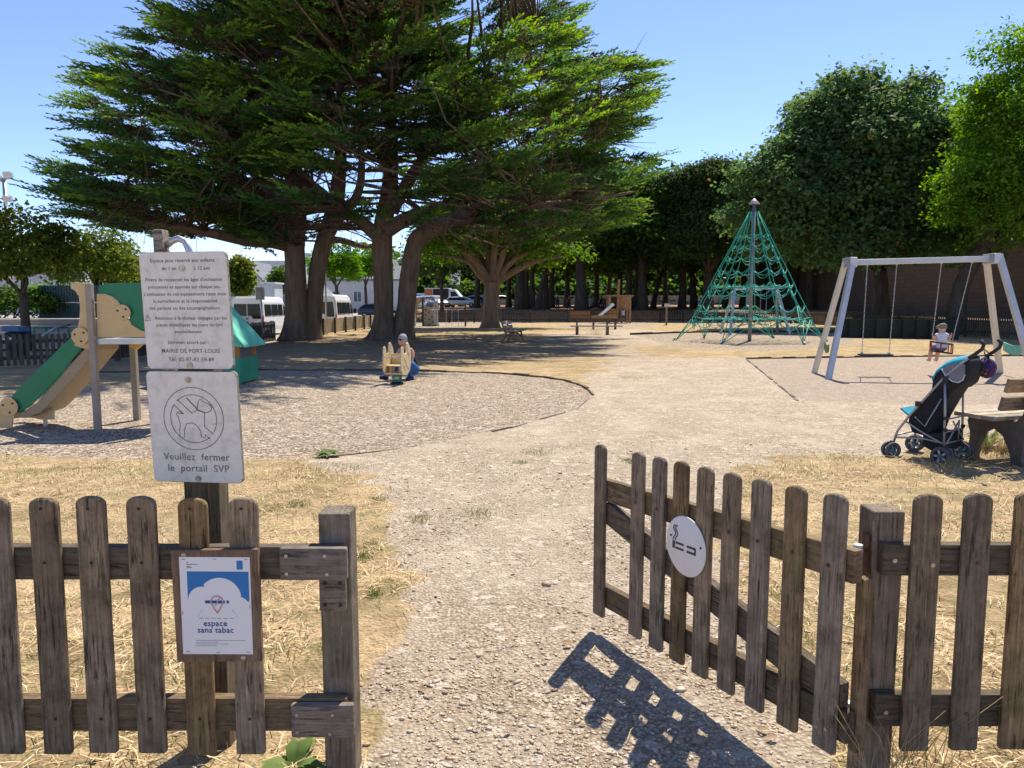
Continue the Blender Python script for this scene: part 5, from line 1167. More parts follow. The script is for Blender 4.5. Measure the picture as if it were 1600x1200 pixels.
# ---------------- wooden tower with slide
TY = 58.0
def tw_(px, py): p = at(px, py, TY); return (p.x, p.z)
tb = at(975, 505, TY)
tt = thing('play_tower', 'reddish wooden play tower with flat roof, tall pole and metal slide', 'play tower', (tb.x, TY, 0))
x0, x1 = tw_(951, 500)[0], tw_(983, 500)[0]; zr = tw_(965, 463)[1]
for nm, xx, yy in (('post', x0, 57.6), ('post', x1, 57.6), ('post', x0, 59.0), ('post', x1, 59.0), ('post', tw_(970, 480)[0], 57.6)):
    MB().bx(xx - .07, xx + .07, yy - .07, yy + .07, -.1, zr).build(nm, M['new_wood'], tt, True)
MB().bx(x0 - .2, x1 + .25, 57.4, 59.2, zr, zr + .1).build('roof', M['tan_wood'], tt, True)
MB().bx(tw_(966, 480)[0], x1, 57.56, 57.62, 1.1, zr - .02).build('wall', M['new_wood'], tt, True)
MB().bx(x0, x1, 58.97, 59.03, 1.1, zr - .02).build('wall', M['far_wood'], tt, True)
MB().bx(x0, x1, 57.6, 59.0, 1.0, 1.08).build('deck', M['new_wood'], tt, True)
mp = tw_(963, 440); MB().beam((tw_(962, 505)[0], 57.45, 0), (tw_(966, 437)[0], 57.45, tw_(966, 437)[1]), .16, .16, (0, 1, 0)).build('mast_pole', M['new_wood'], tt, True)
b = MB()
for k in range(6): b.bx(tw_(952, 500)[0], tw_(961, 500)[0], 57.42, 57.5, .1 + .18 * k, .23 + .18 * k)
b.build('climbing_rungs', M['new_wood'], tt, True)
sl0, sl1 = tw_(956, 476), tw_(929, 499)
MB().beam((sl0[0], 57.2, sl0[1]), (sl1[0], 57.2, sl1[1]), .55, .06, (0, 0, 1)).build('slide', M['steel'], tt, True)
for yy in (56.9, 57.5): MB().beam((sl0[0], yy, sl0[1] + .06), (sl1[0], yy, sl1[1] + .06), .05, .2, (0, 0, 1)).build('slide_side', M['steel'], tt, True)
MB().bx(tw_(919, 500)[0], tw_(969, 500)[0], 56.7, 56.8, tw_(940, 502)[1], tw_(940, 498)[1]).build('step_beam', M['new_wood'], tt, True)
sg = at(1041, 510, 52); s_ = thing('wooden_sign', 'small white board on a brown post before the rope pyramid', 'sign', (sg.x, 52, 0))
MB().bx(sg.x - .06, sg.x + .06, 51.94, 52.06, -.1, at(1041, 478, 52).z).build('post', M['new_wood'], s_, True)
zt_ = at(1041, 476.5, 52).z; MB().bx(sg.x - .18, sg.x + .18, 51.9, 51.938, zt_ - .12, zt_ + .1).build('board', M['render_white'], s_, True)

# ---------------- climbing panel frame
CY = 50.0
def cw(px, py): p = at(px, py, CY); return (p.x, p.z)
cf = thing('climbing_frame', 'sand coloured climbing panel with posts and ladder bars', 'climbing frame', (cw(690, 510)[0], CY, 0))
b = MB(); b.prism([cw(*p) for p in [(661, 521), (661, 480), (664, 478), (672, 480), (679, 490), (683, 500), (687, 510), (687, 521), (679, 521), (677, 515), (671, 516), (670, 521)]], lambda u, v: (u, CY - .03, v), (0, .06, 0)); cp = b.build('climbing_panel', pmat('sand_panel', (0.42, 0.36, 0.28), (0.36, 0.3, 0.23), 3, 0.6), cf, True)
b = MB()
for hx_, hy_ in ((665, 484), (670, 488), (665, 492), (675, 495), (671, 499), (676, 503), (671, 507), (680, 508)): x, z = cw(hx_, hy_); b.ball((x, CY - .05, z), (.055, .04, .055), None, 8, 6)
b.build('hand_hold', M['far_wood'], cf, True)
for px, py0, mat in ((645, 453, 'concrete'), (660.5, 466, 'far_wood'), (679, 468, 'galv'), (683, 468, 'galv'), (727, 474, 'far_wood')):
    x, z = cw(px, py0); w = .17 if px == 645 else .055; MB().bx(x - w, x + w, CY - w, CY + w, -.1, z).build('post', M[mat], cf, True)
b = MB(); x, z = cw(637, 453); b.bx(x, cw(645, 453)[0], CY - .04, CY + .04, z - .04, z + .02); b.build('top_bar', M['concrete'], cf, True)
b = MB(); b.prism([cw(*p) for p in [(647, 466), (664, 466), (664, 473), (658, 472), (653, 476), (652, 488), (647, 488)]], lambda u, v: (u, CY + .1, v), (0, .04, 0)); b.build('arch_panel', M['hdpe_cream'], cf, True)
x0_, z0_ = cw(660, 486); x1_, _ = cw(680, 486); MB().bx(x0_, x1_, CY + .3, CY + .9, z0_ - .04, z0_).build('deck', M['far_wood'], cf, True)
for (pa_, pb_) in (((661, 478), (678, 486)), ((666, 467), (679, 478))): MB().tube([(cw(*pa_)[0], CY + .3, cw(*pa_)[1]), (cw(*pb_)[0], CY + .3, cw(*pb_)[1])], .025, 6).build('hand_rail', M['mast'], cf, True)
for px in (697, 706, 716): MB().tube([(cw(px, 500)[0], CY, 0), (cw(px, 484)[0], CY, cw(px, 484)[1])], .016, 5).build('thin_post', M['galv'], cf, True)

# ---------------- benches
def bench(name, label, loc, yaw, L, slat, support, style):
    T = thing(name, label, 'bench', loc, yaw)
    for k in range(3): MB().bx(0, L, .04 + .145 * k, .165 + .145 * k, .43, .47).build('seat_slat', M[slat], T, False, .006)
    for k in range(2):
        b = MB(); b.beam((0.0, .52 + .045 * k, .60 + .17 * k), (L, .52 + .045 * k, .60 + .17 * k), .04, .13, (0, .25, 1)); b.build('back_slat', M[slat], T, False, .006)
    for x in (.22, L - .3):
        P = [(.02, 0), (.10, 0), (.11, .12), (.17, .27), (.27, .335), (.38, .27), (.46, .12), (.48, 0), (.60, 0), (.58, .1), (.60, .3), (.64, .55), (.70, .86), (.64, .86), (.56, .5), (.50, .425), (.02, .425), (.0, .36), (.04, .24)]
        b = MB()
        if style == 'heavy': b.prism(P, lambda u, v: (x, u, v), (.08, 0, 0))
        else:
            for q0_, q1_ in (((.09, .42), (-.03, 0)), ((.48, .42), (.62, 0)), ((.54, .40), (.70, .86)), ((.03, .405), (.56, .405)), ((.05, .2), (.28, .39)), ((.28, .39), (.54, .2))): b.beam((x, *q0_), (x, *q1_), .06, .055, (1, 0, 0))
        b.build('support', M[support], T, False, .008)
    return T
# its back is towards the path: local +y (backrest) points at the camera
bd = V3(.95, .3, 0).normalized(); bench('park_bench', 'grey slatted bench with heavy dark supports beside the pushchair', (4.27, 7.1, 0), 0, 2.0, 'bench_wood', 'cast_dark', 'heavy')
bo = [o for o in bpy.data.objects if o.name.startswith('park_bench')][0]
# mirror so that local +y becomes the near side
bo.rotation_euler = (0, 0, math.atan2(bd.y, bd.x)); bo.scale = (1, -1, 1)
for c in bo.children:
    if c.name.startswith('back_slat'): c.data.materials[0] = M['bench_brown']
bc = gp(822, 536); bench('park_bench', 'lone pale bench with brown iron legs on the dry grass', (bc.x - .35, bc.y + .15, 0), R(76), 1.3, 'bench_wood', 'cast_brown', 'light').scale = (1, 1, 1)
bq = at(898, 523, 36); T = thing('long_bench', 'long low dark rail bench in front of the wooden play tower', 'bench', (bq.x, 36, 0))
bx1 = at(968, 523, 36).x
MB().bx(bq.x - .2, bx1 + .15, 36.0, 36.32, .40, .45).build('seat', M['bench_wood'], T, True); MB().bx(bq.x - .2, bx1 + .1, 36.36, 36.42, .62, .80).build('backrest', M['far_wood'], T, True)
for u in (.06, .74): x = bq.x + u * (bx1 - bq.x); MB().bx(x - .06, x + .06, 36.05, 36.4, -.05, .40).build('leg', M['cast_dark'], T, True); MB().bx(x - .04, x + .04, 36.325, 36.358, .3, .78).build('back_post', M['cast_dark'], T, True)
bq2 = at(925, 512, 44); T = thing('long_bench', 'second rail bench half hidden behind the long low dark bench', 'bench', (bq2.x, 44, 0)); bx2 = at(966, 512, 44).x
MB().bx(bq2.x, bx2, 44, 44.3, .42, .47).build('seat', M['bench_wood'], T, True); MB().bx(bq2.x, bx2, 44.34, 44.4, .65, .82).build('backrest', M['bench_brown'], T, True)
for x in (bq2.x + .1, bx2 - .15): MB().bx(x - .05, x + .05, 44.05, 44.33, -.05, .419).build('leg', M['cast_dark'], T, True)
# ================================================================= PUSHCHAIR AND BAG
ST = V3(4.2, 6.905, 0)
st = thing('pushchair', 'black umbrella pushchair with turquoise hood trim and grey frame', 'pushchair', tuple(ST), math.atan2(.8, -.6))
TB = pmat('grey_tube', (0.36, 0.36, 0.38), (0.28, 0.28, 0.3), 6, 0.4, 0.5, 0.03); BK = pmat('black_fabric', (0.012, 0.013, 0.016), (0.02, 0.021, 0.024), 14, 0.9, 0, 0.3); TQ = pmat('turquoise_fabric', (0.012, 0.26, 0.38), (0.015, 0.30, 0.43), 10, 0.8, 0, 0.2); GF = pmat('grey_fabric', (0.16, 0.16, 0.19), (0.2, 0.2, 0.23), 20, 0.9, 0, 0.2); HUB = pmat('blue_grey_hub', (0.05, 0.17, 0.23), None, 9, .6); PIPE = pmat('pale_piping', (0.6, 0.62, 0.63), None, 9, 0.7)
for s_ in (1, -1):
    y = .192 * s_
    MB().tube([(.455, y * 1.1, .15), (.43, y * 1.06, .26), (.34, y, .41), (.23, y, .56), (.03, y, .83), (-.10, y, .96), (-.18, y, 1.03)], .0115, 8).build('frame_tube', TB, st)
    MB().tube([(-.16, y, 1.012), (-.22, y, 1.06), (-.265, y, 1.10), (-.275, y, 1.14), (-.25, y, 1.175)], .0165, 9).build('handle', M['black_rubber'], st)
    MB().tube([(0, y, .1), (.01, y, .5), (.03, y, .82)], .011, 8).build('rear_leg', TB, st)
    MB().tube([(.37, y, .37), (.2, y, .28), (0, y, .19)], .009, 8).build('side_tube', TB, st)
    MB().tube([(.0, y, .2), (.18, y, .22), (.44, y * 1.06, .2)], .008, 8).build('lower_tube', TB, st)
    MB().tube([(.28, y, .42), (.18, y, .34), (.05, y, .62)], .007, 6).build('brace', TB, st)
    b = MB(); b.box((.02, y, .80), (.05, .03, .07)); b.box((0, y, .44), (.03, .03, .03)); b.box((0, y, .33), (.028, .03, .03)); b.box((.25, y * 1.04, .55), (.05, .025, .05)); b.build('joint', M['black_rubber'], st)
b = MB()
for z in (.2, .43, .31): b.tube([(-.005, -.192, z), (-.005, .192, z)], .008, 8)
b.tube([(-.012, -.192, .2), (-.012, .06, .40)], .008, 8); b.tube([(-.018, .192, .2), (-.018, -.06, .40)], .008, 8); b.tube([(-.02, -.05, .40), (-.02, -.05, .22)], .008, 8)
b.tube([(.44, -.23, .22), (.44, .23, .22)], .008, 8); b.tube([(-.08, -.192, .945), (-.13, 0, .985), (-.08, .192, .945)], .01, 8); b.build('cross_bar', TB, st)
def fab(name, prof, y0, y1, mat, bev=.015): b = MB(); b.prism(prof, lambda u, v: (u, y0, v), (0, y1 - y0, 0)); return b.build(name, mat, st, False, bev)
fab('seat', [(.10, .80), (.25, .53), (.345, .43), (.35, .36), (.31, .26), (.20, .245), (.14, .27), (.10, .42), (.02, .60), (-.06, .75)], -.17, .17, BK)
fab('basket', [(.0, .30), (.2, .27), (.2, .15), (.12, .115), (.0, .13)], -.19, .19, BK)
fab('footrest', [(.43, .49), (.44, .475), (.34, .405), (.335, .42)], -.16, .16, TQ, .004)
hood = [(.17, .70), (.165, .80), (.125, .885), (.05, .955), (-.03, 1.0), (-.10, 1.015), (-.155, .99), (-.165, .90), (-.13, .78), (-.07, .72), (.05, .70)]
h_ = MB(); segs = 9; V = []
for k in range(segs + 1):
    yy = -1 + 2 * k / segs; s_ = .80 + .2 * (1 - yy ** 4)
    for u, v in hood: V.append((.0 + (u - .0) * s_, yy * .192, .70 + (v - .70) * (s_ if v > .75 else 1)))
m_ = len(hood); h_.add(V, [(k * m_ + i, k * m_ + (i + 1) % m_, (k + 1) * m_ + (i + 1) % m_, (k + 1) * m_ + i) for k in range(segs) for i in range(m_)] + [tuple(range(m_)), tuple(range(segs * m_ + m_ - 1, segs * m_ - 1, -1))], False)
h_.build('hood', BK, st, False, .012)
b = MB(); V = []
tq = [(.172, .80), (.133, .89), (.055, .963), (-.03, 1.009), (-.105, 1.024), (-.13, 1.02)]
for k in range(segs + 1):
    yy = -1 + 2 * k / segs; s_ = .82 + .2 * (1 - yy ** 4)
    for u, v in tq: V.append((u * s_, yy * .195, .70 + (v - .70) * s_ + .002))
m_ = len(tq); b.add(V, [(k * m_ + i, k * m_ + i + 1, (k + 1) * m_ + i + 1, (k + 1) * m_ + i) for k in range(segs) for i in range(m_ - 1)], True); o = b.build('hood_trim', TQ, st); sm_ = o.modifiers.new('thick', 'SOLIDIFY'); sm_.thickness = .006
gp_ = [(.06, .90), (-.02, .955), (-.10, .965), (-.135, .945), (-.14, .86), (-.125, .81), (-.09, .785), (-.04, .79), (.02, .835)]
b = MB(); b.prism(gp_, lambda u, v: (u, .1925, v), (0, .006, 0)); b.build('side_window', GF, st)
b = MB(); b.tube([(u, .200, v) for u, v in [(.06, .90), (.02, .835), (-.04, .79), (-.09, .785), (-.125, .81), (-.14, .86)]], .006, 6); b.build('piping', PIPE, st)
def wheel(x, y, r_, yaw, w=.032):
    rot = Matrix.Rotation(yaw, 3, 'Z') @ Matrix.Rotation(R(90), 3, 'X')
    for s_ in (-1, 1):
        c = V3(x, y, r_) + Matrix.Rotation(yaw, 3, 'Z') @ V3(0, s_ * .034, 0)
        b = MB(); b.lathe([(r_ * .66, -w / 2), (r_ * .95, -w / 2), (r_, -w * .25), (r_, w * .25), (r_ * .95, w / 2), (r_ * .66, w / 2), (r_ * .66, -w / 2)], c, 24, rot); wh = b.build('wheel', M['tyre_grey'], st)
        b = MB(); b.lathe([(0, -w * .3), (r_ * .28, -w * .42), (r_ * .28, w * .42), (0, w * .45)], c, 14, rot, 1)
        for k in range(5): a = k * 1.2566; b.beam(c + rot @ V3(0, 0, 0), c + rot @ V3(r_ * .68 * math.cos(a), r_ * .68 * math.sin(a), 0), r_ * .22, w * .5, tuple(rot @ V3(0, 0, 1)))
        b.build('rim', [TB, HUB], wh)
    b = MB(); b.tube([V3(x, y, r_ * 1.0), V3(x, y, r_ + .09)], .016, 8); b.box((x, y, r_), (.04, .05, .05)); b.build('castor_fork', M['black_rubber'], st)
M['tyre_grey'] = pmat('grey_wheel_rubber', (0.07, 0.075, 0.085), (0.10, 0.105, 0.115), 20, 0.8)
wheel(0, .225, .088, 0); wheel(0, -.215, .088, 0); wheel(.46, .25, .078, R(62)); wheel(.46, -.25, .085, R(10))
# the round patterned bag on the handle
t = NT('bright_patterned_cloth'); co = t.objco(False); v = t.n("ShaderNodeTexVoronoi"); v.inputs['Scale'].default_value = 60; t.l(co, v.inputs['Vector'])
sc_ = t.n("ShaderNodeSeparateColor"); t.l(v.outputs['Color'], sc_.inputs[0])
c_ = t.ramp(sc_.outputs[0], [(0, (0.03, 0.015, 0.09)), (.45, (0.06, 0.02, 0.12)), (.6, (0.22, 0.015, 0.035)), (.7, (0.15, 0.02, 0.10)), (.76, (0.35, 0.2, 0.03)), (.8, (0.03, 0.025, 0.13)), (1, (0.16, 0.03, 0.06))])
c_.node.color_ramp.interpolation = 'CONSTANT'; t.pbr(c_, .85)
bgp = Vector(ST) + Matrix.Rotation(math.atan2(.8, -.6), 3, 'Z') @ V3(-.17, -.20, .90)
bag = thing('round_bag', 'round purple patterned bag hanging from the pushchair handle', 'bag', tuple(bgp))
MB().ball((0, 0, 0), (.085, .065, .095), None, 22, 14).build('pouch', t.m, bag)
MB().tube([(0, 0, .09), (-.02, .02, .14), (-.02, .03, .18), (.01, .0, .14), (.01, 0, .09)], .007, 6).build('strap', t.m, bag)
MB().tube([(.082 * math.cos(a), .05 * math.cos(a) - .02, .09 * math.sin(a)) for a in np.linspace(0, 6.283, 24)], .006, 5).build('seam', M['black_rubber'], bag)

# ================================================================= PEOPLE
def remesh(o, v): m = o.modifiers.new('skin', 'REMESH'); m.mode = 'VOXEL'; m.voxel_size = v; m.use_smooth_shade = True; s_ = o.modifiers.new('soft', 'SMOOTH'); s_.factor = .5; s_.iterations = 2
def head(b, c, r_, fwd, tilt=0):
    c = Vector(c); f = Vector(fwd).normalized(); sd = V3(-f.y, f.x, 0).normalized(); rot = Matrix((f, sd, V3(0, 0, 1))).transposed()
    b.ball(c, (r_ * 1.0, r_ * .82, r_ * 1.22), rot); b.ball(c + f * r_ * .25 - V3(0, 0, r_ * .55), (r_ * .68, r_ * .6, r_ * .6), rot)
    b.ball(c + f * r_ * 1.02 - V3(0, 0, r_ * .12), (r_ * .22, r_ * .15, r_ * .25), rot, 8, 6); b.ball(c + f * r_ * .86 - V3(0, 0, r_ * .6), (r_ * .14, r_ * .3, r_ * .09), rot, 8, 6)
    for s_ in (-1, 1): b.ball(c + sd * s_ * r_ * .84 - V3(0, 0, r_ * .1), (r_ * .2, r_ * .1, r_ * .3), rot, 8, 6)
    return f, sd, rot
def hand(b, wrist, tip, sc=1.0, curl=(0, 0, -1)):
    w = Vector(wrist); d = (Vector(tip) - w).normalized(); c = Vector(curl); s_ = d.cross(c).normalized(); c = s_.cross(d)
    b.ball(w + d * .045 * sc, (.048 * sc, .036 * sc, .017 * sc), Matrix((d, s_, c)).transposed(), 10, 7)
    for k, L in enumerate((.062, .07, .066, .052)):
        p0 = w + d * .08 * sc + s_ * (.027 - .018 * k) * sc
        b.tube([p0, p0 + (d * .6 - c * .3) * L * sc, p0 + (d * .75 - c * .85) * L * sc], [.0095 * sc, .009 * sc, .0075 * sc], 6)
    p0 = w + d * .03 * sc + s_ * .032 * sc; b.tube([p0, p0 + (s_ * .025 + d * .025) * sc, p0 + (s_ * .03 + d * .055 - c * .01) * sc], [.012 * sc, .011 * sc, .008 * sc], 6)

# --- woman crouching behind the rocker
wo_ = at(640, 590, 14.75); wo_.z = 0
wm = thing('person', 'crouching person with grey hair, sunglasses, dark sleeveless top and blue jeans', 'person', tuple(wo_)); wm.scale = (.93, .93, .95)
fw = V3(-.62, -.78, 0)
b = MB(); hc = V3(-.14, -.06, .825)
f_, s2_, rt = head(b, hc, .098, fw)
b.tube([hc - V3(0, 0, .06) - f_ * .02, (-.10, -.02, .68), (-.07, .0, .62)], [.052, .052, .062], 12)
b.tube([(-.06, .0, .64), (-.03, .02, .56), (.02, .05, .40), (.06, .08, .24)], [.09, .125, .12, .13], 14)
b.tube([(-.2, .08, .60), (-.06, .0, .63), (.07, -.08, .60)], [.052, .07, .052], 10)
b.tube([(.07, -.08, .60), (.09, -.15, .48), (.07, -.22, .36), (-.03, -.30, .40), (-.12, -.34, .44)], [.052, .045, .038, .033, .025], 10)
b.tube([(-.2, .08, .60), (-.27, .02, .48), (-.31, -.06, .40), (-.33, -.2, .44), (-.34, -.28, .47)], [.052, .045, .038, .033, .025], 10)
hand(b, (-.12, -.34, .44), (-.2, -.38, .47)); hand(b, (-.34, -.28, .47), (-.36, -.38, .5))
b.tube([(.09, .02, .2), (.06, -.16, .3), (.0, -.34, .36)], [.105, .09, .068], 12); b.tube([(.0, -.34, .36), (.03, -.26, .2), (.06, -.2, .06)], [.066, .055, .04], 10); b.tube([(.07, -.17, .04), (.0, -.34, .035)], [.045, .035], 8)
b.tube([(.02, .08, .2), (-.2, .02, .28), (-.38, -.06, .30)], [.1, .085, .066], 12); b.tube([(-.38, -.06, .30), (-.44, -.02, .16), (-.5, .0, .06)], [.064, .052, .04], 10); b.tube([(-.48, .02, .04), (-.62, -.06, .035)], [.045, .035], 8)
bo_ = b.build('body', M['skin'], wm); remesh(bo_, .0075)
b = MB(); b.tube([(-.07, .0, .645), (-.03, .02, .56), (.02, .05, .40), (.06, .08, .24)], [.088, .137, .132, .14], 14); b.tube([(-.15, .05, .62), (-.06, .0, .64), (.03, -.05, .62)], [.05, .07, .05], 10); o = b.build('tank_top', pmat('black_jersey', (0.012, 0.012, 0.018), None, 20, .9), wm); remesh(o, .012)
b = MB(); b.ball((.065, .085, .21), (.15, .15, .13)); b.tube([(.09, .02, .2), (.06, -.16, .3), (.0, -.34, .36)], [.118, .103, .08], 12); b.tube([(.0, -.34, .36), (.03, -.26, .2), (.055, -.21, .09)], [.078, .066, .055], 10)
b.tube([(.02, .08, .2), (-.2, .02, .28), (-.38, -.06, .30)], [.113, .098, .078], 12); b.tube([(-.38, -.06, .30), (-.44, -.02, .16), (-.49, .0, .09)], [.076, .064, .052], 10); o = b.build('jeans', pmat('blue_denim', (0.02, 0.09, 0.26), (0.03, 0.12, 0.32), 30, .9), wm); remesh(o, .012)
b = MB(); b.tube([(.075, -.16, .045), (.03, -.27, .045), (-.01, -.36, .035)], [.052, .05, .035], 9); b.tube([(-.47, .03, .045), (-.55, -.02, .045), (-.64, -.07, .035)], [.052, .05, .035], 9); o = b.build('shoes', pmat('blue_shoe', (0.02, 0.035, 0.10), None, 20, .8), wm); remesh(o, .01)
b = MB(); b.ball(hc - f_ * .022 + V3(0, 0, .035), (.106, .094, .104), rt); b.ball(hc - f_ * .05 - V3(0, 0, .03), (.075, .085, .085), rt); o = b.build('hair', pmat('silver_hair', (0.42, 0.43, 0.45), (0.3, 0.31, 0.33), 60, .7, 0, .5), wm); remesh(o, .01)
b = MB()
for s_ in (-1, 1): b.ball(hc + f_ * .088 + s2_ * s_ * .036 + V3(0, 0, .012), (.014, .034, .021), rt, 10, 6); b.tube([hc + f_ * .088 + s2_ * s_ * .06 + V3(0, 0, .016), hc + s2_ * s_ * .087 + V3(0, 0, .014)], .004, 5)
b.tube([hc + f_ * .097 - s2_ * .01 + V3(0, 0, .016), hc + f_ * .097 + s2_ * .01 + V3(0, 0, .016)], .004, 5); b.build('sunglasses', pmat('dark_red_lens', (0.03, 0.006, 0.012), None, 9, .15), wm)

# --- toddler in the swing, back to the path
sc0 = (q0 + q1) / 2 - V3(0, 0, .14)
kid = thing('person', 'toddler in white top and grey cap sitting in the caged swing', 'person', tuple(sc0))
L0, L1 = q0 - sc0, q1 - sc0
b = MB(); hc = V3(.0, .0, .475); f_, s2_, rt = head(b, hc, .083, (-.15, 1, -.1))
b.tube([hc - V3(0, 0, .05), (0, 0, .36)], [.04, .042], 10); b.tube([(0, 0, .36), (0, 0, .25), (0, -.01, .1)], [.07, .092, .1], 12); b.tube([(-.1, 0, .335), (0, 0, .35), (.1, 0, .335)], [.036, .05, .036], 9)
for s_, tgt in ((-1, L0), (1, L1)):
    e = V3(s_ * .165, -.01, .24); hp = V3(tgt.x - s_ * .02, tgt.y, .30)
    b.tube([(s_ * .1, 0, .335), e, hp], [.036, .03, .022], 9); hand(b, hp, hp + V3(s_ * .03, 0, .06), .55, (s_, 0, -.2))
    b.tube([(s_ * .06, 0, .08), (s_ * .075, .2, .07), (s_ * .075, .26, -.1), (s_ * .075, .27, -.2)], [.062, .05, .042, .03], 10); b.tube([(s_ * .075, .26, -.21), (s_ * .075, .35, -.21)], [.034, .028], 8)
o = b.build('body', M['skin2'], kid); remesh(o, .006)
b = MB(); b.tube([(0, 0, .375), (0, 0, .26), (0, -.01, .07)], [.074, .104, .115], 14); b.tube([(-.125, 0, .315), (-.09, 0, .335), (0, 0, .35), (.09, 0, .335), (.125, 0, .315)], [.046, .046, .055, .046, .046], 9); o = b.build('top', pmat('white_cotton', (0.68, 0.66, 0.68), (0.6, 0.58, 0.62), 14, .9, 0, .2), kid); remesh(o, .01)
b = MB()
b.ball((0, 0, .06), (.12, .11, .07))
for s_ in (-1, 1): b.tube([(s_ * .06, 0, .08), (s_ * .075, .18, .075)], [.074, .062], 10)
o = b.build('shorts', pmat('violet_grey_cotton', (0.2, 0.2, 0.3), None, 14, .9), kid); remesh(o, .01)
b = MB(); b.ball(hc + V3(0, -.005, .03), (.094, .082, .08), rt); b.tube([hc + f_ * .05 + V3(0, 0, .035), hc + f_ * .16 + V3(0, 0, .025)], [.06, .035], 10); o = b.build('cap', pmat('khaki_cap', (0.17, 0.15, 0.12), (0.22, 0.2, 0.16), 30, .9), kid); remesh(o, .009)

def small_person(lab, base, fwd, shirt, legs_, hair, pose='stand', h=1.7, group=None):
    T = thing('person', lab, 'person', tuple(base), math.atan2(fwd[1], fwd[0]) , group); s = h / 1.7
    def P(*a): return V3(*a) * s
    b = MB()
    if pose == 'stand': hip, kn, ft, ch, hc = .88, [(.06, .09, .48), (-.04, -.09, .48)], [(.16, .09, .06), (-.16, -.09, .06)], 1.3, P(.0, 0, 1.58)
    elif pose == 'climb': hip, kn, ft, ch, hc = .72, [(.2, .1, .55), (.1, -.1, .4)], [(.12, .1, .2), (.1, -.1, .04)], 1.12, P(.22, 0, 1.36)
    else: hip, kn, ft, ch, hc = .5, [(.4, .1, .5), (.4, -.1, .5)], [(.38, .1, .05), (.38, -.1, .05)], .95, P(.06, 0, 1.22)
    hx = -.05 if pose == 'climb' else 0; cx_ = .12 if pose == 'climb' else .02
    f_, s2_, rt = head(b, hc, .1 * s, (1, 0, 0)); b.tube([hc - P(0, 0, .08), P(cx_, 0, ch + .12)], .05 * s, 9)
    b.tube([P(cx_, 0, ch + .12), P(cx_, 0, ch), P(hx, 0, hip)], [.1 * s, .15 * s, .15 * s], 12)
    arm = {'stand': [(.02, .22, .95), (.1, .2, .72)], 'climb': [(.3, .2, 1.2), (.42, .16, 1.38)], 'sit': [(.1, .24, .72), (.32, .15, .72)]}[pose]
    for s_ in (1, -1):
        pts = [P(cx_, .17 * s_, ch + .06)] + [P(a, c * s_, e) for a, c, e in arm]; b.tube(pts, [.055 * s, .045 * s, .032 * s], 8); hand(b, pts[-1], pts[-1] + (pts[-1] - pts[-2]) * .3, s)
    for k, f in zip(kn, ft): b.tube([P(hx, k[1], hip), P(*k), P(*f)], [.09 * s, .065 * s, .042 * s], 9); b.tube([P(*f) - P(0, 0, .02), P(f[0] + .15, f[1], .04 if pose != 'climb' else f[2])], [.045 * s, .035 * s], 7)
    o = b.build('body', M['skin2'], T); remesh(o, .014)
    b = MB(); b.tube([P(cx_, 0, ch + .12), P(cx_, 0, ch), P(hx, 0, hip)], [.11 * s, .165 * s, .165 * s], 12); b.tube([P(cx_, -.19, ch + .04), P(cx_, 0, ch + .08), P(cx_, .19, ch + .04)], [.07 * s, .09 * s, .07 * s], 9); o = b.build('shirt', pmat('shirt_cloth', shirt, None, 8, .9), T); remesh(o, .02)
    b = MB()
    for k in kn: b.tube([P(hx, k[1], hip), P(*k)], [.11 * s, .085 * s], 9)
    if pose != 'climb':
        for k, f in zip(kn, ft): b.tube([P(*k), P(*f)], [.085 * s, .06 * s], 9)
    o = b.build('trousers', pmat('trouser_cloth', legs_, None, 8, .9), T); remesh(o, .02)
    b = MB(); b.ball(hc + V3(-.02, 0, .03) * s, (.105 * s, .09 * s, .11 * s)); o = b.build('hair', pmat('hair', hair, None, 20, .8), T)
    return T
cp_ = at(975, 505, 57.35); small_person('child in white top climbing the wooden play tower', (cp_.x - .1, 57.2, tw_(975, 502)[1]), (.1, 1), (.7, .68, .68), (.12, .13, .15), (.05, .035, .03), 'climb', 1.15)
def gpos(px, Yd): p = at(px, 480, Yd); return V3(p.x, Yd, tz(p.x, Yd))
small_person('walking person in pale clothes beside the plane tree trunk', gpos(779, 66), (1, -.2), (.35, .3, .27), (.3, .3, .32), (.05, .04, .03), 'stand', 1.72)
def picnic(px, Yd, lab):
    p = gpos(px, Yd); T = thing('picnic_table', lab, 'picnic table', tuple(p), rnd.uniform(-.3, .3))
    MB().bx(-.9, .9, -.38, .38, .72, .77).build('tabletop', M['far_wood'], T)
    for s_ in (-1, 1): MB().bx(-.9, .9, s_ * .62 - .13, s_ * .62 + .13, .42, .46).build('seat', M['far_wood'], T); MB().prism([(-.7, 0), (-.6, 0), (-.2, .715), (.2, .715), (.6, 0), (.7, 0), (.3, .719), (-.3, .719)], lambda u, v: (s_ * .6, u, v), (.06, 0, 0)).build('leg_frame', M['far_wood'], T)
    return p
p = picnic(881, 78, 'dark picnic table under the grove beside the thickest trunk')
small_person('picnicker in blue seated at the table beside the thickest grove trunk', p + V3(-.7, -.62, 0), (.1, 1), (.03, .06, .12), (.04, .04, .05), (.03, .02, .02), 'sit')
small_person('picnicker in dull red seated at the table beside the thickest grove trunk', p + V3(.6, .62, 0), (-.2, -1), (.12, .05, .05), (.04, .04, .05), (.05, .03, .02), 'sit')
p = picnic(935, 76, 'dark picnic table under the grove close to the play tower')
small_person('picnicker in white seated under the grove close to the play tower', p + V3(-.85, -.7, 0), (.3, 1), (.4, .4, .4), (.06, .06, .07), (.03, .02, .02), 'sit')
small_person('picnicker in black seated under the grove close to the play tower', p + V3(.2, -.7, 0), (0, 1), (.02, .02, .025), (.05, .05, .06), (.03, .02, .02), 'sit')
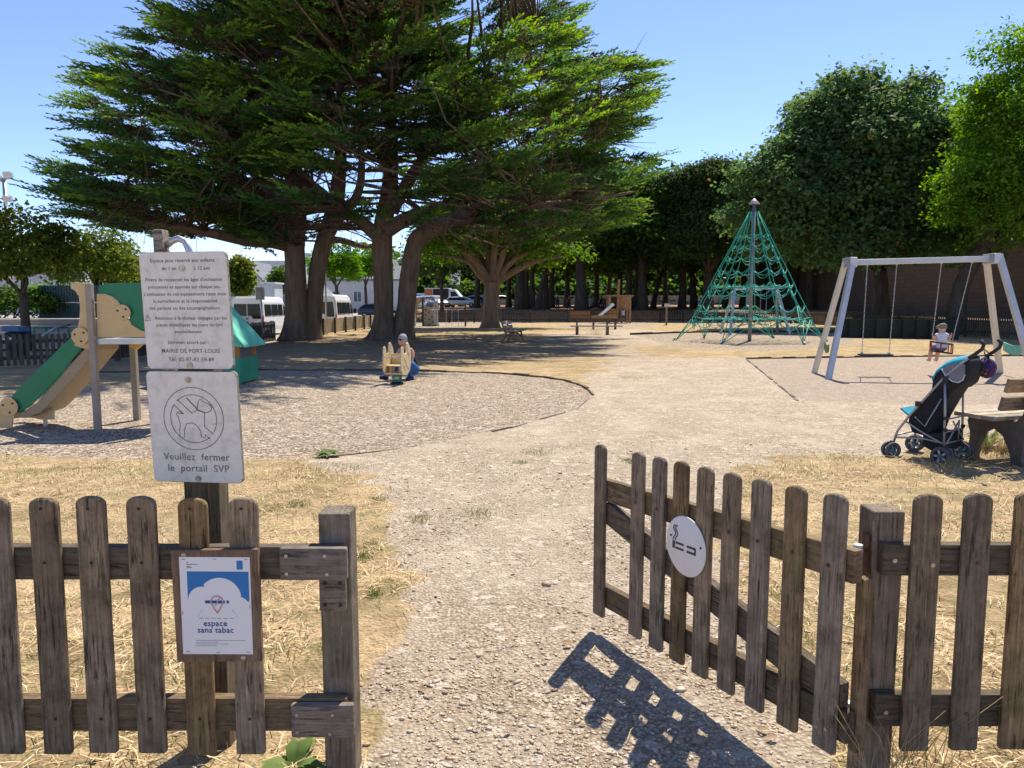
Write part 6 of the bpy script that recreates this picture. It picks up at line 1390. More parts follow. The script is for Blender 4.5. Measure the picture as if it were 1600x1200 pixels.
small_person('picnicker in brown seated at the far side of the table near the play tower', p + V3(.8, .62, 0), (-.3, -1), (.12, .08, .05), (.03, .03, .04), (.06, .04, .02), 'sit')
p = picnic(1102, 84, 'dark picnic table in the grove next to the rope pyramid')

# ================================================================= VEHICLES
def wheels(T, xs_, hw, r_):
    for x in xs_:
        for s_ in (-1, 1):
            c = V3(x, s_ * (hw - .1), r_); rot = Matrix.Rotation(R(90), 3, 'X')
            w = MB().lathe([(r_ * .6, -.11), (r_ * .95, -.11), (r_, -.07), (r_, .07), (r_ * .95, .11), (r_ * .6, .11)], c, 20, rot).build('wheel', M['tyre'], T)
            b = MB(); b.lathe([(0, -.105), (r_ * .2, -.11), (r_ * .25, -.06), (r_ * .62, -.08), (r_ * .62, .08), (r_ * .25, .06), (r_ * .2, .11), (0, .105)], c, 14, rot)
            for k in range(6): a = k * 1.047; b.beam(c, c + V3(r_ * .6 * math.cos(a), 0, r_ * .6 * math.sin(a)), r_ * .16, .2, (0, 1, 0))
            b.build('rim', M['rim'], w)
def hull(sections):                                   # list of (x, [(y,z)...half outline from bottom to top]) -> closed symmetric body
    b = MB(); V = []; n = len(sections[0][1]) * 2
    for x, half in sections:
        V += [(x, y, z) for y, z in half] + [(x, -y, z) for y, z in half[::-1]]
    m = len(sections); Fs = [(i * n + k, i * n + (k + 1) % n, (i + 1) * n + (k + 1) % n, (i + 1) * n + k) for i in range(m - 1) for k in range(n)]
    Fs += [tuple(range(n - 1, -1, -1)), tuple(range((m - 1) * n, m * n))]
    return b.add(V, Fs)
def quadglass(b, pts, off): b.add([Vector(p) for p in pts] + [Vector(p) + Vector(off) for p in pts], [(0, 1, 2, 3), (7, 6, 5, 4), (0, 4, 5, 1), (1, 5, 6, 2), (2, 6, 7, 3), (3, 7, 4, 0)])
def minibus(lab, loc, yaw, group):
    T = thing('minibus', lab, 'minibus', loc, yaw, group)
    sec = lambda w, zt, zb=.38: [(w * .96, zb), (w, zb + .25), (w * .995, 1.05), (w * .93, zt - .35), (w * .84, zt - .06), (w * .7, zt)]
    hull([(-2.75, sec(.95, 2.34, .45)), (-2.66, sec(1.0, 2.45)), (1.2, sec(1.0, 2.45)), (1.55, sec(.99, 2.36)), (2.15, sec(.95, 1.72)), (2.3, sec(.93, 1.32)), (2.75, sec(.86, 1.12)), (2.84, sec(.8, .9))]).build('body', M['white_paint'], T, False, .05, 2)
    def g(x0, x1, s_): b = MB(); quadglass(b, [(x0, s_ * .998, 1.28), (x1, s_ * .998, 1.28), (x1 - .02, s_ * .945, 1.98), (x0 + .02, s_ * .945, 1.98)], (0, s_ * .012, 0)); b.build('side_window', M['glass'], T)
    for s_ in (-1, 1): g(-2.45, -1.25, s_); g(-1.15, .05, s_); g(.15, 1.05, s_); b = MB(); quadglass(b, [(1.2, s_ * .985, 1.25), (2.05, s_ * .955, 1.25), (1.75, s_ * .945, 1.75), (1.25, s_ * .95, 1.98)], (0, s_ * .012, 0)); b.build('side_window', M['glass'], T)
    b = MB()
    quadglass(b, [(-2.762, -.03, 1.28), (-2.762, -.84, 1.28), (-2.762, -.78, 2.0), (-2.762, -.03, 2.0)], (-.012, 0, 0)); quadglass(b, [(-2.762, .84, 1.28), (-2.762, .03, 1.28), (-2.762, .03, 2.0), (-2.762, .78, 2.0)], (-.012, 0, 0))
    quadglass(b, [(-2.762, -.35, 1.1), (-2.762, -.84, 1.1), (-2.762, -.84, 1.28), (-2.762, -.25, 1.28)], (-.012, 0, 0)); b.build('rear_window', M['glass'], T)
    b = MB(); quadglass(b, [(2.18, -.8, 1.42), (2.18, .8, 1.42), (1.62, .74, 2.2), (1.62, -.74, 2.2)], (.02, 0, .012)); b.build('windscreen', M['glass'], T)
    for s_ in (-1, 1):
        b = MB(); b.box((-2.74, s_ * .955, .98), (.06, .07, .62)); b.build('tail_light', M['tail_red'], T, False, .01)
        b = MB(); b.box((1.95, s_ * 1.1, 1.42), (.1, .2, .34)); b.build('mirror', M['black_rubber'], T, False, .03)
    b = MB(); b.box((-2.765, .45, .82), (.012, .56, .15)); b.build('number_plate', M['black_rubber'], T); b = MB()
    for k in range(7): b.box((-2.773, .63 - .06 * k - (.02 if k > 1 else 0), .82), (.004, .035, .08))
    b.build('lettering', M['plate_white'], T)
    b = MB(); b.box((-2.78, 0, .46), (.12, 1.86, .2)); b.build('bumper', M['black_rubber'], T, False, .03)
    b = MB(); b.box((-2.762, .0, 1.12), (.01, .14, .14)); b.build('badge', M['screw'], T); b = MB(); b.prism([(-.35, 1.16), (-.6, 1.22), (-.3, 1.3)], lambda u, v: (-2.766, u, v), (-.004, 0, 0)); b.build('red_decal', M['tail_red'], T)
    wheels(T, (-1.6, 1.75), .98, .34); return T
van1 = minibus('white minibus with rear doors just beside the white notices', (-16.1, 47.7, tz(-15, 47)), R(90), 'white minibuses')
van2 = minibus('white minibus seen between the two cypress trunks', (-11.65, 47.7, tz(-12, 47)), R(90), 'white minibuses')
def car(lab, loc, yaw, col, L=4.2, Hh=1.48, group='cars in the car park'):
    T = thing('parked_car', lab, 'car', loc, yaw, group); h = L / 2; k = Hh / 1.48
    sec = lambda w, zt: [(w * .9, .28), (w, .45), (w, zt * .72), (w * .95, zt)]
    paint = pmat('car_paint', col, None, 2, .25, .2, 0, .6)
    hull([(-h, sec(.74, .78 * k)), (-h + .12, sec(.84, .9 * k)), (-h + .8, sec(.88, .95 * k)), (h - 1.0, sec(.88, .93 * k)), (h - .25, sec(.82, .76 * k)), (h, sec(.7, .62 * k))]).build('body', paint, T, False, .05)
    c = lambda w, z0, z1, w2: [(w, z0), (w * .99, z0 + .05), (w2, z1 - .08), (w2 * .85, z1)]
    hull([(-h + .15, c(.74, .88 * k, .97 * k, .7)), (-h + .75, c(.80, .9 * k, 1.42 * k, .64)), (-.2, c(.82, .9 * k, Hh, .64)), (h - 1.75, c(.8, .9 * k, 1.40 * k, .62)), (h - .95, c(.74, .88 * k, .95 * k, .66))]).build('cabin', paint, T, False, .04)
    b = MB()
    for s_ in (-1, 1): quadglass(b, [(-h + .55, s_ * .80, .98 * k), (h - 1.25, s_ * .80, .96 * k), (h - 1.85, s_ * .665, 1.33 * k), (-h + .85, s_ * .665, 1.35 * k)], (0, s_ * .02, .012))
    quadglass(b, [(h - 1.05, -.64, .98 * k), (h - 1.05, .64, .98 * k), (h - 1.72, .56, 1.36 * k), (h - 1.72, -.56, 1.36 * k)], (.03, 0, .03)); quadglass(b, [(-h + .2, .62, 1.0 * k), (-h + .2, -.62, 1.0 * k), (-h + .68, -.54, 1.36 * k), (-h + .68, .54, 1.36 * k)], (-.03, 0, .03))
    b.build('window', M['glass'], T)
    for s_ in (-1, 1): MB().box((h - .12, s_ * .6, .66 * k), (.1, .26, .12)).build('headlight', M['plate_white'], T, False, .02); MB().box((-h + .03, s_ * .66, .82 * k), (.08, .16, .18)).build('tail_light', M['tail_red'], T, False, .02)
    wheels(T, (-h + .75, h - .8), .87, .31); return T
def park_at(px, Yd): p = at(px, 480, Yd); return (p.x, Yd, tz(p.x, Yd))
car('dark blue hatchback partly hidden by the forked cypress trunk', park_at(592, 78), R(0), (.02, .035, .08))
car('white hatchback just past the forked cypress trunk', park_at(652, 84), R(-75), (.7, .7, .71))
car('silver car parked behind the climbing panel arch', park_at(666, 88), R(-70), (.4, .43, .48))
car('pale grey car behind the climbing panel top', park_at(681, 92), R(-60), (.5, .53, .57))
car('white low car in front of the white lorry cab', park_at(722, 92), R(-15), (.72, .72, .73), 4.5, 1.35)
car('bright blue car beside the plane tree', park_at(737, 98), R(180), (.02, .12, .32))
car('black car half behind the plane tree trunk', park_at(752, 102), R(180), (.015, .017, .02))
car('pale silver car just past the plane tree trunk', park_at(785, 104), R(20), (.55, .58, .62))
lx = park_at(696, 100); lo = thing('lorry', 'white lorry with open orange lined side near the white building', 'lorry', lx, R(-8))
hull([(.7, [(1.0, .5), (1.02, 1.2), (.95, 2.0), (.85, 2.3)]), (1.5, [(1.0, .5), (1.0, 1.2), (.93, 2.0), (.8, 2.25)]), (2.3, [(.95, .5), (.97, 1.15), (.9, 1.25), (.8, 1.3)]), (3.1, [(.85, .5), (.85, .95), (.8, 1.05), (.7, 1.08)])]).build('cab', M['white_paint'], lo, False, .05)
b = MB(); quadglass(b, [(.95, -1.02, 1.25), (2.05, -.99, 1.25), (1.6, -.93, 1.95), (.95, -.96, 2.0)], (0, -.02, 0)); b.build('window', M['glass'], lo)
b = MB(); b.bx(-2.6, .65, -1.05, 1.05, .75, .85); b.bx(-2.6, .65, -1.1, 1.1, 2.35, 2.45); b.bx(-2.6, .65, .98, 1.05, .86, 2.34); b.build('box_body', M['white_paint'], lo)
b = MB(); b.bx(-2.6, -1.5, -1.06, -1.0, .86, 2.34); b.build('side_panel', pmat('orange_panel', (.5, .2, .08), None, 3, .6), lo); b = MB(); b.bx(-1.45, .6, -.9, -.85, .86, 2.34); b.build('dark_interior', M['black_rubber'], lo); wheels(lo, (-1.6, 2.1), 1.0, .36)
lx = park_at(655, 108); lv = thing('van', 'pale blue high van behind the parked silver cars', 'van', lx, R(5)); hull([(-2.6, [(.95, .4), (1, 1.2), (.95, 2.3), (.8, 2.5)]), (1.6, [(.95, .4), (1, 1.2), (.95, 2.3), (.8, 2.5)]), (2.2, [(.92, .4), (.95, 1.1), (.9, 1.5), (.8, 1.6)]), (2.9, [(.85, .4), (.85, .9), (.8, 1.1), (.7, 1.15)])]).build('body', pmat('pale_blue_paint', (.22, .36, .58), None, 2, .35), lv, False, .05)
b = MB(); quadglass(b, [(.6, -1.0, 1.3), (1.9, -.97, 1.3), (1.6, -.95, 2.0), (.6, -.96, 2.1)], (0, -.02, 0)); b.build('window', M['glass'], lv); wheels(lv, (-1.7, 1.9), .98, .36)
lc = at(398, 470, 58); sc_ = thing('site_cabin', 'long bluish white cabin behind the first minibus', 'cabin', (lc.x, 58, tz(lc.x, 58)))
MB().bx(lc.x - 2.6, lc.x + 1.6, 57.9, 60, -.2, 3.05).build('shell', pmat('bluish_white_panel', (.58, .64, .74), (.5, .56, .66), 1, .6), sc_, True, .03); MB().bx(lc.x - 2.7, lc.x + 1.7, 57.8, 60.1, 3.06, 3.2).build('roof', M['white_paint'], sc_, True); b = MB()
for k in range(4): b.bx(lc.x - 2.5 + k * 1.02, lc.x - 2.47 + k * 1.02, 57.88, 57.897, 0, 3.0)
b.build('panel_seam', M['galv'], sc_, True)
# ================================================================= HOUSES, WALLS, FAR FENCES, POLES
def gable_house(lab, px, Yd, w, d, eave, ridge, yaw=0.0, wins=(), sky=(), chim=True, garage=None, group='houses beyond the car park', roofm='slate', gable_front=True):
    p = at(px, 480, Yd); z0 = tz(p.x, Yd); T = thing('house', lab, 'house', (p.x, Yd, z0), R(yaw), group)
    b = MB()
    if gable_front: b.prism([(-w / 2, 0), (w / 2, 0), (w / 2, eave), (0, ridge), (-w / 2, eave)], lambda u, v: (u, 0, v), (0, d, 0))
    else: b.prism([(0, 0), (d, 0), (d, eave), (d / 2, ridge), (0, eave)], lambda u, v: (-w / 2, u, v), (w, 0, 0))
    b.build('wall', M['render_white'], T)
    rf = MB()
    if gable_front:
        for s_ in (-1, 1): k = (ridge - eave) / (w / 2); rf.prism([(0, ridge + .02), (s_ * (w / 2 + .3), eave - .3 * k + .02), (s_ * (w / 2 + .3), eave - .3 * k + .22), (0, ridge + .22)], lambda u, v: (u, -.12, v), (0, d + .24, 0))
    else:
        k = (ridge - eave) / (d / 2)
        for y0, s_ in ((0, -1), (d, 1)): rf.prism([(d / 2, ridge + .02), (y0 + s_ * .3, eave - .3 * k + .02), (y0 + s_ * .3, eave - .3 * k + .22), (d / 2, ridge + .22)], lambda u, v: (-w / 2 - .15, u, v), (w + .3, 0, 0))
    r_ = rf.build('roof', M[roofm], T)
    if chim:
        for s_ in ((-1,) if chim == 1 else (-1, 1)):
            x = s_ * (w / 2 - .5); y = d / 2; b = MB(); b.bx(x - .3, x + .3, y - .45, y + .45, ridge - 1.2 if gable_front else ridge - .4, ridge + 1.0); b.bx(x - .36, x + .36, y - .5, y + .5, ridge + 1.0, ridge + 1.12); b.build('chimney', M['render_white'], r_)
    for x, z, ww, hh in wins:
        fo = MB().bx(x - ww / 2 - .08, x + ww / 2 + .08, -.05, -.004, z - hh / 2 - .08, z + hh / 2 + .08).build('window', M['white_paint'], T); MB().bx(x - ww / 2, x + ww / 2, -.075, -.051, z - hh / 2, z + hh / 2).build('pane', M['window_dark'], fo)
        b = MB(); b.bx(x - .03, x + .03, -.085, -.0755, z - hh / 2, z + hh / 2); b.build('glazing_bar', M['white_paint'], fo)
    for x, u in sky:
        y = u * d / 2; z = eave + (ridge - eave) * u; sl_ = math.atan2(ridge - eave, d / 2); b = MB(); b.box((x, y, z + .27), (.8, 1.0, .06), Matrix.Rotation(sl_, 3, 'X')); b.build('skylight', M['window_dark'], r_)
    if garage: x, ww, hh = garage; MB().bx(x - ww / 2, x + ww / 2, -.06, -.004, 0, hh).build('garage_door', M['shutter_blue'], T)
    return T
gable_house('white gabled house with slate roof edge just past the small yellow green tree', 388, 96, 6.4, 9, 2.6, 6.6, 0, [(-1.2, 2, .9, 1.1)], chim=False)
gable_house('house with long slate roof and skylights seen over the minibuses', 424, 112, 13.5, 9, 4.2, 7.6, 0, [(-2.2, 2.9, 1.4, 1.2), (.2, 2.9, 1.4, 1.2), (2.6, 2.9, 1.4, 1.2)], [(-2.6, .55), (-.2, .6), (3, .55)], 2, gable_front=False)
gable_house('white gabled house with blue garage door beside the cypress trunk', 449, 92, 7.2, 9, 2.4, 6.0, 0, [], (), False, (.6, 3.0, 2.3))
gable_house('low white house with slate roof behind the olive street tree', 18, 88, 15, 9, 3.0, 6.6, 0, [(-3, 1.9, 1, 1.2), (0, 1.9, 1, 1.2), (3, 1.9, 1, 1.2)], (), 1, gable_front=False)
gable_house('white two storey house with blue shutters above the green metal screen', 92, 100, 9, 8, 5.2, 7.6, 0, [(-2.5, 4.4, 1, 1.3), (.2, 4.4, 1, 1.3), (2.6, 4.4, 1, 1.3), (-2.5, 1.8, 1, 1.3)], (), 1, gable_front=False)
gable_house('white house with steep slate gable behind the toddler slide', 186, 92, 7, 8, 3.4, 6.4, 0, [(-1, 2.2, 1, 1.2), (1.2, 2.2, 1, 1.2)], (), 1)
gable_house('white house behind the maples between the cypress trunks', 548, 104, 15, 9, 4.6, 7.4, 0, [(-5, 2.2, 1, 1.4), (-2, 2.2, 1, 1.4), (1, 2.2, 1, 1.4), (4, 2.2, 1, 1.4)], (), 1, gable_front=False)
h_ = gable_house('tall white building with brown arched window by the plane tree', 705, 128, 11, 10, 8.5, 11.5, 0, [], (), False)
b = MB(); b.prism([(.2, 2.6), (1.6, 2.6), (1.6, 4.6)] + [(.9 + .7 * math.cos(a), 4.6 + .6 * math.sin(a)) for a in np.linspace(.2, math.pi - .2, 7)] + [(.2, 4.6)], lambda u, v: (u - 1.2, -.06, v), (0, .05, 0)); b.build('arched_window', pmat('brown_shutter', (.3, .17, .15), None, 3, .7), h_)
gable_house('grey white low house far past the climbing frame', 640, 120, 16, 9, 4.0, 6.8, 0, [(-3, 2, 1, 1.2), (0, 2, 1, 1.2), (3, 2, 1, 1.2)], (), 2, gable_front=False)

# terraces with a metal screen and a hedge, at the car park side
t0 = at(60, 520, 31)
tr2 = thing('stone_terrace', 'stepped stone terrace with pale top beyond the picket fence', 'terrace', (t0.x, 33, tz(t0.x, 32)))
M['terr'] = pmat('rough_terrace_stone', (0.26, 0.22, 0.19), (0.40, 0.35, 0.3), 2.5, 0.9, 0, 0.5, stretch=(.5, 1, 2))
for k in range(4):
    y0 = 31.0 + .75 * k; zt_ = -.05 + .27 * k
    MB().bx(-34, -17.2 + .25 * k, y0, 40, zt_ - .35, zt_).build('step', M['terr'], tr2, True, .02); MB().bx(-34, -17.2 + .25 * k, y0 - .03, y0 + .5, zt_ + .001, zt_ + .07).build('coping', M['concrete'], tr2, True, .01)
MB().bx(-34, -16.4, 34.2, 46, .765, .80).build('terrace_top', M['concrete'], tr2, True)
s0 = at(62, 480, 38); s1 = at(150, 480, 38)
scn = thing('metal_screen', 'dark blue green metal screen on top of the terrace', 'screen', ((s0.x + s1.x) / 2, 38, .8))
b = MB(); b.bx(s0.x, s1.x + 1, 38, 38.08, .8, 2.45)
n = int((s1.x - s0.x + 1) / .14)
for k in range(n): b.bx(s0.x + k * .14, s0.x + k * .14 + .05, 37.965, 37.9995, .82, 2.43)
b.build('sheet', pmat('blue_green_sheet', (.035, .07, .085), (.045, .085, .1), 1.2, .5, .2, .05), scn, True); MB().bx(s0.x, s1.x + 1, 37.93, 37.963, 1.55, 1.6).build('rail', M['galv'], scn, True)
def shrub(name, lab, c, rad, n, seed, leaf='leaf_grove', cat='hedge', size=.16):
    T = thing(name, lab, cat, tuple(c)); np_obj('foliage', leaf_crown('foliage', [((0, 0, rad[2] * .8), rad)], n, 18, size, .4, M[leaf], seed, .55, .4, False), T)
    b = MB()
    for k in range(5): b.tube([(rnd.uniform(-.3, .3) * rad[0], 0, -.1), (rnd.uniform(-.6, .6) * rad[0], 0, rad[2])], [.04, .015], 5)
    b.build('stem', M['bark_dark'], T); return T
h0 = at(22, 480, 37.5); shrub('hedge', 'dense green hedge beside the dark metal screen', (h0.x, 37.5, .8), (2.4, .8, .85), 260, 901)
h0 = at(100, 480, 44); shrub('hedge', 'bright hedge top showing above the dark metal screen', (h0.x, 44, .9), (3.4, .9, 1.0), 260, 902, 'leaf_bright')
rl = thing('hand_railing', 'green metal hand railing at the foot of the terrace', 'railing', (-15.5, 24, 0))
for a_, c_ in ((at(53, 512, 24), at(107, 512, 25)), ):
    b = MB(); b.tube([a_, c_], .03, 6); b.build('rail', M['hdpe_green'], rl, True)
    for u in (0, .35, .7, 1): q_ = a_.lerp(c_, u); MB().tube([(q_.x, q_.y, -.2), q_], .03, 6).build('post', M['hdpe_green'], rl, True)
b = MB(); a_, c_ = at(62, 528, 23), at(110, 507, 24); b.tube([a_, a_.lerp(c_, .5) + V3(0, 0, .1), c_], .03, 6); b.build('rail', M['galv'], rl, True)

# far picket fences: a panel of pickets between posts
def far_fence(lab, pts, h, mat, postmat, gap=.13, pw=.075, group='far picket fences', post=2.0, zoff=None, pside=-.11):
    T = thing('picket_fence', lab, 'fence', (pts[0][0], pts[0][1], 0), 0, group)
    for (xa, ya), (xb, yb_) in zip(pts, pts[1:]):
        L = math.hypot(xb - xa, yb_ - ya); ns = max(1, round(L / post))
        for k in range(ns):
            a = V3(xa + (xb - xa) * k / ns, ya + (yb_ - ya) * k / ns, 0); c = V3(xa + (xb - xa) * (k + 1) / ns, ya + (yb_ - ya) * (k + 1) / ns, 0)
            a.z = zoff if zoff is not None else tz(a.x, a.y); c.z = zoff if zoff is not None else tz(c.x, c.y); d = (c - a); dl = d.length; dn = d / dl; nn = V3(dn.y, -dn.x, 0)
            b = MB(); m = max(1, int(dl / gap))
            for j in range(m):
                u = (j + .5) / m; q_ = a + d * u; hh = h * rnd.uniform(.965, 1.02); e = dn * pw / 2; o_ = nn * .012
                V = []
                for oo in (o_, -o_): V += [q_ - e + V3(0, 0, .07) + oo, q_ + e + V3(0, 0, .07) + oo, q_ + e + V3(0, 0, hh - .03) + oo, q_ + V3(0, 0, hh) + oo, q_ - e + V3(0, 0, hh - .03) + oo]
                b.add(V, [(0, 1, 2, 3, 4), (9, 8, 7, 6, 5)] + [(i, i + 5, (i + 1) % 5 + 5, (i + 1) % 5) for i in range(5)])
            for zz in (.25, h * .78): b.beam(a + V3(0, 0, zz) - nn * .035, c + V3(0, 0, zz) - nn * .035, .03, .09)
            b.build('picket_panel', M[mat], T, True)
            MB().box(a + V3(0, 0, h * .52) + nn * pside, (.1, .1, h * 1.04)).build('post', M[postmat], T, True)
    return T
far_fence('dark picket fence behind the toddler slide', [(-15.5, 15.9), (-12.2, 17.2), (-10.9, 18.6), (-10.95, 22.5)], .82, 'far_wood', 'far_wood')
far_fence('dark picket fence beside the white minibuses', [(-10.95, 22.5), (-10.7, 27), (-10.1, 31.5)], .92, 'far_wood', 'far_wood')
far_fence('tan backed picket fence between the two cypress trunks', [(-9.4, 34), (-8.9, 44), (-8.9, 58)], .80, 'tan_wood', 'far_wood', .105, .1, pside=.09)
far_fence('dark picket fence from the climbing frame to the plane tree', [(-8.9, 58), (-3.0, 58.8), (1.5, 59.2)], .95, 'far_wood', 'far_wood')
far_fence('brown picket fence behind the wooden play tower', [(6.4, 60.2), (14, 60.4), (21, 58)], .95, 'far_wood', 'far_wood')
far_fence('brown picket fence between the plane tree and the tan gate', [(1.5, 59.2), (4.6, 60.1)], .95, 'far_wood', 'far_wood')
far_fence('dark picket fence behind the double swing', [(21, 58), (21.2, 46), (20.6, 36), (21.5, 30.5), (28, 27)], .95, 'far_wood', 'far_wood')
gt = thing('picket_gate', 'fresh tan picket gate near the wooden play tower', 'gate', (5.5, 60.1, 0))
b = MB()
for k in range(12): b.bx(4.72 + .14 * k, 4.81 + .14 * k, 60.05, 60.08, .07, .95)
b.build('picket_panel', M['new_wood'], gt, True); b = MB(); b.bx(4.7, 6.35, 60.085, 60.12, .25, .34); b.bx(4.7, 6.35, 60.085, 60.12, .7, .79); b.build('rail', M['new_wood'], gt, True)
for x in (4.62, 6.42): MB().bx(x - .06, x + .06, 60.0, 60.15, -.1, 1.05).build('post', M['far_wood'], gt, True)
dk = thing('board_screen', 'dark green board screen behind the empty flat swing', 'screen', (20, 36, 0))
for k in range(9):
    p = at(1318 + k * 21, 512, 33 - .25 * k); MB().box((p.x, p.y, .42), (.62, .05, .85), Matrix.Rotation(R(-10), 3, 'Z')).build('board', M['far_green'] if 'far_green' in M else M.setdefault('far_green', pmat('dark_green_board', (.010, .018, .012), (.016, .026, .017), 3, .8)), dk, True)

# stone rampart
t = NT('rampart_stone'); co = t.objco(False); sp_ = t.n("ShaderNodeSeparateXYZ"); t.l(co, sp_.inputs[0])
cb_ = t.n("ShaderNodeCombineXYZ"); t.l(sp_.outputs[1], cb_.inputs[0]); t.l(sp_.outputs[2], cb_.inputs[1])
bt = t.n("ShaderNodeTexBrick"); t.l(cb_.outputs[0], bt.inputs['Vector']); bt.inputs['Scale'].default_value = 1.0; bt.inputs['Brick Width'].default_value = .75; bt.inputs['Row Height'].default_value = .32; bt.inputs['Mortar Size'].default_value = .018
bt.inputs['Color1'].default_value = (.135, .108, .08, 1); bt.inputs['Color2'].default_value = (.105, .085, .064, 1); bt.inputs['Mortar'].default_value = (.08, .06, .045, 1)
n_ = t.noise(co, .5, 6, .7); col = t.mix(t.ramp(n_, [(.35, (0, 0, 0)), (.7, (.7, .7, .7))]), bt.outputs[0], (.13, .095, .07)); t.pbr(col, .9, 0, t.bump(t.math('ADD', bt.outputs['Fac'], t.noise(co, 6, 4)), .4, .05), .2); M['stone'] = t.m
rw = thing('stone_rampart', 'tall shaded stone rampart wall behind the swings', 'wall', (33, 55, 0))
b = MB(); b.prism([(32.5, 22), (34.2, 22), (34.2, 66), (31, 92), (29.5, 92), (32.4, 66)], lambda u, v: (u, v, -.5), (0, 0, 9.4)); b.build('masonry', M['stone'], rw, True)
b = MB(); b.prism([(32.3, 21.9), (34.4, 21.9), (34.4, 66.1), (31.2, 92.1), (29.3, 92.1), (32.2, 66)], lambda u, v: (u, v, 8.901), (0, 0, .35)); b.build('coping', M['concrete'], rw, True)
wl = thing('low_wall', 'low pale wall closing the far side of the grove', 'wall', (30, 118, 0))
MB().bx(2, 62, 118, 118.5, .8, 2.7).build('masonry', pmat('pale_far_wall', (.42, .37, .31), (.32, .28, .24), .8, .9), wl, True); MB().bx(2, 62, 117.9, 118.6, 2.7, 2.85).build('coping', M['concrete'], wl, True)

# poles
def pole(name, lab, cat, px, py_top, Yd, r_, mat='galv', extra=None):
    p = at(px, 500, Yd); z1 = at(px, py_top, Yd).z; T = thing(name, lab, cat, (p.x, Yd, tz(p.x, Yd)))
    MB().tube([(p.x, Yd, tz(p.x, Yd) - .1), (p.x, Yd, z1)], [r_, r_ * .8], 10).build('pole', M[mat], T, True)
    if extra: extra(T, p.x, z1)
    return T
def lamp_head(T, x, z): MB().box((x, 39.7, z + .03), (.16, .7, .1)).build('lamp_head', M['galv'], T, True, .02)
pole('street_lamp', 'slim grey lamp post between the two cypress trunks', 'street lamp', 510, 392, 40, .06, 'galv', lamp_head)
def board(T, x, z): MB().bx(x - .17, x + .17, 29.9, 29.94, z - .5, z).build('board', M['tan_wood'], T, True)
pole('pole_sign', 'narrow brown board on a thin pole before the first minibus', 'sign', 409, 449, 30, .03, 'galv', board)
def floods(T, x, z):
    for dx, dz in ((-.45, -.1), (.55, .25), (.35, -1.9)): f_ = MB(); f_.box((x + dx, 69.8, z + dz), (.75, .4, .55), Matrix.Rotation(R(25), 3, 'X')); f_.build('floodlight', M['galv'], T, True, .04)
    MB().beam((x - .6, 70, z - .25), (x + .7, 70, z), .12, .12).build('bracket', M['galv'], T, True)
pole('floodlight_mast', 'tall mast with three floodlights above the street tree', 'floodlight', 22, 278, 70, .2, 'galv', floods)
bn = gp(26, 572); bn.y = 18.6; bi = thing('litter_bin', 'blue lidded litter bin against the picket fence', 'litter bin', (at(27, 560, 18.9).x, 18.9, 0))
bx_ = bi.location.x; MB().bx(bx_ - .19, bx_ + .19, 18.75, 19.1, .08, .79).build('body', M['black_rubber'], bi, True, .03); b = MB(); b.prism([(-.24, .80), (.24, .80), (.20, .92), (-.20, .95)], lambda u, v: (bx_ + u, 18.7, v), (0, .45, 0)); b.build('lid', pmat('blue_plastic', (.06, .13, .24), (.08, .16, .28), 4, .5), bi, True, .02); MB().bx(bx_ - .1, bx_ + .1, 18.74, 18.748, .55, .66).build('sticker', M['plate_white'], bi, True)
MB().tube([(bx_, 19.0, 0), (bx_, 19.0, .1)], .08, 8).build('foot', M['galv'], bi, True)
bdn = bpy.data.objects.get('small_tree')
xb = bdn.location; MB().tube([(0, 0, .35), (0, 0, .95)], [.235, .225], 14).build('painted_band', pmat('blue_wrap', (.04, .09, .22), None, 6, .7), bdn)

# ================================================================= WEEDS
def weed(lab, c, n, L, W, seed, mat='weed', upr=.5, cat='plant', name='weed_plant'):
    r = random.Random(seed); T = thing(name, lab, cat, tuple(c)); b = MB()
    for k in range(n):
        a = r.uniform(0, 6.283); el = r.uniform(.1, 1) * upr; d = V3(math.cos(a), math.sin(a), 0); s_ = V3(-d.y, d.x, 0); l = L * r.uniform(.6, 1.2); w = W * r.uniform(.7, 1.2)
        p0 = d * .01; mid = d * l * .5 + V3(0, 0, l * (.25 + el * .5)); tip = d * l + V3(0, 0, l * (el * .7)); q1_ = mid * .55
        b.add([p0 - s_ * w * .1, p0 + s_ * w * .1, q1_ + s_ * w * .42, mid + s_ * w * .5 - V3(0, 0, .01), tip, mid - s_ * w * .5 - V3(0, 0, .01), q1_ - s_ * w * .42, mid + V3(0, 0, -.008)], [(0, 1, 2, 7, 6), (2, 3, 7), (6, 7, 5), (3, 4, 7), (7, 4, 5)], True)
    b.build('leaves', M[mat], T); return T
M['weed'] = leaf_mat('broad_weed_leaf', (.09, .15, .035), (.14, .2, .055), (.2, .26, .08), .3, 3.0)
M['dry_stem'] = pmat('dry_stem', (.5, .37, .17), (.36, .26, .12), 20, .8)
weed('broad leaved green weed at the foot of the notice board pickets', (-.70, 2.2, ground_z(np.array([-.70]), np.array([2.2]))[0]), 20, .13, .045, 5)
c = gp(512, 714); weed('low pale green weed lying on the edging strip', (c.x, c.y, .02), 26, .14, .07, 6, upr=.25)
c = gp(1545, 702); weed('leafy green weed growing under the park bench', (c.x, c.y + .05, 0), 46, .3, .045, 7, upr=1.3)
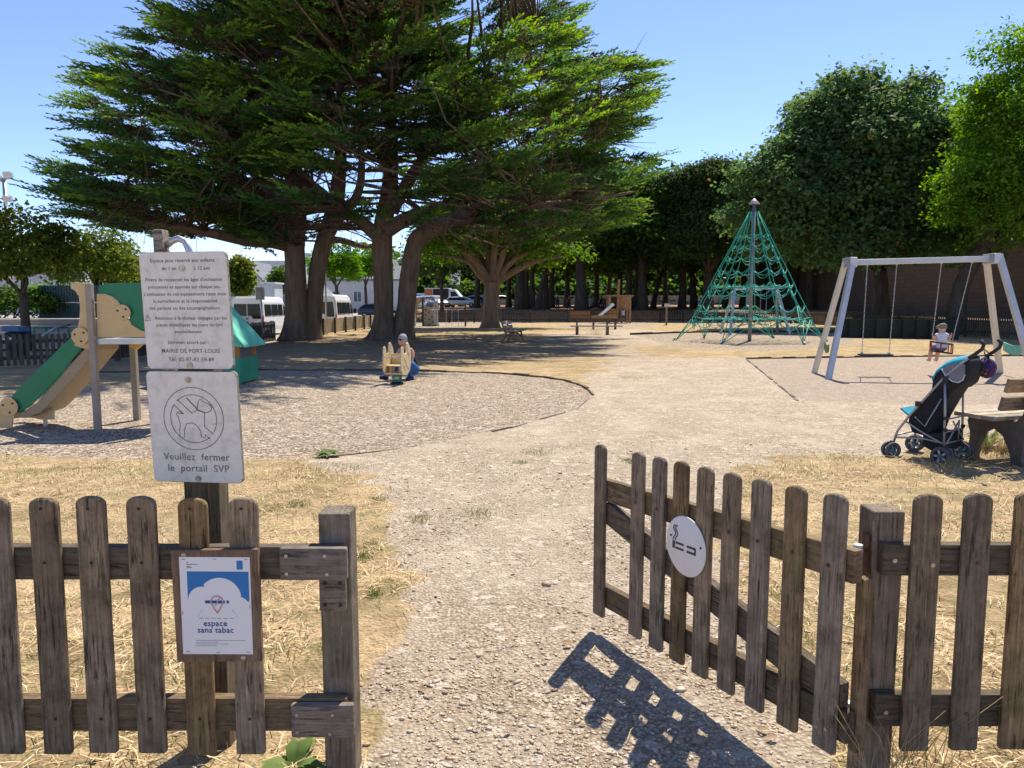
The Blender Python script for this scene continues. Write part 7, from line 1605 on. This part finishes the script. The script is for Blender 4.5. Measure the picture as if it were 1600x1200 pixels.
def stalks(lab, c, n, h, seed, spread):
    r = random.Random(seed); T = thing('dry_grass_clump', lab, 'grass clump', tuple(c)); b = MB()
    for k in range(n):
        a = r.uniform(0, 6.28); p = V3(math.cos(a), math.sin(a), 0) * r.uniform(0, spread); l = V3(r.gauss(0, .22), r.gauss(0, .22), 1) * h * r.uniform(.4, 1.1)
        b.tube([p, p + l * .5, p + l + V3(l.x, l.y, -.1 * l.z) * .6], [.0016, .0013, .0006], 3)
    b.build('stalks', M['dry_stem'], T)
stalks('tall dry grass stalks at the foot of the square hinge post', (1.10, 2.06, .0), 24, .40, 3, .09)
stalks('dry grass stalks between the fence pickets by the hinge post', (1.30, 2.25, .0), 34, .34, 4, .14)
c = gp(1570, 712); stalks('straw coloured grass clump around the bench weed', (c.x, c.y, 0), 240, .26, 5, .34)
c = gp(1480, 735); stalks('short dry grass clump beside the pushchair wheels', (c.x, c.y, 0), 120, .14, 6, .3)
c = at(932, 524, 35.6); stalks('dry grass tufts under the long low bench', (c.x, 35.7, 0), 160, .5, 7, .9)
# fallen leaves
b = MB(); r = random.Random(9)
for px, py in [(1205, 1160), (1192, 1148), (1280, 1010), (1335, 1020), (660, 1085), (150, 1195), (210, 1190), (80, 1180), (1500, 1090), (1420, 770), (1262, 868), (1180, 835), (160, 765), (440, 985), (95, 960), (735, 1035), (60, 1010)] + [(r.uniform(0, 1600), r.uniform(740, 1180)) for _ in range(50)]:
    c = gp(px, py); 
    if 600 < px < 1150 and r.random() < .8: continue
    a = r.uniform(0, 6.28); s_ = r.uniform(.010, .026); rot = Matrix.Rotation(a, 3, 'Z') @ Matrix.Rotation(r.uniform(-.4, .4), 3, 'X'); c.z = .018 + s_ * .15
    b.add([c + rot @ (V3(x, y, z) * s_) for x, y, z in [(-1, 0, 0), (-.3, .55, .25), (.5, .45, .2), (1, 0, .1), (.5, -.45, .25), (-.3, -.55, .15), (0, 0, -.05)]], [(0, 1, 6), (1, 2, 6), (2, 3, 6), (3, 4, 6), (4, 5, 6), (5, 0, 6)], True)
tag(b.build('fallen_leaves', pmat('brown_dry_leaf', (.22, .13, .07), (.34, .22, .13), 30, .8)), kind='stuff')
